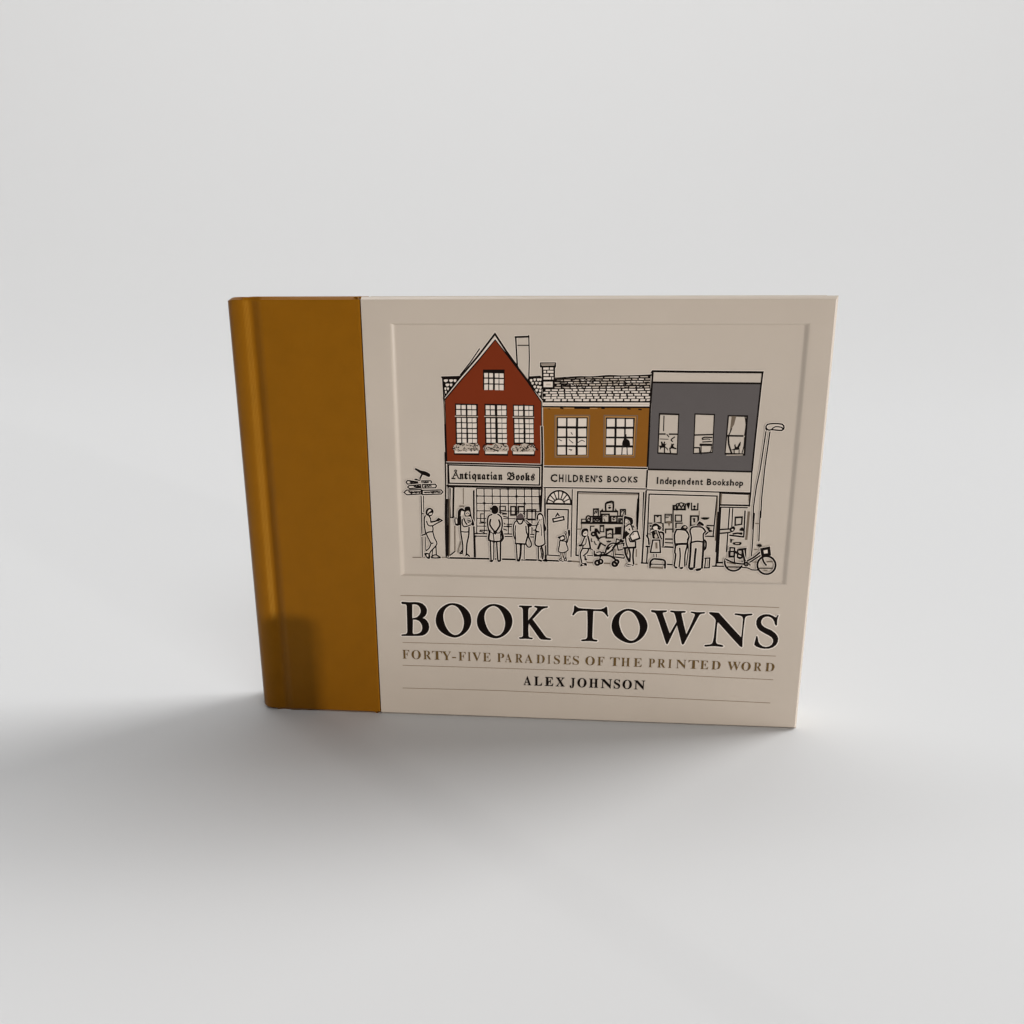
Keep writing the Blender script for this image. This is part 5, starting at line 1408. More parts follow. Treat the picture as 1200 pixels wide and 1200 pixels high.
 'bF': ('315 5 2 5 2 15 37 20 64 33 77 57 82 92 82 412 77 446 62 468 35 480 0 486 0 495 500 495 500 356 490 356 479 394 460 426 433 450 396 467 347 476 285 479 261 478 243 477 229 473 220 465 215 453 214 437 214 266 232 266 286 273 325 293 350 329 364 375 377 375 377 135 365 135 351 187 326 224 286 244 230 251 214 251 214 88 216 64 222 45 235 30 255 21 284 16 315 14', '11 13 12;11 21 13;21 20 13;20 19 13;19 18 13;18 17 13;17 16 13;16 14 13;10 21 11;9 22 10;22 21 10;9 23 22;9 24 23;9 25 24;8 25 9;8 26 25;8 27 26;7 27 8;7 28 27;6 28 7;15 14 16;32 34 33;32 35 34;31 35 32;30 38 31;38 37 31;37 35 31;29 39 30;39 38 30;6 41 28;41 29 28;41 40 29;40 39 29;6 42 41;36 35 37;5 42 6;5 43 42;5 44 43;4 44 5;4 45 44;3 45 4;3 46 45;3 47 46;2 47 3;2 48 47;1 48 2;1 0 48'),
 'bH': ('225 5 0 5 0 15 27 19 48 31 58 54 61 88 61 416 58 448 47 469 27 481 1 486 1 495 225 495 225 486 206 484 189 479 176 471 168 458 164 440 163 416 163 270 338 270 338 416 337 440 334 458 326 471 313 479 296 484 276 486 276 495 500 495 500 486 473 481 453 469 443 448 440 416 440 88 443 56 453 33 473 19 500 15 500 5 276 5 276 15 303 19 324 30 335 52 338 88 338 248 163 248 163 88 166 54 177 31 197 19 225 15', '11 13 12;11 14 13;29 31 30;29 32 31;28 32 29;11 15 14;10 15 11;28 33 32;27 33 28;10 16 15;9 16 10;27 34 33;26 34 27;9 17 16;9 18 17;25 34 26;25 35 34;8 18 9;8 19 18;24 35 25;24 36 35;7 19 8;7 20 19;23 36 24;6 20 7;23 37 36;6 21 20;22 37 23;6 50 21;50 22 21;50 49 22;49 37 22;6 51 50;48 37 49;5 51 6;5 52 51;47 37 48;47 38 37;47 39 38;5 53 52;4 53 5;46 39 47;46 40 39;3 53 4;3 54 53;45 40 46;45 41 40;2 54 3;2 55 54;44 41 45;44 42 41;1 55 2;1 0 55;43 42 44'),
 'bI': ('500 5 0 5 0 15 57 20 104 31 130 52 139 82 139 425 131 455 108 474 62 483 0 486 0 495 497 495 497 486 438 483 391 474 366 455 358 425 358 85 361 64 370 47 388 33 416 24 456 18 500 15', '11 13 12;11 14 13;10 14 11;10 15 14;9 15 10;9 16 15;9 17 16;8 17 9;8 18 17;7 18 8;7 19 18;6 19 7;6 20 19;5 20 6;5 21 20;4 21 5;4 22 21;4 23 22;3 23 4;3 24 23;2 24 3;2 25 24;1 25 2;1 0 25'),
 'bN': ('436 -7 423 -7 88 399 88 86 91 52 102 30 124 19 154 15 154 5 0 5 0 14 19 16 37 21 50 30 58 43 63 62 64 86 64 428 33 465 18 480 8 484 0 486 0 495 145 495 412 171 412 415 411 439 407 457 398 470 385 479 366 484 346 486 346 495 500 495 500 486 471 482 450 470 439 448 436 414', '21 23 22;21 20 23;20 19 23;19 24 23;31 33 32;31 34 33;30 34 31;30 35 34;29 35 30;29 36 35;18 24 19;28 36 29;28 37 36;27 37 28;17 24 18;26 37 27;26 38 37;25 38 26;16 2 17;2 24 17;24 38 25;24 0 38;16 3 2;1 24 2;1 0 24;15 3 16;15 4 3;14 4 15;14 5 4;13 5 14;13 6 5;12 6 13;11 6 12;11 7 6;10 7 11;10 8 7;9 8 10'),
 'bO': ('348 13 300 -2 247 -7 197 -2 150 13 108 36 71 67 41 105 19 149 5 197 0 250 5 302 19 351 41 395 71 433 108 464 152 487 200 502 253 507 303 502 350 487 392 465 429 434 459 397 481 353 495 304 500 250 495 198 481 149 458 105 428 67 391 36 153 71 196 24 253 8 350 69 381 250 373 354 346 429 303 476 246 492 149 431 117 250 126 147', '17 19 18;17 20 19;16 40 17;40 20 17;16 41 40;39 20 40;39 21 20;15 41 16;38 21 39;38 22 21;14 41 15;38 23 22;13 41 14;13 42 41;37 23 38;37 24 23;12 42 13;36 24 37;36 25 24;11 42 12;36 26 25;10 42 11;10 43 42;36 27 26;9 43 10;35 27 36;35 28 27;8 43 9;35 29 28;7 43 8;7 32 43;35 30 29;6 32 7;6 33 32;34 30 35;34 31 30;5 33 6;34 0 31;4 33 5;4 34 33;34 1 0;3 34 4;3 1 34;3 2 1'),
 'bP': ('282 5 0 5 0 15 34 19 60 31 73 54 77 88 77 416 73 448 59 469 34 481 1 486 1 495 252 495 347 491 409 478 447 459 476 434 494 402 500 364 487 310 447 268 381 240 288 231 205 231 205 88 209 54 222 31 248 19 282 15 205 438 205 247 236 247 293 254 332 274 353 309 360 361 355 413 337 449 304 471 255 479 231 476 215 469 207 456', '11 13 12;11 14 13;11 15 14;10 15 11;9 40 10;40 15 10;9 41 40;39 15 40;39 16 15;9 42 41;38 16 39;9 43 42;8 43 9;38 17 16;8 30 43;37 17 38;7 30 8;7 31 30;37 18 17;6 31 7;36 18 37;36 19 18;36 20 19;35 20 36;35 21 20;34 21 35;33 21 34;33 22 21;32 22 33;6 24 31;24 32 31;24 22 32;24 23 22;6 25 24;5 25 6;5 26 25;5 27 26;4 27 5;3 27 4;3 28 27;2 28 3;2 29 28;1 29 2;1 0 29'),
 'bR': ('237 5 0 5 0 15 28 19 50 31 61 54 65 88 65 416 61 448 50 469 28 481 1 486 1 495 215 495 310 487 376 463 415 424 428 368 402 295 315 247 446 52 458 36 469 24 482 16 500 14 497 14 497 5 351 5 201 238 172 238 172 88 175 54 186 31 208 19 237 15 172 424 172 251 201 251 251 258 287 280 308 317 315 369 292 451 224 479 197 476 181 468 174 450', '11 13 12;11 14 13;11 43 14;43 15 14;10 43 11;9 43 10;9 44 43;42 15 43;9 45 44;8 45 9;8 46 45;42 16 15;41 16 42;8 35 46;7 35 8;41 17 16;7 36 35;6 36 7;40 17 41;40 18 17;39 18 40;39 19 18;38 19 39;37 19 38;6 29 36;29 37 36;29 19 37;29 28 19;28 20 19;6 30 29;27 20 28;5 30 6;5 31 30;5 32 31;4 32 5;27 21 20;27 22 21;3 32 4;3 33 32;27 23 22;2 33 3;2 34 33;27 25 23;25 24 23;1 34 2;1 0 34;27 26 25'),
 'bS': ('16 -7 0 -7 0 168 18 168 50 101 98 51 162 21 243 11 301 17 346 36 375 64 384 98 361 145 293 180 191 214 109 246 54 281 22 319 11 364 18 405 38 440 71 468 114 489 165 502 223 507 257 505 295 502 336 495 380 487 388 485 396 484 403 483 412 483 439 490 449 507 467 507 467 355 453 355 435 391 407 426 371 454 331 475 286 489 239 493 186 488 145 472 118 448 109 417 117 389 140 366 177 346 226 328 331 295 390 274 434 252 465 229 485 205 496 177 500 146 492 103 468 66 429 36 376 13 311 -1 235 -6 208 -5 182 -3 155 0 129 6 104 11 85 15 70 18 60 18 43 17 29 12 21 2', '33 35 34;33 36 35;23 25 24;23 26 25;22 26 23;22 43 26;43 27 26;43 28 27;22 44 43;42 28 43;32 36 33;41 28 42;21 44 22;21 45 44;41 29 28;41 30 29;41 31 30;41 32 31;41 40 32;40 39 32;39 36 32;21 46 45;20 46 21;20 47 46;19 47 20;38 36 39;19 48 47;18 48 19;37 36 38;18 49 48;18 50 49;17 50 18;17 51 50;17 52 51;16 52 17;16 53 52;15 53 16;15 54 53;15 55 54;14 55 15;14 56 55;13 56 14;13 57 56;12 57 13;12 58 57;1 3 2;1 4 3;12 59 58;11 59 12;11 60 59;1 74 4;74 5 4;10 60 11;10 61 60;9 61 10;74 73 5;73 72 5;72 6 5;9 62 61;8 62 9;72 7 6;71 7 72;70 7 71;7 62 8;69 7 70;7 63 62;1 75 74;68 7 69;68 63 7;67 63 68;1 0 75;66 63 67;66 64 63;65 64 66'),
 'bT': ('394 5 104 5 104 15 139 18 167 30 181 53 186 88 186 481 171 481 108 472 59 447 27 405 12 354 0 354 0 495 500 495 500 353 488 353 442 448 325 481 312 481 312 88 316 53 330 29 358 18 394 15', '13 11 14;11 10 14;10 9 14;9 8 14;8 15 14;8 7 15;7 20 15;20 19 15;19 18 15;18 16 15;6 20 7;6 21 20;17 16 18;13 12 11;6 22 21;5 22 6;4 22 5;4 23 22;3 23 4;3 24 23;2 24 3;2 25 24;1 25 2;1 0 25'),
 'bV': ('264 -9 252 -9 65 420 53 445 40 465 22 479 0 485 0 495 241 495 241 486 216 485 194 479 180 468 176 450 179 434 186 413 300 143 405 413 411 432 413 449 409 467 395 479 374 484 350 486 350 495 500 495 500 486 482 483 464 473 449 454 434 422', '6 8 7;6 9 8;23 25 24;23 26 25;6 10 9;22 26 23;22 27 26;5 10 6;5 11 10;21 27 22;21 28 27;4 11 5;4 12 11;20 28 21;20 29 28;4 13 12;19 29 20;3 13 4;19 30 29;3 14 13;18 30 19;2 14 3;2 15 14;17 30 18;17 0 30;1 15 2;1 16 15;16 0 17;1 0 16'),
 'bW': ('157 -7 147 -7 38 433 31 456 23 473 12 483 0 486 0 495 148 495 148 486 136 484 125 479 118 467 116 451 118 432 122 408 185 153 251 387 239 440 232 462 223 476 209 483 194 486 194 495 353 495 353 486 327 479 316 453 318 440 322 422 385 166 441 404 446 428 448 446 445 465 438 477 425 484 412 486 412 495 500 495 500 485 488 479 477 466 469 445 461 418 360 -7 351 -7 259 354', '6 8 7;6 9 8;22 24 23;22 25 24;37 39 38;37 40 39;6 10 9;36 40 37;21 25 22;5 10 6;21 26 25;36 41 40;5 11 10;35 41 36;20 26 21;4 11 5;35 42 41;20 27 26;4 12 11;34 42 35;19 27 20;3 12 4;3 13 12;34 43 42;33 43 34;18 27 19;2 13 3;18 28 27;2 14 13;32 43 33;32 44 43;17 28 18;17 29 28;1 14 2;1 15 14;31 44 32;17 30 29;31 45 44;1 16 15;30 45 31;16 47 17;47 30 17;16 0 47;46 30 47;46 45 30;1 0 16'),
 'bY': ('374 5 130 5 130 15 159 19 181 31 193 54 196 88 196 197 67 427 47 458 29 475 20 480 12 483 4 485 0 485 0 495 238 495 238 486 230 486 211 484 195 479 184 470 180 458 183 444 190 428 290 237 390 399 404 426 409 448 392 477 347 486 348 486 348 495 500 495 500 485 485 481 468 470 452 454 437 433 307 225 307 88 310 54 322 31 344 19 374 15', '14 16 15;14 18 16;18 17 16;31 33 32;31 34 33;14 19 18;29 31 30;29 34 31;13 19 14;12 19 13;29 35 34;12 20 19;11 20 12;29 36 35;10 20 11;10 21 20;28 36 29;9 21 10;28 37 36;9 22 21;8 22 9;8 23 22;28 38 37;27 38 28;8 24 23;27 39 38;8 25 24;7 25 8;26 39 27;25 39 26;7 39 25;7 40 39;6 40 7;5 40 6;5 41 40;5 42 41;4 42 5;3 42 4;3 43 42;2 43 3;2 44 43;1 44 2;1 0 44'),
 'fB': ('358 2 294 -17 239 -24 211 -20 184 -9 90 44 83 47 78 49 73 51 70 51 60 47 56 38 58 30 66 9 29 -10 7 32 0 66 6 94 24 117 49 133 80 142 112 150 143 164 171 185 192 213 205 248 210 292 207 322 198 349 184 372 167 389 146 400 121 404 102 402 84 394 69 383 57 368 49 350 47 330 71 268 153 231 145 188 80 207 37 240 11 285 2 342 6 384 19 422 40 453 68 477 102 493 141 498 177 493 212 478 242 455 262 430 272 435 289 444 306 453 324 462 342 471 358 480 374 490 397 505 417 467 408 457 407 455 408 452 412 441 416 431 423 419 431 407 439 395 446 386 450 382 455 379 456 379 459 379 473 386 496 349 417 300 442 287 473 255 493 214 500 167 491 114 463 69 418 31 299 312 298 289 297 286 309 293 329 304 344 312 356 320 372 330 373 331 372 333 367 345 360 360 351 375 341 390 331 403 324 411 312 406 284 390 294 356 241 87 295 58 335 49 351 52 365 60 378 73 387 91 393 112 395 135 392 163 383 187 370 206 352 221 332 231 308 234 293 232 284 229 276 207 265 186 252 170 236 157 223 149 205 141 181 130 172 126 167 129 188 119 212 105', '62 64 63;50 52 51;50 53 52;49 53 50;61 64 62;60 64 61;49 54 53;48 54 49;59 64 60;59 65 64;58 65 59;58 66 65;48 55 54;58 67 66;47 55 48;57 67 58;57 68 67;56 68 57;56 69 68;55 69 56;55 70 69;47 70 55;46 33 47;33 32 47;32 70 47;32 103 70;103 71 70;32 104 103;102 71 103;102 72 71;32 105 104;31 105 32;101 72 102;46 34 33;30 105 31;101 73 72;46 35 34;100 73 101;30 106 105;29 106 30;100 74 73;77 79 78;45 35 46;45 36 35;100 75 74;76 79 77;100 76 75;100 79 76;99 79 100;28 106 29;45 37 36;98 79 99;28 88 106;45 38 37;98 80 79;27 88 28;97 80 98;44 38 45;96 80 97;95 80 96;44 39 38;94 80 95;26 88 27;93 80 94;92 80 93;26 89 88;91 80 92;91 81 80;90 81 91;25 89 26;25 90 89;90 82 81;25 82 90;43 39 44;43 40 39;25 83 82;24 122 25;122 121 25;121 83 25;42 40 43;120 83 121;24 123 122;42 41 40;119 83 120;24 124 123;118 83 119;118 84 83;23 124 24;23 125 124;117 84 118;116 84 117;23 126 125;22 126 23;22 127 126;116 85 84;21 127 22;115 85 116;21 128 127;20 128 21;20 129 128;19 129 20;19 130 129;114 85 115;18 130 19;18 132 130;132 131 130;18 133 132;18 134 133;17 134 18;114 86 85;113 86 114;17 107 134;16 107 17;112 86 113;16 108 107;111 86 112;111 87 86;15 9 16;9 108 16;110 87 111;9 109 108;109 87 110;15 10 9;8 109 9;7 109 8;7 87 109;6 87 7;15 11 10;5 87 6;4 87 5;15 12 11;14 12 15;4 0 87;14 13 12;4 1 0;3 1 4;3 2 1'),
 'fa': ('257 48 97 -28 58 1 77 11 77 8 76 9 75 10 74 11 72 13 68 16 17 76 0 141 9 180 36 217 79 253 139 289 225 335 276 335 276 326 313 315 356 305 394 297 440 291 440 258 418 252 413 249 410 242 409 229 409 93 413 76 417 74 426 76 457 94 500 68 367 -28 318 -5 328 2 280 21 257 54 170 101 188 77 197 73 211 78 257 100 257 236 246 240 213 250 197 255 186 258 179 261 184 259 170 248 158 229 152 205 150 172 155 136', '15 17 16;15 18 17;15 19 18;15 20 19;15 21 20;15 22 21;15 23 22;14 49 15;49 23 15;14 50 49;48 23 49;14 51 50;47 23 48;47 24 23;46 24 47;13 51 14;46 25 24;45 25 46;45 26 25;13 52 51;45 27 26;44 27 45;43 27 44;13 53 52;43 28 27;12 53 13;12 54 53;11 54 12;11 55 54;10 55 11;10 39 55;10 40 39;42 28 43;31 33 32;42 29 28;41 29 42;10 41 40;30 33 31;41 30 29;9 41 10;41 33 30;9 38 41;38 33 41;38 36 33;36 34 33;9 0 38;37 36 38;9 3 0;3 1 0;8 3 9;7 3 8;6 3 7;2 6 3;6 5 3;5 4 3;35 34 36'),
 'fi': ('500 71 297 -27 224 -8 233 -1 204 5 167 18 143 35 136 57 136 65 137 73 138 81 139 88 140 94 140 100 140 106 140 112 140 224 139 235 137 239 131 239 108 237 58 221 0 248 109 289 230 345 303 326 279 310 278 309 279 307 293 301 315 294 342 287 366 283 403 280 403 248 369 239 362 224 362 91 363 79 366 73 367 72 369 72 384 75 436 96 217 353 134 353 169 424 216 475 302 494 367 484 388 458 380 440 358 423 327 405 291 387 255 371', '47 49 48;47 50 49;46 50 47;46 51 50;46 52 51;45 52 46;45 53 52;45 54 53;45 55 54;45 44 55;23 25 24;23 26 25;23 27 26;23 28 27;23 29 28;23 30 29;23 31 30;22 31 23;22 32 31;22 33 32;22 34 33;21 20 22;20 19 22;19 34 22;19 35 34;18 35 19;18 36 35;17 36 18;16 36 17;15 36 16;15 37 36;14 37 15;13 37 14;12 37 13;42 0 43;11 37 12;11 38 37;10 38 11;9 38 10;9 39 38;41 0 42;8 39 9;8 40 39;8 41 40;8 0 41;8 1 0;7 1 8;6 1 7;5 3 6;3 1 6;4 3 5;2 1 3'),
 'fk': ('140 -24 93 -24 76 -6 57 4 34 12 0 19 0 52 23 56 29 61 34 70 36 79 36 392 34 407 31 418 25 427 8 444 59 467 97 437 107 421 117 435 158 463 210 481 288 488 288 450 233 443 210 431 196 410 191 378 191 280 371 346 408 322 397 313 400 307 416 286 433 261 440 243 432 227 413 213 400 207 385 200 368 192 360 188 399 155 426 92 429 84 433 79 439 75 435 77 454 88 500 64 357 -27 306 -6 322 6 301 21 286 53 281 75 274 91 266 105 255 117 241 129 231 135 191 121 191 84 193 79 197 75 203 72 234 89 277 62 191 231 191 170 268 201 286 211 291 220 291 224 290 229 287 234 282 240 271 253 267 259', '21 23 22;20 23 21;15 17 16;19 23 20;19 24 23;14 17 15;19 25 24;14 18 17;18 25 19;18 26 25;13 18 14;13 26 18;12 26 13;12 27 26;11 27 12;10 27 11;10 28 27;28 30 29;28 31 30;28 32 31;28 33 32;28 34 33;10 68 28;68 78 28;78 34 28;78 35 34;77 35 78;76 35 77;76 36 35;75 36 76;74 36 75;10 69 68;73 36 74;73 37 36;72 37 73;71 37 72;71 38 37;70 38 71;70 39 38;69 39 70;69 40 39;69 41 40;69 42 41;10 60 69;60 42 69;60 43 42;10 61 60;59 43 60;58 43 59;10 62 61;57 43 58;56 43 57;56 44 43;55 44 56;65 67 66;47 49 48;10 63 62;55 45 44;9 63 10;55 47 45;47 46 45;9 64 63;55 49 47;9 65 64;54 49 55;9 67 65;8 67 9;54 50 49;8 0 67;7 0 8;6 0 7;53 52 54;52 50 54;5 4 6;4 0 6;3 0 4;51 50 52;2 0 3;1 0 2'),
 'fn': ('153 -24 109 -24 96 -6 80 4 60 12 32 19 32 50 56 61 63 80 63 212 58 241 55 245 40 233 0 259 113 346 155 322 144 313 146 316 143 319 148 317 186 293 198 254 198 269 306 343 345 343 366 324 387 313 410 305 440 300 440 269 420 257 415 244 415 88 416 77 418 73 418 72 420 72 429 75 461 96 500 71 375 -27 331 -8 336 -1 318 5 295 18 281 35 276 57 276 64 277 71 277 77 278 84 279 90 279 96 279 102 279 109 279 225 272 245 260 253 198 211 198 80 205 61 229 50 229 19 201 12 182 4 167 -6', '13 18 14;18 15 14;22 24 23;22 25 24;22 26 25;18 19 15;19 16 15;13 17 18;16 20 19;13 16 17;22 27 26;13 20 16;22 28 27;22 29 28;13 21 20;21 29 22;21 30 29;12 11 13;11 21 13;21 57 30;57 31 30;11 57 21;11 58 57;56 31 57;55 31 56;10 58 11;55 32 31;9 58 10;54 32 55;8 58 9;8 59 58;53 32 54;52 32 53;51 32 52;37 39 38;50 32 51;50 33 32;49 33 50;7 59 8;7 60 59;48 33 49;48 34 33;36 39 37;48 35 34;48 36 35;48 39 36;47 39 48;47 40 39;46 40 47;6 60 7;6 61 60;45 40 46;5 61 6;5 62 61;44 42 45;42 40 45;5 63 62;4 63 5;43 42 44;4 64 63;3 64 4;3 65 64;2 65 3;41 40 42;1 65 2;1 0 65'),
 'fo': ('261 -24 211 -24 193 -15 158 -4 98 8 0 25 0 57 15 61 19 63 22 64 23 66 25 70 26 76 27 85 27 96 27 208 27 224 26 237 24 250 20 268 366 345 399 311 382 306 383 305 396 292 413 276 433 258 453 240 472 222 493 196 500 166 492 138 469 110 428 78 367 39 200 79 264 62 290 57 297 60 314 77 329 103 334 130 323 166 290 205 250 244 229 269 200 262', '19 21 20;19 22 21;19 23 22;19 24 23;19 25 24;19 45 25;45 26 25;19 46 45;44 26 45;18 46 19;18 35 46;44 27 26;17 35 18;43 27 44;43 28 27;16 35 17;15 35 16;43 29 28;14 35 15;42 29 43;42 30 29;42 31 30;41 31 42;41 32 31;40 32 41;40 33 32;39 33 40;13 35 14;12 35 13;12 36 35;39 34 33;38 34 39;11 36 12;10 36 11;9 36 10;8 36 9;7 36 8;7 37 36;6 37 7;37 34 38;6 34 37;5 34 6;5 4 34;4 0 34;3 0 4;2 0 3;1 0 2'),
 'fq': ('408 -140 347 -140 342 -118 339 -105 336 -91 334 -77 326 -38 318 1 311 40 306 62 133 -24 85 0 102 11 102 12 101 14 98 18 93 21 82 29 67 41 50 55 34 71 21 87 11 101 3 122 0 144 6 174 22 203 49 231 86 259 113 275 149 293 195 315 255 343 302 343 334 327 373 315 425 303 500 290 500 261 483 246 471 206 465 177 459 141 452 99 446 51 438 1 429 -46 420 -91 205 95 221 87 233 85 241 87 254 91 303 114 303 231 253 246 210 263 173 229 158 173 162 148 172 126 188 108', '31 33 32;31 34 33;31 35 34;30 35 31;30 36 35;30 37 36;29 37 30;29 38 37;28 56 29;56 38 29;28 57 56;55 38 56;55 39 38;27 57 28;55 40 39;54 40 55;26 57 27;53 40 54;26 58 57;53 41 40;25 58 26;53 42 41;24 58 25;24 59 58;24 60 59;23 60 24;53 43 42;23 61 60;22 61 23;52 43 53;22 48 61;21 48 22;52 44 43;21 49 48;51 44 52;21 50 49;20 50 21;50 44 51;20 9 50;9 44 50;19 9 20;19 15 9;15 14 9;14 10 9;8 44 9;18 16 19;16 15 19;8 45 44;17 16 18;7 45 8;13 10 14;12 10 13;11 10 12;7 46 45;6 46 7;5 46 6;5 47 46;4 47 5;3 47 4;3 0 47;2 0 3;1 0 2'),
 'fr': ('483 73 264 -27 198 -7 222 7 218 3 192 11 59 35 59 65 84 76 90 96 90 212 84 241 79 245 57 233 0 259 162 346 224 322 207 313 210 316 206 319 213 317 268 293 286 254 286 278 307 293 330 313 334 317 338 322 342 329 350 343 416 343 450 309 500 288 500 254 476 245 460 235 445 222 430 200 361 200 343 232 331 240 286 207 286 105 288 97 290 94 300 90 326 83 352 77 365 76 369 76 378 78 392 84 426 99', '14 19 15;19 16 15;28 30 29;28 31 30;27 31 28;26 31 27;19 20 16;20 17 16;14 18 19;17 21 20;25 31 26;14 17 18;14 21 17;24 31 25;24 32 31;23 32 24;14 22 21;23 33 32;22 33 23;13 12 14;12 22 14;12 33 22;12 34 33;12 40 34;40 35 34;11 40 12;10 40 11;10 41 40;39 35 40;39 36 35;38 36 39;38 37 36;9 41 10;9 42 41;9 43 42;51 0 52;9 44 43;8 44 9;8 45 44;8 46 45;50 0 51;8 47 46;49 0 50;8 48 47;7 48 8;48 0 49;7 0 48;7 3 0;3 1 0;6 3 7;5 3 6;4 3 5;2 1 3'),
 'fs': ('231 -24 178 -24 171 -16 166 -11 156 -6 141 0 120 8 92 17 59 28 12 44 12 73 81 103 98 124 89 141 54 167 16 192 0 213 7 225 21 239 42 254 67 271 95 288 124 304 152 319 178 331 201 339 223 343 248 336 314 314 362 307 387 310 408 318 422 331 427 346 422 362 407 374 386 383 362 386 341 383 320 375 304 362 287 334 245 355 204 369 234 396 266 412 305 423 349 427 388 424 423 417 454 404 479 388 495 368 500 346 497 325 487 306 469 286 441 265 376 221 418 205 459 178 484 149 493 120 484 88 456 60 412 35 355 16 317 6 299 2 283 -2 270 -6 262 -9 247 -15 211 193 222 183 218 188 286 231 244 235 173 259 165 263 161 263 156 262 148 258 143 253 141 250 149 240 178 218 197 205 254 56 279 49 295 47 319 50 339 59 353 72 358 88 354 101 341 116 322 129 301 141 281 148 269 150 265 149 255 144 171 90 189 82 216 71 237 62', '46 48 47;46 49 48;45 49 46;45 50 49;44 50 45;44 51 50;43 37 44;37 51 44;37 36 51;36 52 51;43 38 37;43 39 38;35 52 36;43 40 39;34 52 35;42 40 43;34 53 52;42 41 40;33 53 34;33 54 53;32 54 33;25 27 26;24 27 25;24 28 27;23 28 24;31 54 32;31 55 54;22 28 23;30 55 31;22 29 28;29 55 30;22 55 29;22 56 55;21 56 22;20 56 21;20 57 56;19 80 20;80 57 20;80 79 57;79 58 57;19 81 80;78 58 79;19 82 81;77 58 78;19 83 82;18 83 19;18 84 83;18 85 84;18 86 85;17 86 18;76 58 77;75 58 76;16 86 17;75 59 58;16 87 86;15 87 16;75 60 59;15 73 87;15 74 73;14 74 15;74 60 75;14 60 74;14 61 60;13 100 14;100 61 14;13 101 100;99 61 100;13 102 101;99 62 61;98 62 99;13 103 102;12 103 13;97 62 98;96 62 97;11 103 12;96 63 62;95 63 96;10 103 11;94 63 95;10 104 103;93 63 94;93 64 63;10 105 104;9 105 10;92 64 93;9 106 105;9 88 106;92 65 64;91 65 92;9 89 88;90 65 91;9 90 89;9 65 90;8 65 9;8 66 65;7 66 8;6 66 7;6 67 66;5 67 6;5 68 67;5 69 68;4 69 5;4 70 69;3 70 4;3 71 70;3 72 71;2 72 3;2 0 72;1 0 2'),
 'ft': ('500 64 259 -26 183 -7 201 2 129 16 38 27 38 58 66 69 73 89 73 250 0 250 0 283 91 314 148 341 188 371 224 413 319 413 309 382 304 358 301 333 300 314 481 314 481 250 300 250 300 87 358 76 379 73 390 75 440 92', '14 16 15;14 17 16;14 18 17;13 18 14;13 19 18;12 19 13;12 20 19;12 21 20;12 22 21;11 22 12;10 22 11;9 22 10;8 23 9;23 22 9;8 24 23;27 0 28;7 24 8;7 25 24;7 26 25;26 0 27;7 0 26;6 0 7;6 3 0;3 1 0;5 4 6;4 3 6;2 1 3'),
 'fu': ('279 50 152 -26 107 -11 113 -2 115 -3 96 3 34 20 34 51 60 61 66 79 66 218 62 242 59 245 40 231 0 256 117 346 160 322 149 313 148 313 149 316 147 319 152 317 190 292 203 253 203 92 204 80 206 72 210 68 217 67 238 75 279 101 279 242 273 258 248 268 248 299 276 306 296 314 311 324 324 343 368 343 382 325 398 314 417 306 446 299 446 268 421 257 415 239 415 88 416 77 417 73 418 72 420 72 428 75 461 96 500 71 375 -27 330 -8 335 -1 318 5 296 17 283 33 279 54', '14 20 15;20 16 15;37 39 38;37 40 39;37 41 40;36 41 37;20 21 16;21 17 16;14 19 20;17 22 21;14 18 19;36 42 41;35 42 36;18 22 17;14 22 18;34 42 35;34 43 42;33 43 34;33 44 43;14 23 22;33 45 44;32 45 33;31 45 32;31 46 45;13 12 14;12 23 14;12 11 23;11 24 23;30 46 31;10 24 11;30 47 46;9 24 10;29 47 30;52 54 53;9 25 24;29 48 47;9 26 25;8 26 9;29 49 48;51 54 52;28 49 29;28 50 49;28 51 50;28 54 51;8 27 26;28 61 54;61 55 54;8 28 27;8 61 28;7 61 8;7 0 61;60 55 61;6 0 7;6 5 0;5 3 0;3 1 0;59 57 60;57 55 60;58 57 59;4 3 5;56 55 57;2 1 3'),
 'sB': ('220 522 387 477 443 374 414 294 343 254 343 277 451 234 500 133 441 26 253 -22 0 -22 0 522 178 308 264 325 287 366 272 397 201 413 149 413 149 308 232 87 325 108 343 143 320 181 228 199 149 199 149 87', '10 17 11;17 0 11;17 1 0;17 16 1;16 2 1;10 18 17;15 2 16;14 2 15;14 3 2;13 3 14;12 3 13;10 12 18;10 24 12;24 5 12;5 3 12;5 4 3;24 6 5;24 23 6;23 22 6;22 7 6;10 25 24;21 7 22;20 7 21;20 8 7;19 8 20;10 19 25;10 8 19;10 9 8'),
 'sC': ('378 407 302 418 172 369 122 249 172 130 304 82 383 95 500 151 500 22 403 -16 292 -29 72 62 0 243 85 449 297 529 385 518 495 481 495 355', '13 15 14;13 16 15;13 1 16;1 0 16;0 17 16;12 2 13;2 1 13;12 3 2;12 4 3;11 4 12;6 8 7;11 5 4;5 8 6;11 8 5;10 8 11;10 9 8'),
 'sD': ('218 522 431 436 500 250 423 60 219 -22 0 -22 0 522 201 87 347 150 380 250 338 363 198 413 114 413 114 87', '5 12 6;12 0 6;12 1 0;12 11 1;11 10 1;10 2 1;5 13 12;9 2 10;9 3 2;8 3 9;7 3 8;5 7 13;5 3 7;5 4 3'),
 'sE': ('173 413 173 306 479 306 479 198 173 198 173 87 500 87 500 -22 0 -22 0 522 490 522 490 413', '8 0 9;0 10 9;0 11 10;8 1 0;8 4 1;4 2 1;4 3 2;8 5 4;8 6 5;8 7 6'),
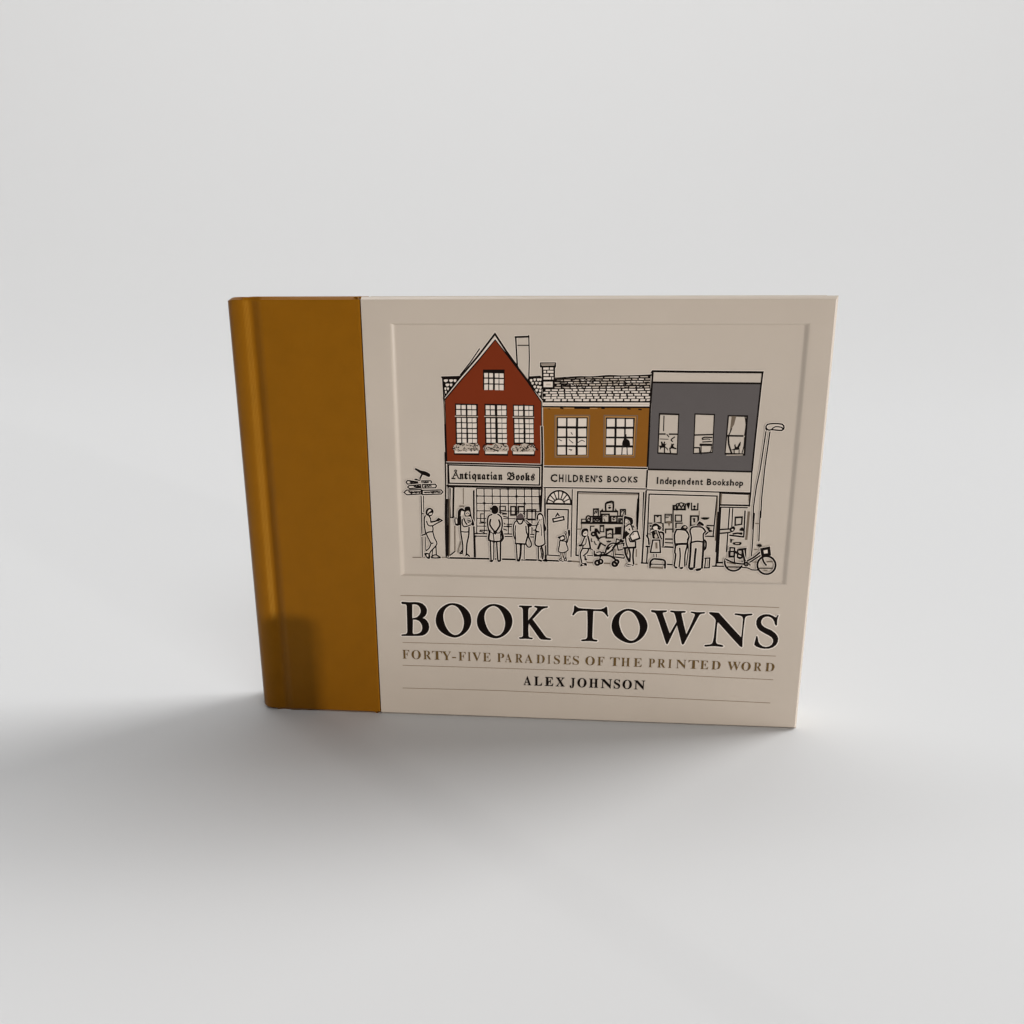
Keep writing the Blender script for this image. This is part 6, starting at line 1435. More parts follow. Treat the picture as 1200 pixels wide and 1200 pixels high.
 'sH': ('376 -22 376 196 124 196 124 -22 0 -22 0 522 124 522 124 304 376 304 376 522 500 522 500 -22', '4 6 5;4 7 6;8 10 9;8 11 10;4 2 7;2 8 7;2 1 8;1 11 8;4 3 2;0 11 1'),
 'sI': ('0 -22 0 522 500 522 500 -22', '0 2 1;0 3 2'),
 'sK': ('338 -22 115 195 115 -22 0 -22 0 522 115 522 115 328 294 522 442 522 206 264 500 -22', '3 5 4;3 6 5;6 8 7;6 9 8;3 1 6;1 9 6;1 10 9;3 2 1;0 10 1'),
 'sL': ('500 87 500 -22 0 -22 0 522 170 522 170 87', '2 4 3;2 5 4;2 0 5;2 1 0'),
 'sN': ('408 -22 110 326 110 -22 0 -22 0 522 88 522 390 171 390 522 500 522 500 -22', '3 5 4;3 1 5;1 6 5;6 8 7;6 9 8;3 2 1;0 6 1;0 9 6'),
 'sO': ('432 448 500 250 433 54 248 -30 68 54 0 250 69 447 250 530 355 131 396 250 355 369 250 417 145 369 104 250 145 131 250 83', '6 0 7;6 11 0;11 10 0;10 1 0;5 12 6;12 11 6;5 13 12;9 1 10;4 13 5;9 2 1;8 2 9;4 14 13;15 2 8;4 15 14;4 2 15;4 3 2'),
 'sR': ('315 480 372 361 343 272 291 236 337 194 397 111 429 67 500 -22 344 -22 265 90 184 180 133 195 128 195 128 -22 0 -22 0 522 168 522 151 304 223 324 238 362 220 400 152 416 128 416 128 304', '14 22 15;22 16 15;22 0 16;22 21 0;21 20 0;20 1 0;14 23 22;19 1 20;18 1 19;18 2 1;17 2 18;14 17 23;14 12 17;12 2 17;12 3 2;12 11 3;11 4 3;14 13 12;10 4 11;10 5 4;9 5 10;9 6 5;8 6 9;8 7 6'),
 'sS': ('327 410 258 419 194 407 179 387 325 294 500 132 428 15 256 -29 130 -17 9 26 9 179 150 97 239 81 309 97 323 117 175 220 0 370 76 488 263 529 361 519 466 485 466 349', '17 19 18;17 20 19;16 20 17;16 1 20;1 0 20;0 21 20;16 2 1;16 3 2;16 4 3;15 4 16;15 5 4;14 5 15;9 11 10;14 6 5;13 6 14;12 6 13;9 12 11;9 6 12;8 6 9;8 7 6'),
 'sd': ('260 -22 71 30 0 173 76 307 268 358 326 354 341 352 341 522 500 522 500 -22 322 253 289 255 199 229 165 162 189 102 283 77 341 77 341 249', '6 8 7;6 9 8;3 5 4;3 6 5;3 17 6;17 9 6;2 12 3;12 11 3;11 10 3;10 17 3;16 9 17;2 13 12;1 13 2;1 14 13;1 15 14;1 16 15;1 9 16;0 9 1'),
 'se': ('374 -18 257 -29 67 31 0 169 70 306 254 360 429 307 500 133 177 133 200 99 287 78 358 87 481 131 481 19 310 241 255 256 193 240 179 220 321 220', '4 6 5;4 15 6;15 14 6;14 7 6;3 16 4;16 15 4;18 7 14;3 17 16;3 18 17;3 7 18;2 8 3;8 7 3;2 9 8;11 13 12;2 10 9;10 13 11;2 13 10;1 13 2;1 0 13'),
 'sh': ('126 308 192 343 294 359 444 319 500 205 500 -22 330 -22 330 201 309 246 261 260 218 253 170 226 170 -22 0 -22 0 522 170 522 170 308', '13 15 14;13 0 15;0 16 15;1 3 2;0 3 1;0 4 3;13 11 0;11 10 0;10 9 0;9 4 0;8 4 9;7 4 8;13 12 11;7 5 4;6 5 7'),
 'sk': ('500 -22 310 -22 76 167 285 351 456 351 256 169 0 -22 0 522 138 522 138 -22', '6 8 7;6 2 8;2 9 8;2 4 3;2 5 4;2 0 5;6 9 2;1 0 2'),
 'sn': ('126 308 192 343 294 359 442 320 500 207 500 -22 330 -22 330 201 309 246 261 260 218 253 170 226 170 -22 0 -22 0 351 170 351 170 308', '1 3 2;13 0 14;0 15 14;0 16 15;0 3 1;0 4 3;13 11 0;11 10 0;10 9 0;9 4 0;8 4 9;7 4 8;13 12 11;7 5 4;6 5 7'),
 'so': ('429 24 247 -30 70 26 0 168 71 304 247 359 428 306 500 168 172 100 247 76 327 100 357 167 326 229 247 253 172 229 143 168', '4 6 5;4 13 6;13 12 6;12 7 6;3 14 4;14 13 4;3 15 14;11 7 12;2 15 3;11 0 7;2 8 15;10 0 11;2 9 8;9 0 10;2 0 9;1 0 2'),
 'sp': ('0 -191 0 351 201 351 421 304 500 162 422 24 227 -29 170 -25 159 -22 159 -191 179 77 212 75 301 100 335 163 304 225 208 249 159 249 159 82', '0 16 1;16 2 1;16 3 2;16 15 3;15 14 3;14 4 3;0 17 16;13 4 14;12 4 13;12 5 4;11 5 12;0 10 17;0 11 10;0 8 11;8 5 11;8 6 5;0 9 8;7 6 8'),
 'ss': ('317 249 253 256 220 251 219 250 234 239 343 200 460 149 500 89 429 2 260 -29 141 -21 3 9 3 131 169 82 241 73 278 79 281 82 161 135 0 243 73 330 245 358 346 350 468 323 468 208', '19 21 20;19 22 21;18 22 19;18 1 22;1 0 22;0 23 22;18 2 1;18 3 2;18 4 3;17 4 18;17 5 4;17 6 5;17 7 6;16 7 17;11 13 12;16 8 7;15 8 16;11 14 13;14 8 15;11 8 14;10 8 11;10 9 8'),
 'st': ('471 351 471 249 290 249 290 106 308 80 336 75 384 79 500 111 500 0 402 -22 320 -29 155 6 99 93 99 249 0 249 0 287 290 450 290 351', '15 17 16;15 0 17;15 1 0;14 1 15;13 1 14;12 2 13;2 1 13;12 3 2;6 8 7;12 4 3;11 4 12;11 5 4;5 8 6;11 8 5;10 8 11;10 9 8'),
 's’': ('136 386 141 405 59 417 0 462 69 512 249 531 438 501 500 438 408 354 39 285 39 347', '4 6 5;3 6 4;3 7 6;2 7 3;2 1 7;1 8 7;0 8 1;10 8 0;10 9 8'),
}
LETTERS = [
 ('subtitle_lettering', 'bF', 5851, 277, 2522, 383, 'n'),
 ('subtitle_lettering', 'bO', 6220, 374, 2520, 382, 'n'),
 ('subtitle_lettering', 'bR', 6695, 318, 2519, 381, 'n'),
 ('subtitle_lettering', 'bT', 7049, 404, 2518, 381, 'n'),
 ('subtitle_lettering', 'bY', 7453, 367, 2516, 380, 'n'),
 ('subtitle_lettering', 'b-', 7851, 160, 2515, 380, 'n'),
 ('subtitle_lettering', 'bF', 8107, 292, 2514, 379, 'n'),
 ('subtitle_lettering', 'bI', 8482, 123, 2514, 379, 'n'),
 ('subtitle_lettering', 'bV', 8664, 351, 2513, 378, 'n'),
 ('subtitle_lettering', 'bE', 9087, 309, 2511, 378, 'n'),
 ('subtitle_lettering', 'bP', 9655, 281, 2510, 377, 'n'),
 ('subtitle_lettering', 'bA', 9964, 278, 2509, 376, 'n'),
 ('subtitle_lettering', 'bR', 10378, 298, 2507, 375, 'n'),
 ('subtitle_lettering', 'bA', 10750, 321, 2506, 375, 'n'),
 ('subtitle_lettering', 'bD', 11207, 337, 2505, 374, 'n'),
 ('subtitle_lettering', 'bI', 11656, 115, 2504, 374, 'n'),
 ('subtitle_lettering', 'bS', 11905, 235, 2503, 373, 'n'),
 ('subtitle_lettering', 'bE', 12268, 302, 2501, 372, 'n'),
 ('subtitle_lettering', 'bS', 12644, 245, 2500, 372, 'n'),
 ('subtitle_lettering', 'bO', 13140, 368, 2499, 371, 'n'),
 ('subtitle_lettering', 'bF', 13608, 267, 2497, 370, 'n'),
 ('subtitle_lettering', 'bT', 14102, 372, 2496, 369, 'n'),
 ('subtitle_lettering', 'bH', 14541, 338, 2494, 369, 'n'),
 ('subtitle_lettering', 'bE', 15023, 314, 2493, 368, 'n'),
 ('subtitle_lettering', 'bP', 15602, 238, 2491, 367, 'n'),
 ('subtitle_lettering', 'bR', 15944, 307, 2490, 366, 'n'),
 ('subtitle_lettering', 'bI', 16362, 132, 2489, 366, 'n'),
 ('subtitle_lettering', 'bN', 16661, 398, 2488, 365, 'n'),
 ('subtitle_lettering', 'bT', 17138, 393, 2486, 364, 'n'),
 ('subtitle_lettering', 'bE', 17589, 309, 2485, 364, 'n'),
 ('subtitle_lettering', 'bD', 18017, 352, 2483, 363, 'n'),
 ('subtitle_lettering', 'bW', 18626, 498, 2481, 362, 'n'),
 ('subtitle_lettering', 'bO', 19164, 350, 2480, 361, 'n'),
 ('subtitle_lettering', 'bR', 19632, 302, 2478, 360, 'n'),
 ('subtitle_lettering', 'bD', 20064, 353, 2477, 360, 'n'),
 ('author_lettering', 'BA', 10710, 300, 1540, 388, 'k'),
 ('author_lettering', 'BL', 11129, 318, 1538, 388, 'k'),
 ('author_lettering', 'BE', 11555, 335, 1537, 388, 'k'),
 ('author_lettering', 'BX', 11990, 352, 1535, 387, 'k'),
 ('author_lettering', 'BJ', 12541, 212, 1534, 387, 'k'),
 ('author_lettering', 'BO', 12843, 364, 1532, 386, 'k'),
 ('author_lettering', 'BH', 13306, 359, 1531, 386, 'k'),
 ('author_lettering', 'BN', 13769, 443, 1529, 386, 'k'),
 ('author_lettering', 'BS', 14279, 250, 1528, 385, 'k'),
 ('author_lettering', 'BO', 14619, 370, 1526, 385, 'k'),
 ('author_lettering', 'BN', 15074, 431, 1524, 384, 'k'),
 ('printed_house:ochre', 'sC', 11693, 254, 9868, 277, 'k'),
 ('printed_house:ochre', 'sH', 12010, 169, 9870, 270, 'k'),
 ('printed_house:ochre', 'sI', 12253, 32, 9871, 266, 'k'),
 ('printed_house:ochre', 'sL', 12348, 137, 9872, 263, 'k'),
 ('printed_house:ochre', 'sD', 12527, 200, 9874, 258, 'k'),
 ('printed_house:ochre', 'sR', 12779, 158, 9876, 253, 'k'),
 ('printed_house:ochre', 'sE', 12990, 137, 9877, 248, 'k'),
 ('printed_house:ochre', 'sN', 13179, 178, 9879, 244, 'k'),
 ('printed_house:ochre', 's’', 13378, 63, 9880, 240, 'k'),
 ('printed_house:ochre', 'sS', 13472, 147, 9881, 237, 'k'),
 ('printed_house:ochre', 'sB', 13797, 146, 9883, 230, 'k'),
 ('printed_house:ochre', 'sO', 13996, 230, 9885, 224, 'k'),
 ('printed_house:ochre', 'sO', 14267, 229, 9887, 218, 'k'),
 ('printed_house:ochre', 'sK', 14559, 167, 9889, 212, 'k'),
 ('printed_house:ochre', 'sS', 14747, 166, 9890, 208, 'k'),
 ('printed_house:grey', 'sI', 15606, 53, 9850, 244, 'k'),
 ('printed_house:grey', 'sn', 15730, 134, 9848, 243, 'k'),
 ('printed_house:grey', 'sd', 15901, 130, 9847, 241, 'k'),
 ('printed_house:grey', 'se', 16057, 105, 9845, 240, 'k'),
 ('printed_house:grey', 'sp', 16197, 133, 9844, 239, 'k'),
 ('printed_house:grey', 'se', 16367, 111, 9843, 237, 'k'),
 ('printed_house:grey', 'sn', 16516, 136, 9841, 236, 'k'),
 ('printed_house:grey', 'sd', 16693, 139, 9840, 234, 'k'),
 ('printed_house:grey', 'se', 16878, 93, 9838, 233, 'k'),
 ('printed_house:grey', 'sn', 17011, 130, 9837, 232, 'k'),
 ('printed_house:grey', 'st', 17178, 105, 9835, 230, 'k'),
 ('printed_house:grey', 'sB', 17425, 163, 9833, 228, 'k'),
 ('printed_house:grey', 'so', 17628, 154, 9831, 226, 'k'),
 ('printed_house:grey', 'so', 17804, 138, 9830, 225, 'k'),
 ('printed_house:grey', 'sk', 17979, 132, 9828, 223, 'k'),
 ('printed_house:grey', 'ss', 18121, 98, 9827, 222, 'k'),
 ('printed_house:grey', 'sh', 18256, 147, 9826, 221, 'k'),
 ('printed_house:grey', 'so', 18440, 132, 9824, 219, 'k'),
 ('printed_house:grey', 'sp', 18594, 141, 9823, 218, 'k'),
 ('printed_house:red', 'fn', 8287, 154, 9917, 314, 'k'),
 ('printed_house:red', 'ft', 8456, 148, 9916, 313, 'k'),
 ('printed_house:red', 'fi', 8624, 89, 9915, 313, 'k'),
 ('printed_house:red', 'fq', 8751, 168, 9914, 313, 'k'),
 ('printed_house:red', 'fu', 8949, 148, 9913, 312, 'k'),
 ('printed_house:red', 'fa', 9120, 147, 9912, 311, 'k'),
 ('printed_house:red', 'fr', 9291, 124, 9912, 311, 'k'),
 ('printed_house:red', 'fi', 9444, 82, 9911, 311, 'k'),
 ('printed_house:red', 'fa', 9547, 156, 9910, 310, 'k'),
 ('printed_house:red', 'fn', 9738, 162, 9909, 310, 'k'),
 ('printed_house:red', 'fB', 10076, 279, 9907, 308, 'k'),
 ('printed_house:red', 'fo', 10399, 146, 9906, 308, 'k'),
 ('printed_house:red', 'fo', 10574, 146, 9905, 307, 'k'),
 ('printed_house:red', 'fk', 10750, 175, 9904, 306, 'k'),
 ('printed_house:red', 'fs', 10955, 146, 9903, 306, 'k'),
]
TITLE = [
 ['5886 4923 5921 4953 6219 4940 6440 4957 6599 4943 6726 4897 6835 4796 6889 4683 6896 4601 6872 4478 6811 4375 6707 4296 6807 4256 6893 4168 6947 4054 6964 3916 6939 3792 6878 3680 6786 3594 6682 3546 6510 3523 5865 3505 5838 3534 5860 3560 6015 3587 6065 3618 6088 3699 6098 4245 6102 4786 6086 4836 6053 4856 5918 4860', '6318 4857 6297 4269 6400 4283 6503 4322 6595 4419 6650 4532 6653 4640 6623 4740 6567 4814 6494 4855 6403 4866', '6322 4216 6292 3651 6308 3608 6359 3595 6496 3614 6597 3664 6669 3754 6693 3864 6683 3991 6632 4098 6560 4172 6459 4213'],
 ['7908 4952 7998 4949 8094 4933 8189 4906 8276 4866 8357 4812 8434 4743 8503 4667 8557 4589 8596 4508 8623 4424 8638 4337 8642 4250 8635 4162 8615 4073 8585 3986 8545 3904 8494 3825 8430 3749 8359 3681 8286 3623 8211 3576 8131 3539 8047 3513 7961 3503 7869 3513 7771 3538 7676 3576 7589 3619 7511 3669 7438 3728 7374 3794 7323 3866 7285 3943 7257 4028 7241 4117 7237 4207 7247 4303 7269 4403 7301 4501 7343 4589 7396 4665 7460 4735 7531 4796 7603 4847 7675 4888 7749 4921 7827 4943', '7907 4874 7957 4868 8008 4852 8059 4826 8107 4790 8152 4742 8195 4683 8235 4616 8270 4544 8301 4466 8327 4380 8348 4291 8358 4205 8357 4120 8347 4033 8330 3951 8308 3878 8281 3815 8247 3760 8209 3713 8168 3674 8125 3643 8078 3620 8029 3607 7980 3606 7930 3618 7878 3640 7827 3674 7779 3716 7733 3770 7689 3834 7649 3907 7615 3984 7586 4069 7561 4163 7542 4257 7533 4342 7533 4418 7543 4489 7559 4554 7580 4614 7607 4668 7641 4717 7679 4761 7720 4797 7763 4827 7809 4852 7858 4868'],
 ['9524 4963 9612 4959 9708 4944 9803 4916 9890 4877 9971 4823 10048 4755 10117 4678 10172 4600 10212 4521 10240 4436 10256 4349 10261 4263 10255 4176 10237 4087 10208 4000 10169 3919 10119 3840 10057 3765 9988 3696 9916 3639 9841 3593 9763 3555 9680 3529 9595 3520 9503 3529 9406 3555 9311 3592 9224 3635 9146 3685 9073 3744 9009 3809 8957 3881 8918 3958 8890 4042 8873 4131 8868 4221 8876 4316 8896 4416 8927 4513 8967 4601 9019 4677 9082 4746 9151 4807 9222 4858 9292 4899 9366 4932 9442 4953', '9523 4884 9572 4879 9624 4863 9675 4837 9722 4801 9768 4753 9812 4695 9852 4628 9888 4556 9919 4478 9947 4393 9968 4304 9980 4219 9980 4134 9971 4048 9955 3966 9934 3893 9908 3830 9875 3775 9838 3728 9798 3690 9756 3659 9709 3636 9661 3623 9612 3622 9562 3633 9510 3656 9459 3689 9411 3732 9365 3785 9321 3849 9280 3921 9245 3998 9215 4083 9189 4177 9169 4270 9159 4355 9158 4431 9167 4501 9182 4566 9202 4625 9229 4680 9261 4729 9299 4772 9338 4808 9381 4838 9427 4863 9474 4879'],
 ['10522 4913 10565 4932 10781 4924 11013 4927 11030 4899 11007 4874 10931 4854 10894 4817 10881 4746 10882 4318 11081 4574 11213 4763 11239 4820 11212 4855 11129 4881 11119 4916 11152 4935 11377 4923 11625 4927 11652 4900 11609 4866 11494 4842 11411 4790 11280 4644 11048 4369 11283 4043 11536 3680 11603 3614 11770 3576 11784 3544 11727 3517 11386 3534 11326 3583 11117 3894 10916 4194 10886 4157 10883 3923 10893 3652 10924 3603 11044 3585 11065 3560 11031 3530 10783 3544 10555 3529 10521 3568 10548 3591 10642 3605 10682 3657 10682 4204 10675 4758 10655 4825 10622 4859 10532 4874'],
 ['12663 4982 12702 4986 12729 4955 12829 4888 13026 4869 13223 4867 13486 4854 13682 4863 13811 4909 13869 4967 13901 4975 13925 4934 13939 4800 13952 4659 13977 4596 13952 4560 13884 4650 13816 4733 13750 4773 13684 4785 13487 4787 13395 4784 13392 4643 13384 4109 13381 3696 13402 3625 13449 3594 13569 3577 13586 3545 13550 3511 13285 3528 12987 3511 12953 3542 12979 3572 13124 3598 13177 3636 13195 3708 13193 4281 13179 4636 13166 4781 13028 4787 12864 4772 12766 4730 12688 4650 12643 4585 12590 4597 12609 4662 12647 4755'],
 ['14728 4911 14815 4908 14909 4892 15002 4865 15089 4827 15170 4773 15248 4706 15318 4630 15376 4553 15421 4475 15456 4391 15480 4306 15490 4221 15486 4134 15468 4047 15439 3960 15402 3880 15355 3802 15298 3728 15234 3660 15167 3604 15096 3557 15021 3520 14942 3495 14859 3486 14769 3495 14673 3520 14579 3557 14493 3599 14414 3649 14341 3707 14275 3772 14222 3842 14180 3918 14149 4002 14129 4089 14120 4178 14124 4272 14139 4371 14165 4467 14201 4553 14248 4629 14306 4697 14371 4758 14438 4808 14505 4848 14575 4880 14649 4902', '14731 4834 14779 4828 14830 4813 14881 4787 14929 4752 14975 4705 15021 4646 15063 4580 15101 4510 15134 4433 15165 4348 15189 4261 15204 4176 15208 4092 15203 4007 15191 3926 15174 3854 15151 3793 15121 3738 15087 3692 15050 3654 15010 3623 14966 3601 14919 3588 14872 3587 14822 3598 14771 3620 14720 3653 14671 3695 14624 3748 14578 3811 14535 3882 14498 3958 14465 4042 14435 4134 14412 4227 14398 4311 14394 4386 14400 4455 14412 4519 14429 4578 14452 4631 14482 4680 14517 4722 14554 4758 14594 4788 14638 4812 14684 4828'],
 ['15604 4849 15614 4882 15639 4892 15765 4877 15895 4876 16067 4886 16187 4887 16202 4857 16160 4823 16066 4802 16046 4768 16067 4699 16224 4280 16353 3938 16467 4169 16585 4409 16592 4456 16542 4642 16499 4770 16467 4809 16349 4831 16326 4863 16364 4890 16476 4879 16605 4876 16756 4883 16884 4886 16914 4855 16888 4821 16781 4809 16752 4784 16764 4719 16872 4300 16986 3921 17036 4045 17168 4403 17264 4699 17271 4751 17246 4785 17119 4828 17101 4851 17138 4871 17272 4853 17401 4850 17610 4861 17641 4841 17617 4810 17490 4788 17441 4749 17391 4644 17200 4204 16960 3639 16916 3528 16872 3491 16835 3526 16769 3764 16613 4292 16477 3980 16312 3547 16282 3491 16238 3511 16137 3803 15962 4319 15840 4645 15792 4747 15743 4787 15634 4803'],
 ['17798 4837 17812 4864 17871 4866 18152 4848 18224 4771 18482 4487 18770 4174 19059 3868 19076 3933 19083 4286 19085 4608 19065 4695 19025 4740 18944 4764 18775 4785 18754 4816 18784 4843 18939 4836 19099 4824 19257 4840 19384 4847 19420 4824 19388 4789 19262 4767 19190 4739 19157 4686 19143 4580 19126 4141 19123 3758 19134 3491 19103 3460 19044 3500 18769 3790 18422 4178 18169 4457 18129 4444 18121 4109 18119 3695 18135 3607 18182 3558 18378 3520 18418 3479 18383 3445 18225 3461 18063 3470 17902 3456 17746 3439 17698 3461 17715 3504 17897 3527 17976 3560 18010 3626 18040 3841 18070 4489 18066 4554 18004 4648 17905 4742 17836 4786'],
 ['20393 4804 20369 4734 20355 4617 20366 4414 20331 4389 20286 4452 20259 4556 20198 4656 20113 4726 20005 4758 19900 4743 19812 4682 19767 4585 19760 4497 19799 4405 19893 4317 20018 4257 20169 4194 20310 4090 20407 3976 20450 3866 20448 3727 20394 3598 20285 3494 20135 3436 19975 3424 19813 3449 19661 3509 19581 3577 19594 3684 19618 3833 19631 3916 19658 3937 19683 3888 19718 3712 19788 3596 19901 3517 20023 3491 20142 3519 20235 3593 20284 3707 20270 3819 20204 3911 20092 3983 19898 4086 19744 4181 19648 4289 19596 4419 19589 4550 19627 4674 19713 4766 19828 4825 19932 4843 20066 4832 20188 4781 20277 4725 20329 4738 20355 4809'],
]
RULES = ['5874 5216 9419 5240 12232 5223 16123 5196 17426 5164 20387 5128', '5881 3223 9399 3240 12258 3233 15573 3203 18180 3162 20421 3128', '5842 2227 9713 2238 13430 2238 16259 2216 17595 2178 20404 2128', '5803 1221 9706 1257 13301 1223 16989 1173 20369 1130']

# ------------------------------------------------------------------ the setting
def sweep():
    prof = [(-5.0, 0.0), (-1.0, 0.0), (0.0, 0.0), (SWEEP_Y, 0.0)]
    n = 48
    for i in range(1, n + 1):
        a = math.pi / 2 * i / n
        prof.append((SWEEP_Y + SWEEP_R * math.sin(a), SWEEP_R * (1 - math.cos(a))))
    prof.append((SWEEP_Y + SWEEP_R, 3.2))
    v, f = [], []
    for (y, z) in prof:
        v += [(-6, y, z), (6, y, z)]
    for i in range(len(prof) - 1):
        f.append((2 * i, 2 * i + 1, 2 * i + 3, 2 * i + 2))
    o = mesh_obj('floor', v, f, [M_floor], smooth=True, origin=Vector((0, 0, 0)))
    tag(o, 'seamless pale grey studio floor sweeping up behind the book', 'floor', kind='structure')


SWEEP_Y, SWEEP_R = 1.0, 2.2
sweep()

# ------------------------------------------------------------------ the book
W, H, T = 0.2150, 0.1654, 0.0180
XC = 0.0485                                  # where the cloth meets the printed paper
book = bpy.data.objects.new('hardcover_book', None)
book.location = ORIGIN
COL.objects.link(book)
tag(book, 'landscape hardcover book standing upright, mustard cloth spine and cream printed cover', 'book')

BOARD = 0.0028
# edge of a cover board, sloped to catch a highlight: (distance from the edge, distance back from the face)
EDGE = [(0.00125, 0.0), (0.00110, 0.00004), (0.00098, 0.00014), (0.00018, 0.00136), (0.00006, 0.00156), (0.0, 0.00185)]


def offset_loop(poly, d):
    """Offset a closed 2-D loop inwards; d is one number or one per point."""
    n = len(poly)
    out = []
    for i in range(n):
        a, b, c = Vector(poly[i - 1]), Vector(poly[i]), Vector(poly[(i + 1) % n])
        e1 = (b - a).normalized()
        e2 = (c - b).normalized()
        n1 = Vector((-e1.y, e1.x))
        n2 = Vector((-e2.y, e2.x))
        m = (n1 + n2)
        m = m / max(0.3, m.dot(n1)) if m.length > 1e-6 else n1
        out.append(b + m * (d[i] if isinstance(d, (list, tuple)) else d))
    return out


def spine_cloth():
    # plan section of the wrapped spine, front edge first, going round the back
    front = [(XC - 0.00022, 0.0013), (XC - 0.00022, 0.00025), (XC - 0.0005, 0.00006), (XC - 0.0009, 0.0), (0.040, 0.0), (0.025, 0.0), (0.0125, 0.0), (0.0112, 0.00012), (0.0098, 0.0007), (0.0086, 0.00150),
             (0.0076, 0.00170), (0.0066, 0.0012), (0.0057, 0.00055), (0.0047, 0.00015), (0.0032, 0.0000),
             (0.0013, 0.0003), (-0.0001, 0.0009), (-0.0011, 0.0019), (-0.0016, 0.0036)]
    n = len(front)
    outer = front + [(-0.0019, T / 2)] + [(x, T - y) for x, y in reversed(front)]
    # inner side: parallel, one board thickness in
    d = BOARD
    inner = []
    m = len(outer)
    for i in range(m):
        a = Vector(outer[max(0, i - 1)])
        c = Vector(outer[min(m - 1, i + 1)])
        e = (c - a).normalized()
        nn = Vector((e.y, -e.x))             # right-hand side of travel
        p = Vector(outer[i])
        q = p + nn * d
        if q.y > T / 2 and i < m // 2:
            q.y = T / 2
        inner.append(q)
    # travel goes -x along the front: right-hand normal of (-1,0) is (0,1): into the book
    loop = [Vector(p) for p in outer] + list(reversed(inner))
    verts, faces = [], []
    r = 0.0009

    def inset(k):
        out = []
        for i in range(m):
            p = Vector(outer[i])
            q = inner[i]
            s = (q - p)
            s = s.normalized() if s.length > 1e-7 else Vector((0, 1))
            f = 1.0
            out.append(p + s * k * f)
        return out
    levels = []
    for z, k in [(0.0021, 0.0), *EDGE][::-1]:
        levels.append((z, k))
    for k in range(1, 6):
        levels.append((0.0021 + (H - 0.0042) * k / 6, 0.0))
    for z, k in [(0.0021, 0.0), *EDGE]:
        levels.append((H - z, k))
    rings = []
    for z, k in levels:
        base = len(verts)
        for p in inset(k):
            if 0.0045 < p.x < 0.0130:                              # the joint runs out shallower at head and tail
                e4 = max(0.0, 1.0 - min(z, H - z) / 0.004)
                d = p.y if p.y < T / 2 else T - p.y
                p.y += (-d if p.y < T / 2 else d) * 0.65 * e4
            end = max(0.0, 1.0 - min(z, H - z) / 0.0021)          # 1 at head and tail
            side = min(1.0, max(0.0, (0.0036 - p.x) / 0.005))      # 1 at the back of the spine
            dz = end * side ** 2 * (0.0014 if z < H / 2 else -0.0006)
            verts.append((p.x, p.y, z + dz))
        rings.append(base)
    for a, b in zip(rings, rings[1:]):
        for i in range(m - 1):
            faces.append((a + i, a + i + 1, b + i + 1, b + i))
    # turn-in: close over the edge on to the inner face
    for base, z, sgn in ((rings[0], 0.0, 1), (rings[-1], H, -1)):
        b2 = len(verts)
        for q in inner:
            verts.append((q.x, q.y, z + sgn * 0.0005))
        b3 = len(verts)
        for q in inner:
            verts.append((q.x, q.y, z + sgn * 0.015))
        for i in range(m - 1):
            faces.append((base + i, base + i + 1, b2 + i + 1, b2 + i))
            faces.append((b2 + i, b2 + i + 1, b3 + i + 1, b3 + i))
    o = mesh_obj('spine_cloth', verts, faces, [M_cloth], book, smooth=True)
    fix_normals(o)
    return o


spine_cloth()


def rounded_board(name, x0, x1, z0, z1, yf, yb, mat, parent, panel=None):
    """A cover board with rounded front edges; optional debossed panel on the front."""
    verts, faces = [], []

    def ring(a0, a1, b0, b1, y, lift=0):
        i = len(verts)
        verts.extend([(a0, y, b0 + lift), (a1, y, b0 + lift), (a1, y, b1), (a0, y, b1)])
        return i

    def bridge(i, j):
        for k in range(4):
            faces.append((i + k, i + (k + 1) % 4, j + (k + 1) % 4, j + k))
    s = 1 if yb > yf else -1
    rings = []
    if panel:
        p0, p1, q0, q1 = panel
        for grow, dep in ((-0.0004, 0.00070), (-0.0001, 0.00070), (0.00018, 0.00064), (0.00055, 0.00036), (0.00095, 0.00008), (0.0013, 0.0), (0.0020, 0.0)):
            gx, gz = grow * 1.45 - 0.0005, grow * 0.62 - 0.0003
            rings.append(ring(p0 - gx, p1 + gx, q0 - gz, q1 + gz, yf + s * dep))
        faces.append(tuple(range(rings[0], rings[0] + 4)))
    else:
        i = ring(x0 + 0.002, x1 - 0.002, z0 + 0.002, z1 - 0.002, yf)
        faces.append((i, i + 1, i + 2, i + 3))
        rings.append(i)
    for ins, dep in EDGE:
        # left (cloth) side keeps a crisp paper edge
        li = min(ins, 0.00018) * 1.0
        i = len(verts)
        y = yf + s * dep
        verts.extend([(x0 + li, y, z0 + ins), (x1 - ins, y, z0 + ins), (x1 - ins, y, z1 - ins), (x0 + li, y, z1 - ins)])
        rings.append(i)
    rings.append(ring(x0, x1, z0, z1, yb - s * 0.0003))
    rings.append(ring(x0 + 0.0003, x1 - 0.0003, z0 + 0.0003, z1 - 0.0003, yb))
    for a, b in zip(rings, rings[1:]):
        bridge(a, b)
    faces.append(tuple(range(rings[-1], rings[-1] + 4)))
    o = mesh_obj(name, verts, faces, [mat], parent, smooth=True)
    fix_normals(o)
    for e in o.data.edges:                   # keep the mitred corners crisp
        a, b = e.vertices
        if abs(a - b) % 4 == 0:
            e.use_edge_sharp = True
    return o


YF = -0.00022                                # the paper lies a little proud of the cloth
PANEL = (0.0601, 0.2047, 0.0607, 0.1558)
DEEP = 0.00070
cover = rounded_board('front_cover', XC, W, 0.0, H, YF, BOARD, M_paper, book, PANEL)
rounded_board('back_cover', XC, W, 0.0, H, T - YF, T - BOARD, M_paper, book)


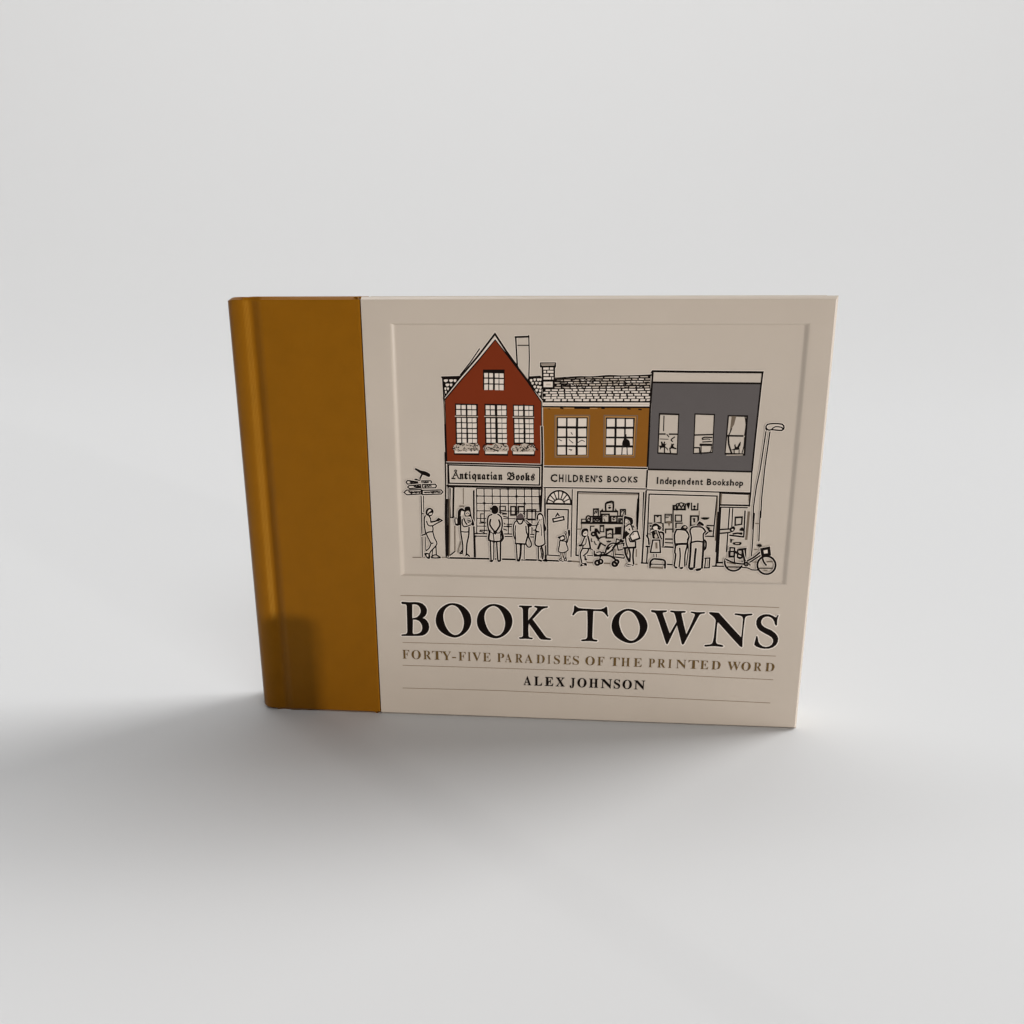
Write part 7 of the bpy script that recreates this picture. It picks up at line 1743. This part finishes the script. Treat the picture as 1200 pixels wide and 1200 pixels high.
def page_block():
    x0, x1, z0, z1, y0, y1 = 0.0045, W - 0.0035, 0.0032, H - 0.0032, BOARD + 0.0002, T - BOARD - 0.0002
    v, f = [], []
    n = 8
    for i in range(n + 1):
        y = y0 + (y1 - y0) * i / n
        bow = 0.0012 * (1 - (2 * i / n - 1) ** 2)
        v += [(x0, y, z0), (x1 - bow, y, z0), (x1 - bow, y, z1), (x0, y, z1)]
    for i in range(n):
        a, b = 4 * i, 4 * i + 4
        for k in range(4):
            f.append((a + k, a + (k + 1) % 4, b + (k + 1) % 4, b + k))
    f.append((3, 2, 1, 0))
    f.append((4 * n, 4 * n + 1, 4 * n + 2, 4 * n + 3))
    o = mesh_obj('page_block', v, f, [M_pages], book)
    fix_normals(o, False)


page_block()


# ------------------------------------------------------------------ printing on the cover
class Print:
    """Collects flat ink shapes lying on the cover, each colour a material slot."""

    def __init__(self, y):
        self.y = y
        self.v, self.f, self.i, self.m = [], [], [], []
        self.n = 0

    def slot(self, col):
        if col not in self.m:
            self.m.append(col)
        return self.m.index(col)

    def depth(self, layer):
        self.n += 1
        return self.y - layer * 12e-6 - (self.n % 5) * 0.9e-6

    def poly(self, loops, col, layer):
        y = self.depth(layer)
        pts = [[Vector((a, b, 0)) for a, b in lp] for lp in loops]
        flat = [p for lp in pts for p in lp]
        base = len(self.v)
        self.v += [(p.x * 1e-5, y, p.y * 1e-5) for p in flat]
        s = self.slot(col)
        for t in tessellate_polygon(pts):
            a, b, c = [flat[k] for k in t]
            cr = (b.x - a.x) * (c.y - a.y) - (b.y - a.y) * (c.x - a.x)
            if abs(cr) < 1e-6:
                continue
            t = tuple(t) if cr > 0 else tuple(reversed(t))
            self.f.append(tuple(base + k for k in t))
            self.i.append(s)

    def stroke(self, P, w, col, layer, closed=False, cap=True):
        y = self.depth(layer)
        P = [Vector(p) for p in P]
        n = len(P)
        h = w / 2
        if cap and not closed:
            P[0] = P[0] + (P[0] - P[1]).normalized() * h * 0.5
            P[-1] = P[-1] + (P[-1] - P[-2]).normalized() * h * 0.5
        base = len(self.v)
        s = self.slot(col)
        for k in range(n):
            a = P[k - 1] if (k or closed) else None
            c = P[(k + 1) % n] if (k < n - 1 or closed) else None
            e1 = (P[k] - a).normalized() if a is not None else None
            e2 = (c - P[k]).normalized() if c is not None else None
            e1 = e1 or e2
            e2 = e2 or e1
            n1 = Vector((-e1.y, e1.x))
            n2 = Vector((-e2.y, e2.x))
            mm = n1 + n2
            mm = mm / max(0.55, mm.dot(n1)) if mm.length > 0.2 else n1
            for sg in (1, -1):
                q = P[k] + mm * h * sg
                self.v.append((q.x * 1e-5, y, q.y * 1e-5))
        for k in range(n if closed else n - 1):
            a, b = base + 2 * k, base + 2 * ((k + 1) % n)
            self.f.append((a + 1, b + 1, b, a))
            self.i.append(s)

    def build(self, name, parent):
        return mesh_obj(name, self.v, self.f, [INK[c] for c in self.m], parent, self.i)


def nums(t):
    v = [float(a) for a in t.split()]
    return list(zip(v[::2], v[1::2]))


FLOOR_Y = YF + DEEP - 40e-6                  # just above the paper of the debossed panel
FACE_Y = YF - 40e-6                          # just above the paper of the cover's face
HALO = 46                                    # width of the glow painted round the ink, 1/100 mm each side / 2
LABELS = {
    'printed_house:red': 'printed brick red gabled shop with flower boxes',
    'printed_house:ochre': 'printed ochre shop with brick chimney and tiled roof',
    'printed_house:grey': 'printed slate grey flat-roofed shop',
    'printed_figure:reader': 'printed man leaning on the signpost reading',
    'printed_figure:doorway': 'printed woman with a pile of books in the doorway',
    'printed_figure:waiting': 'printed man with hands clasped behind his back',
    'printed_figure:hat': 'printed woman in a hat with a carrier bag',
    'printed_figure:ponytail': 'printed woman in a long coat with long hair',
    'printed_figure:small_child': 'printed small child reaching up by the door',
    'printed_figure:boy': 'printed boy walking beside the pushchair',
    'printed_figure:mother': 'printed woman with shoulder bag pushing the pushchair',
    'printed_figure:girl': 'printed girl in a skirt standing on a case',
    'printed_figure:browsing_man': 'printed bareheaded man browsing at the window',
    'printed_figure:hatted_man': 'printed man in a dark hat at the window',
}
def touch(a, b):
    return a[0] < b[1] and a[1] > b[0] and a[2] < b[3] and a[3] > b[2]


def stack(items):
    """Printing order: ground[i] is the fill an item lies on, level[i] its own height, in ink layers."""
    n = len(items)
    level, ground = [0.0] * n, [0.0] * n
    fills = [i for i in range(n) if items[i][0] == 'f']
    for i in fills:
        ground[i] = max([level[j] for j in fills if j < i and touch(items[i][6], items[j][6])], default=0.0)
        level[i] = ground[i] + 1.0
    for i in range(n):
        if items[i][0] == 's':
            ground[i] = max([level[j] for j in fills if j < i and touch(items[i][6], items[j][6])], default=0.0)
            level[i] = ground[i] + 1.0
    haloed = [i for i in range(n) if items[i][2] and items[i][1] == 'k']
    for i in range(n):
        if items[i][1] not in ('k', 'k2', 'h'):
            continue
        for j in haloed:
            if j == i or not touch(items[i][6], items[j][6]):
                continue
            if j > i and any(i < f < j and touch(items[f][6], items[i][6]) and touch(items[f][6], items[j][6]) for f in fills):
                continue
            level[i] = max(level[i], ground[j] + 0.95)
    return level, ground


prints = {}
for key, (lvl, data) in ART.items():
    p = Print(FLOOR_Y - lvl * 70e-6)
    items = []
    for row in data.split('\n'):
        head, col, w, rest = row.split(' ', 3)
        pts = nums(rest)
        box = (min(a for a, b in pts) - 12, max(a for a, b in pts) + 12, min(b for a, b in pts) - 12, max(b for a, b in pts) + 12)
        items.append((head[0], col, head[2] == '1', head[1] == '1', float(w), pts, box))
    level, ground = stack(items)
    for it, lv, gr in zip(items, level, ground):
        kind, col, halo, closed, w, pts, box = it
        if col == 'k':
            w *= 0.92 if key.startswith('printed_house') else 0.83
        if kind == 's':
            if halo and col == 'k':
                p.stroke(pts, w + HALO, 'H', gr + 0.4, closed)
            p.stroke(pts, w, col, lv, closed)
        else:
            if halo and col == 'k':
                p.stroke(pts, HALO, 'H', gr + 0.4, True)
            p.poly([pts], col, lv)
    prints[key] = p


def glyph(p, g, x, w, z, h, col, layer):
    U, F = GLYPHS[g]
    U = nums(U)
    y = p.depth(layer)
    base = len(p.v)
    p.v += [((x + a / 500 * w) * 1e-5, y, (z + b / 500 * h) * 1e-5) for a, b in U]
    s = p.slot(col)
    for t in F.split(';'):
        p.f.append(tuple(base + int(k) for k in t.split()))
        p.i.append(s)


for grp, g, x, w, z, h, col in LETTERS:
    if grp not in prints:
        prints[grp] = Print(FACE_Y)
    glyph(prints[grp], g, x, w, z, h, col, 8)
    if g[0] == 'f':                          # the blackletter sign is printed heavy
        glyph(prints[grp], g, x + 12, w, z, h, col, 8.4)

ti = Print(FACE_Y)
for loops in TITLE:
    L = [nums(t) for t in loops]
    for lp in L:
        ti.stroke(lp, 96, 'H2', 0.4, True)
    for lp in L:
        ti.stroke(lp, 15, 'k', 2, True)
    ti.poly(L, 'k', 3)
prints['title_lettering'] = ti

for key, p in prints.items():
    o = p.build(key.split(':')[0], cover)
    if key in LABELS:
        o['label'] = LABELS[key]
for r in RULES:
    p = Print(FACE_Y)
    p.stroke(nums(r), 24, 'u', 1, False)
    p.build('rule_line', cover)


# ------------------------------------------------------------------ card added out of view to shade the foot of the spine
def rounded_card(name, centre, width, height, thick, yaw, r):
    v, f = [], []
    ring = [(-width / 2, 0.0), (width / 2, 0.0)]
    for k in range(7):
        a = math.pi / 2 * k / 6
        ring.append((width / 2 - r + r * math.cos(a), height - r + r * math.sin(a)))
    for k in range(7):
        a = math.pi / 2 * (1 + k / 6)
        ring.append((-width / 2 + r + r * math.cos(a), height - r + r * math.sin(a)))
    n = len(ring)
    c, s = math.cos(yaw), math.sin(yaw)
    for d in (-thick / 2, thick / 2):
        for x, z in ring:
            v.append((x * c - d * s, x * s + d * c, z))
    f.append(tuple(range(n)))
    f.append(tuple(range(2 * n - 1, n - 1, -1)))
    for k in range(n):
        f.append((k, k + n, (k + 1) % n + n, (k + 1) % n))
    o = mesh_obj(name, v, f, [M_card], origin=Vector((0, 0, 0)))
    fix_normals(o, False)
    o.location = centre
    return o


M_card = material('shade_card', (0.02, 0.02, 0.02), 0.6, 0.2)
to_lamp = direction(-40, 2)
reach = 0.345 / -to_lamp.y
foot = Vector((0.0125, 0.0, 0.0)) + to_lamp * reach
CARD_H = 0.0420 + to_lamp.z * reach
card = rounded_card('shade_card', (foot.x, foot.y, 0.0), 0.0240 * math.cos(math.radians(50)), CARD_H, 0.004, math.radians(50), 0.0045)
tag(card, 'small black card standing on the floor in front of the book, shading its spine', 'card')
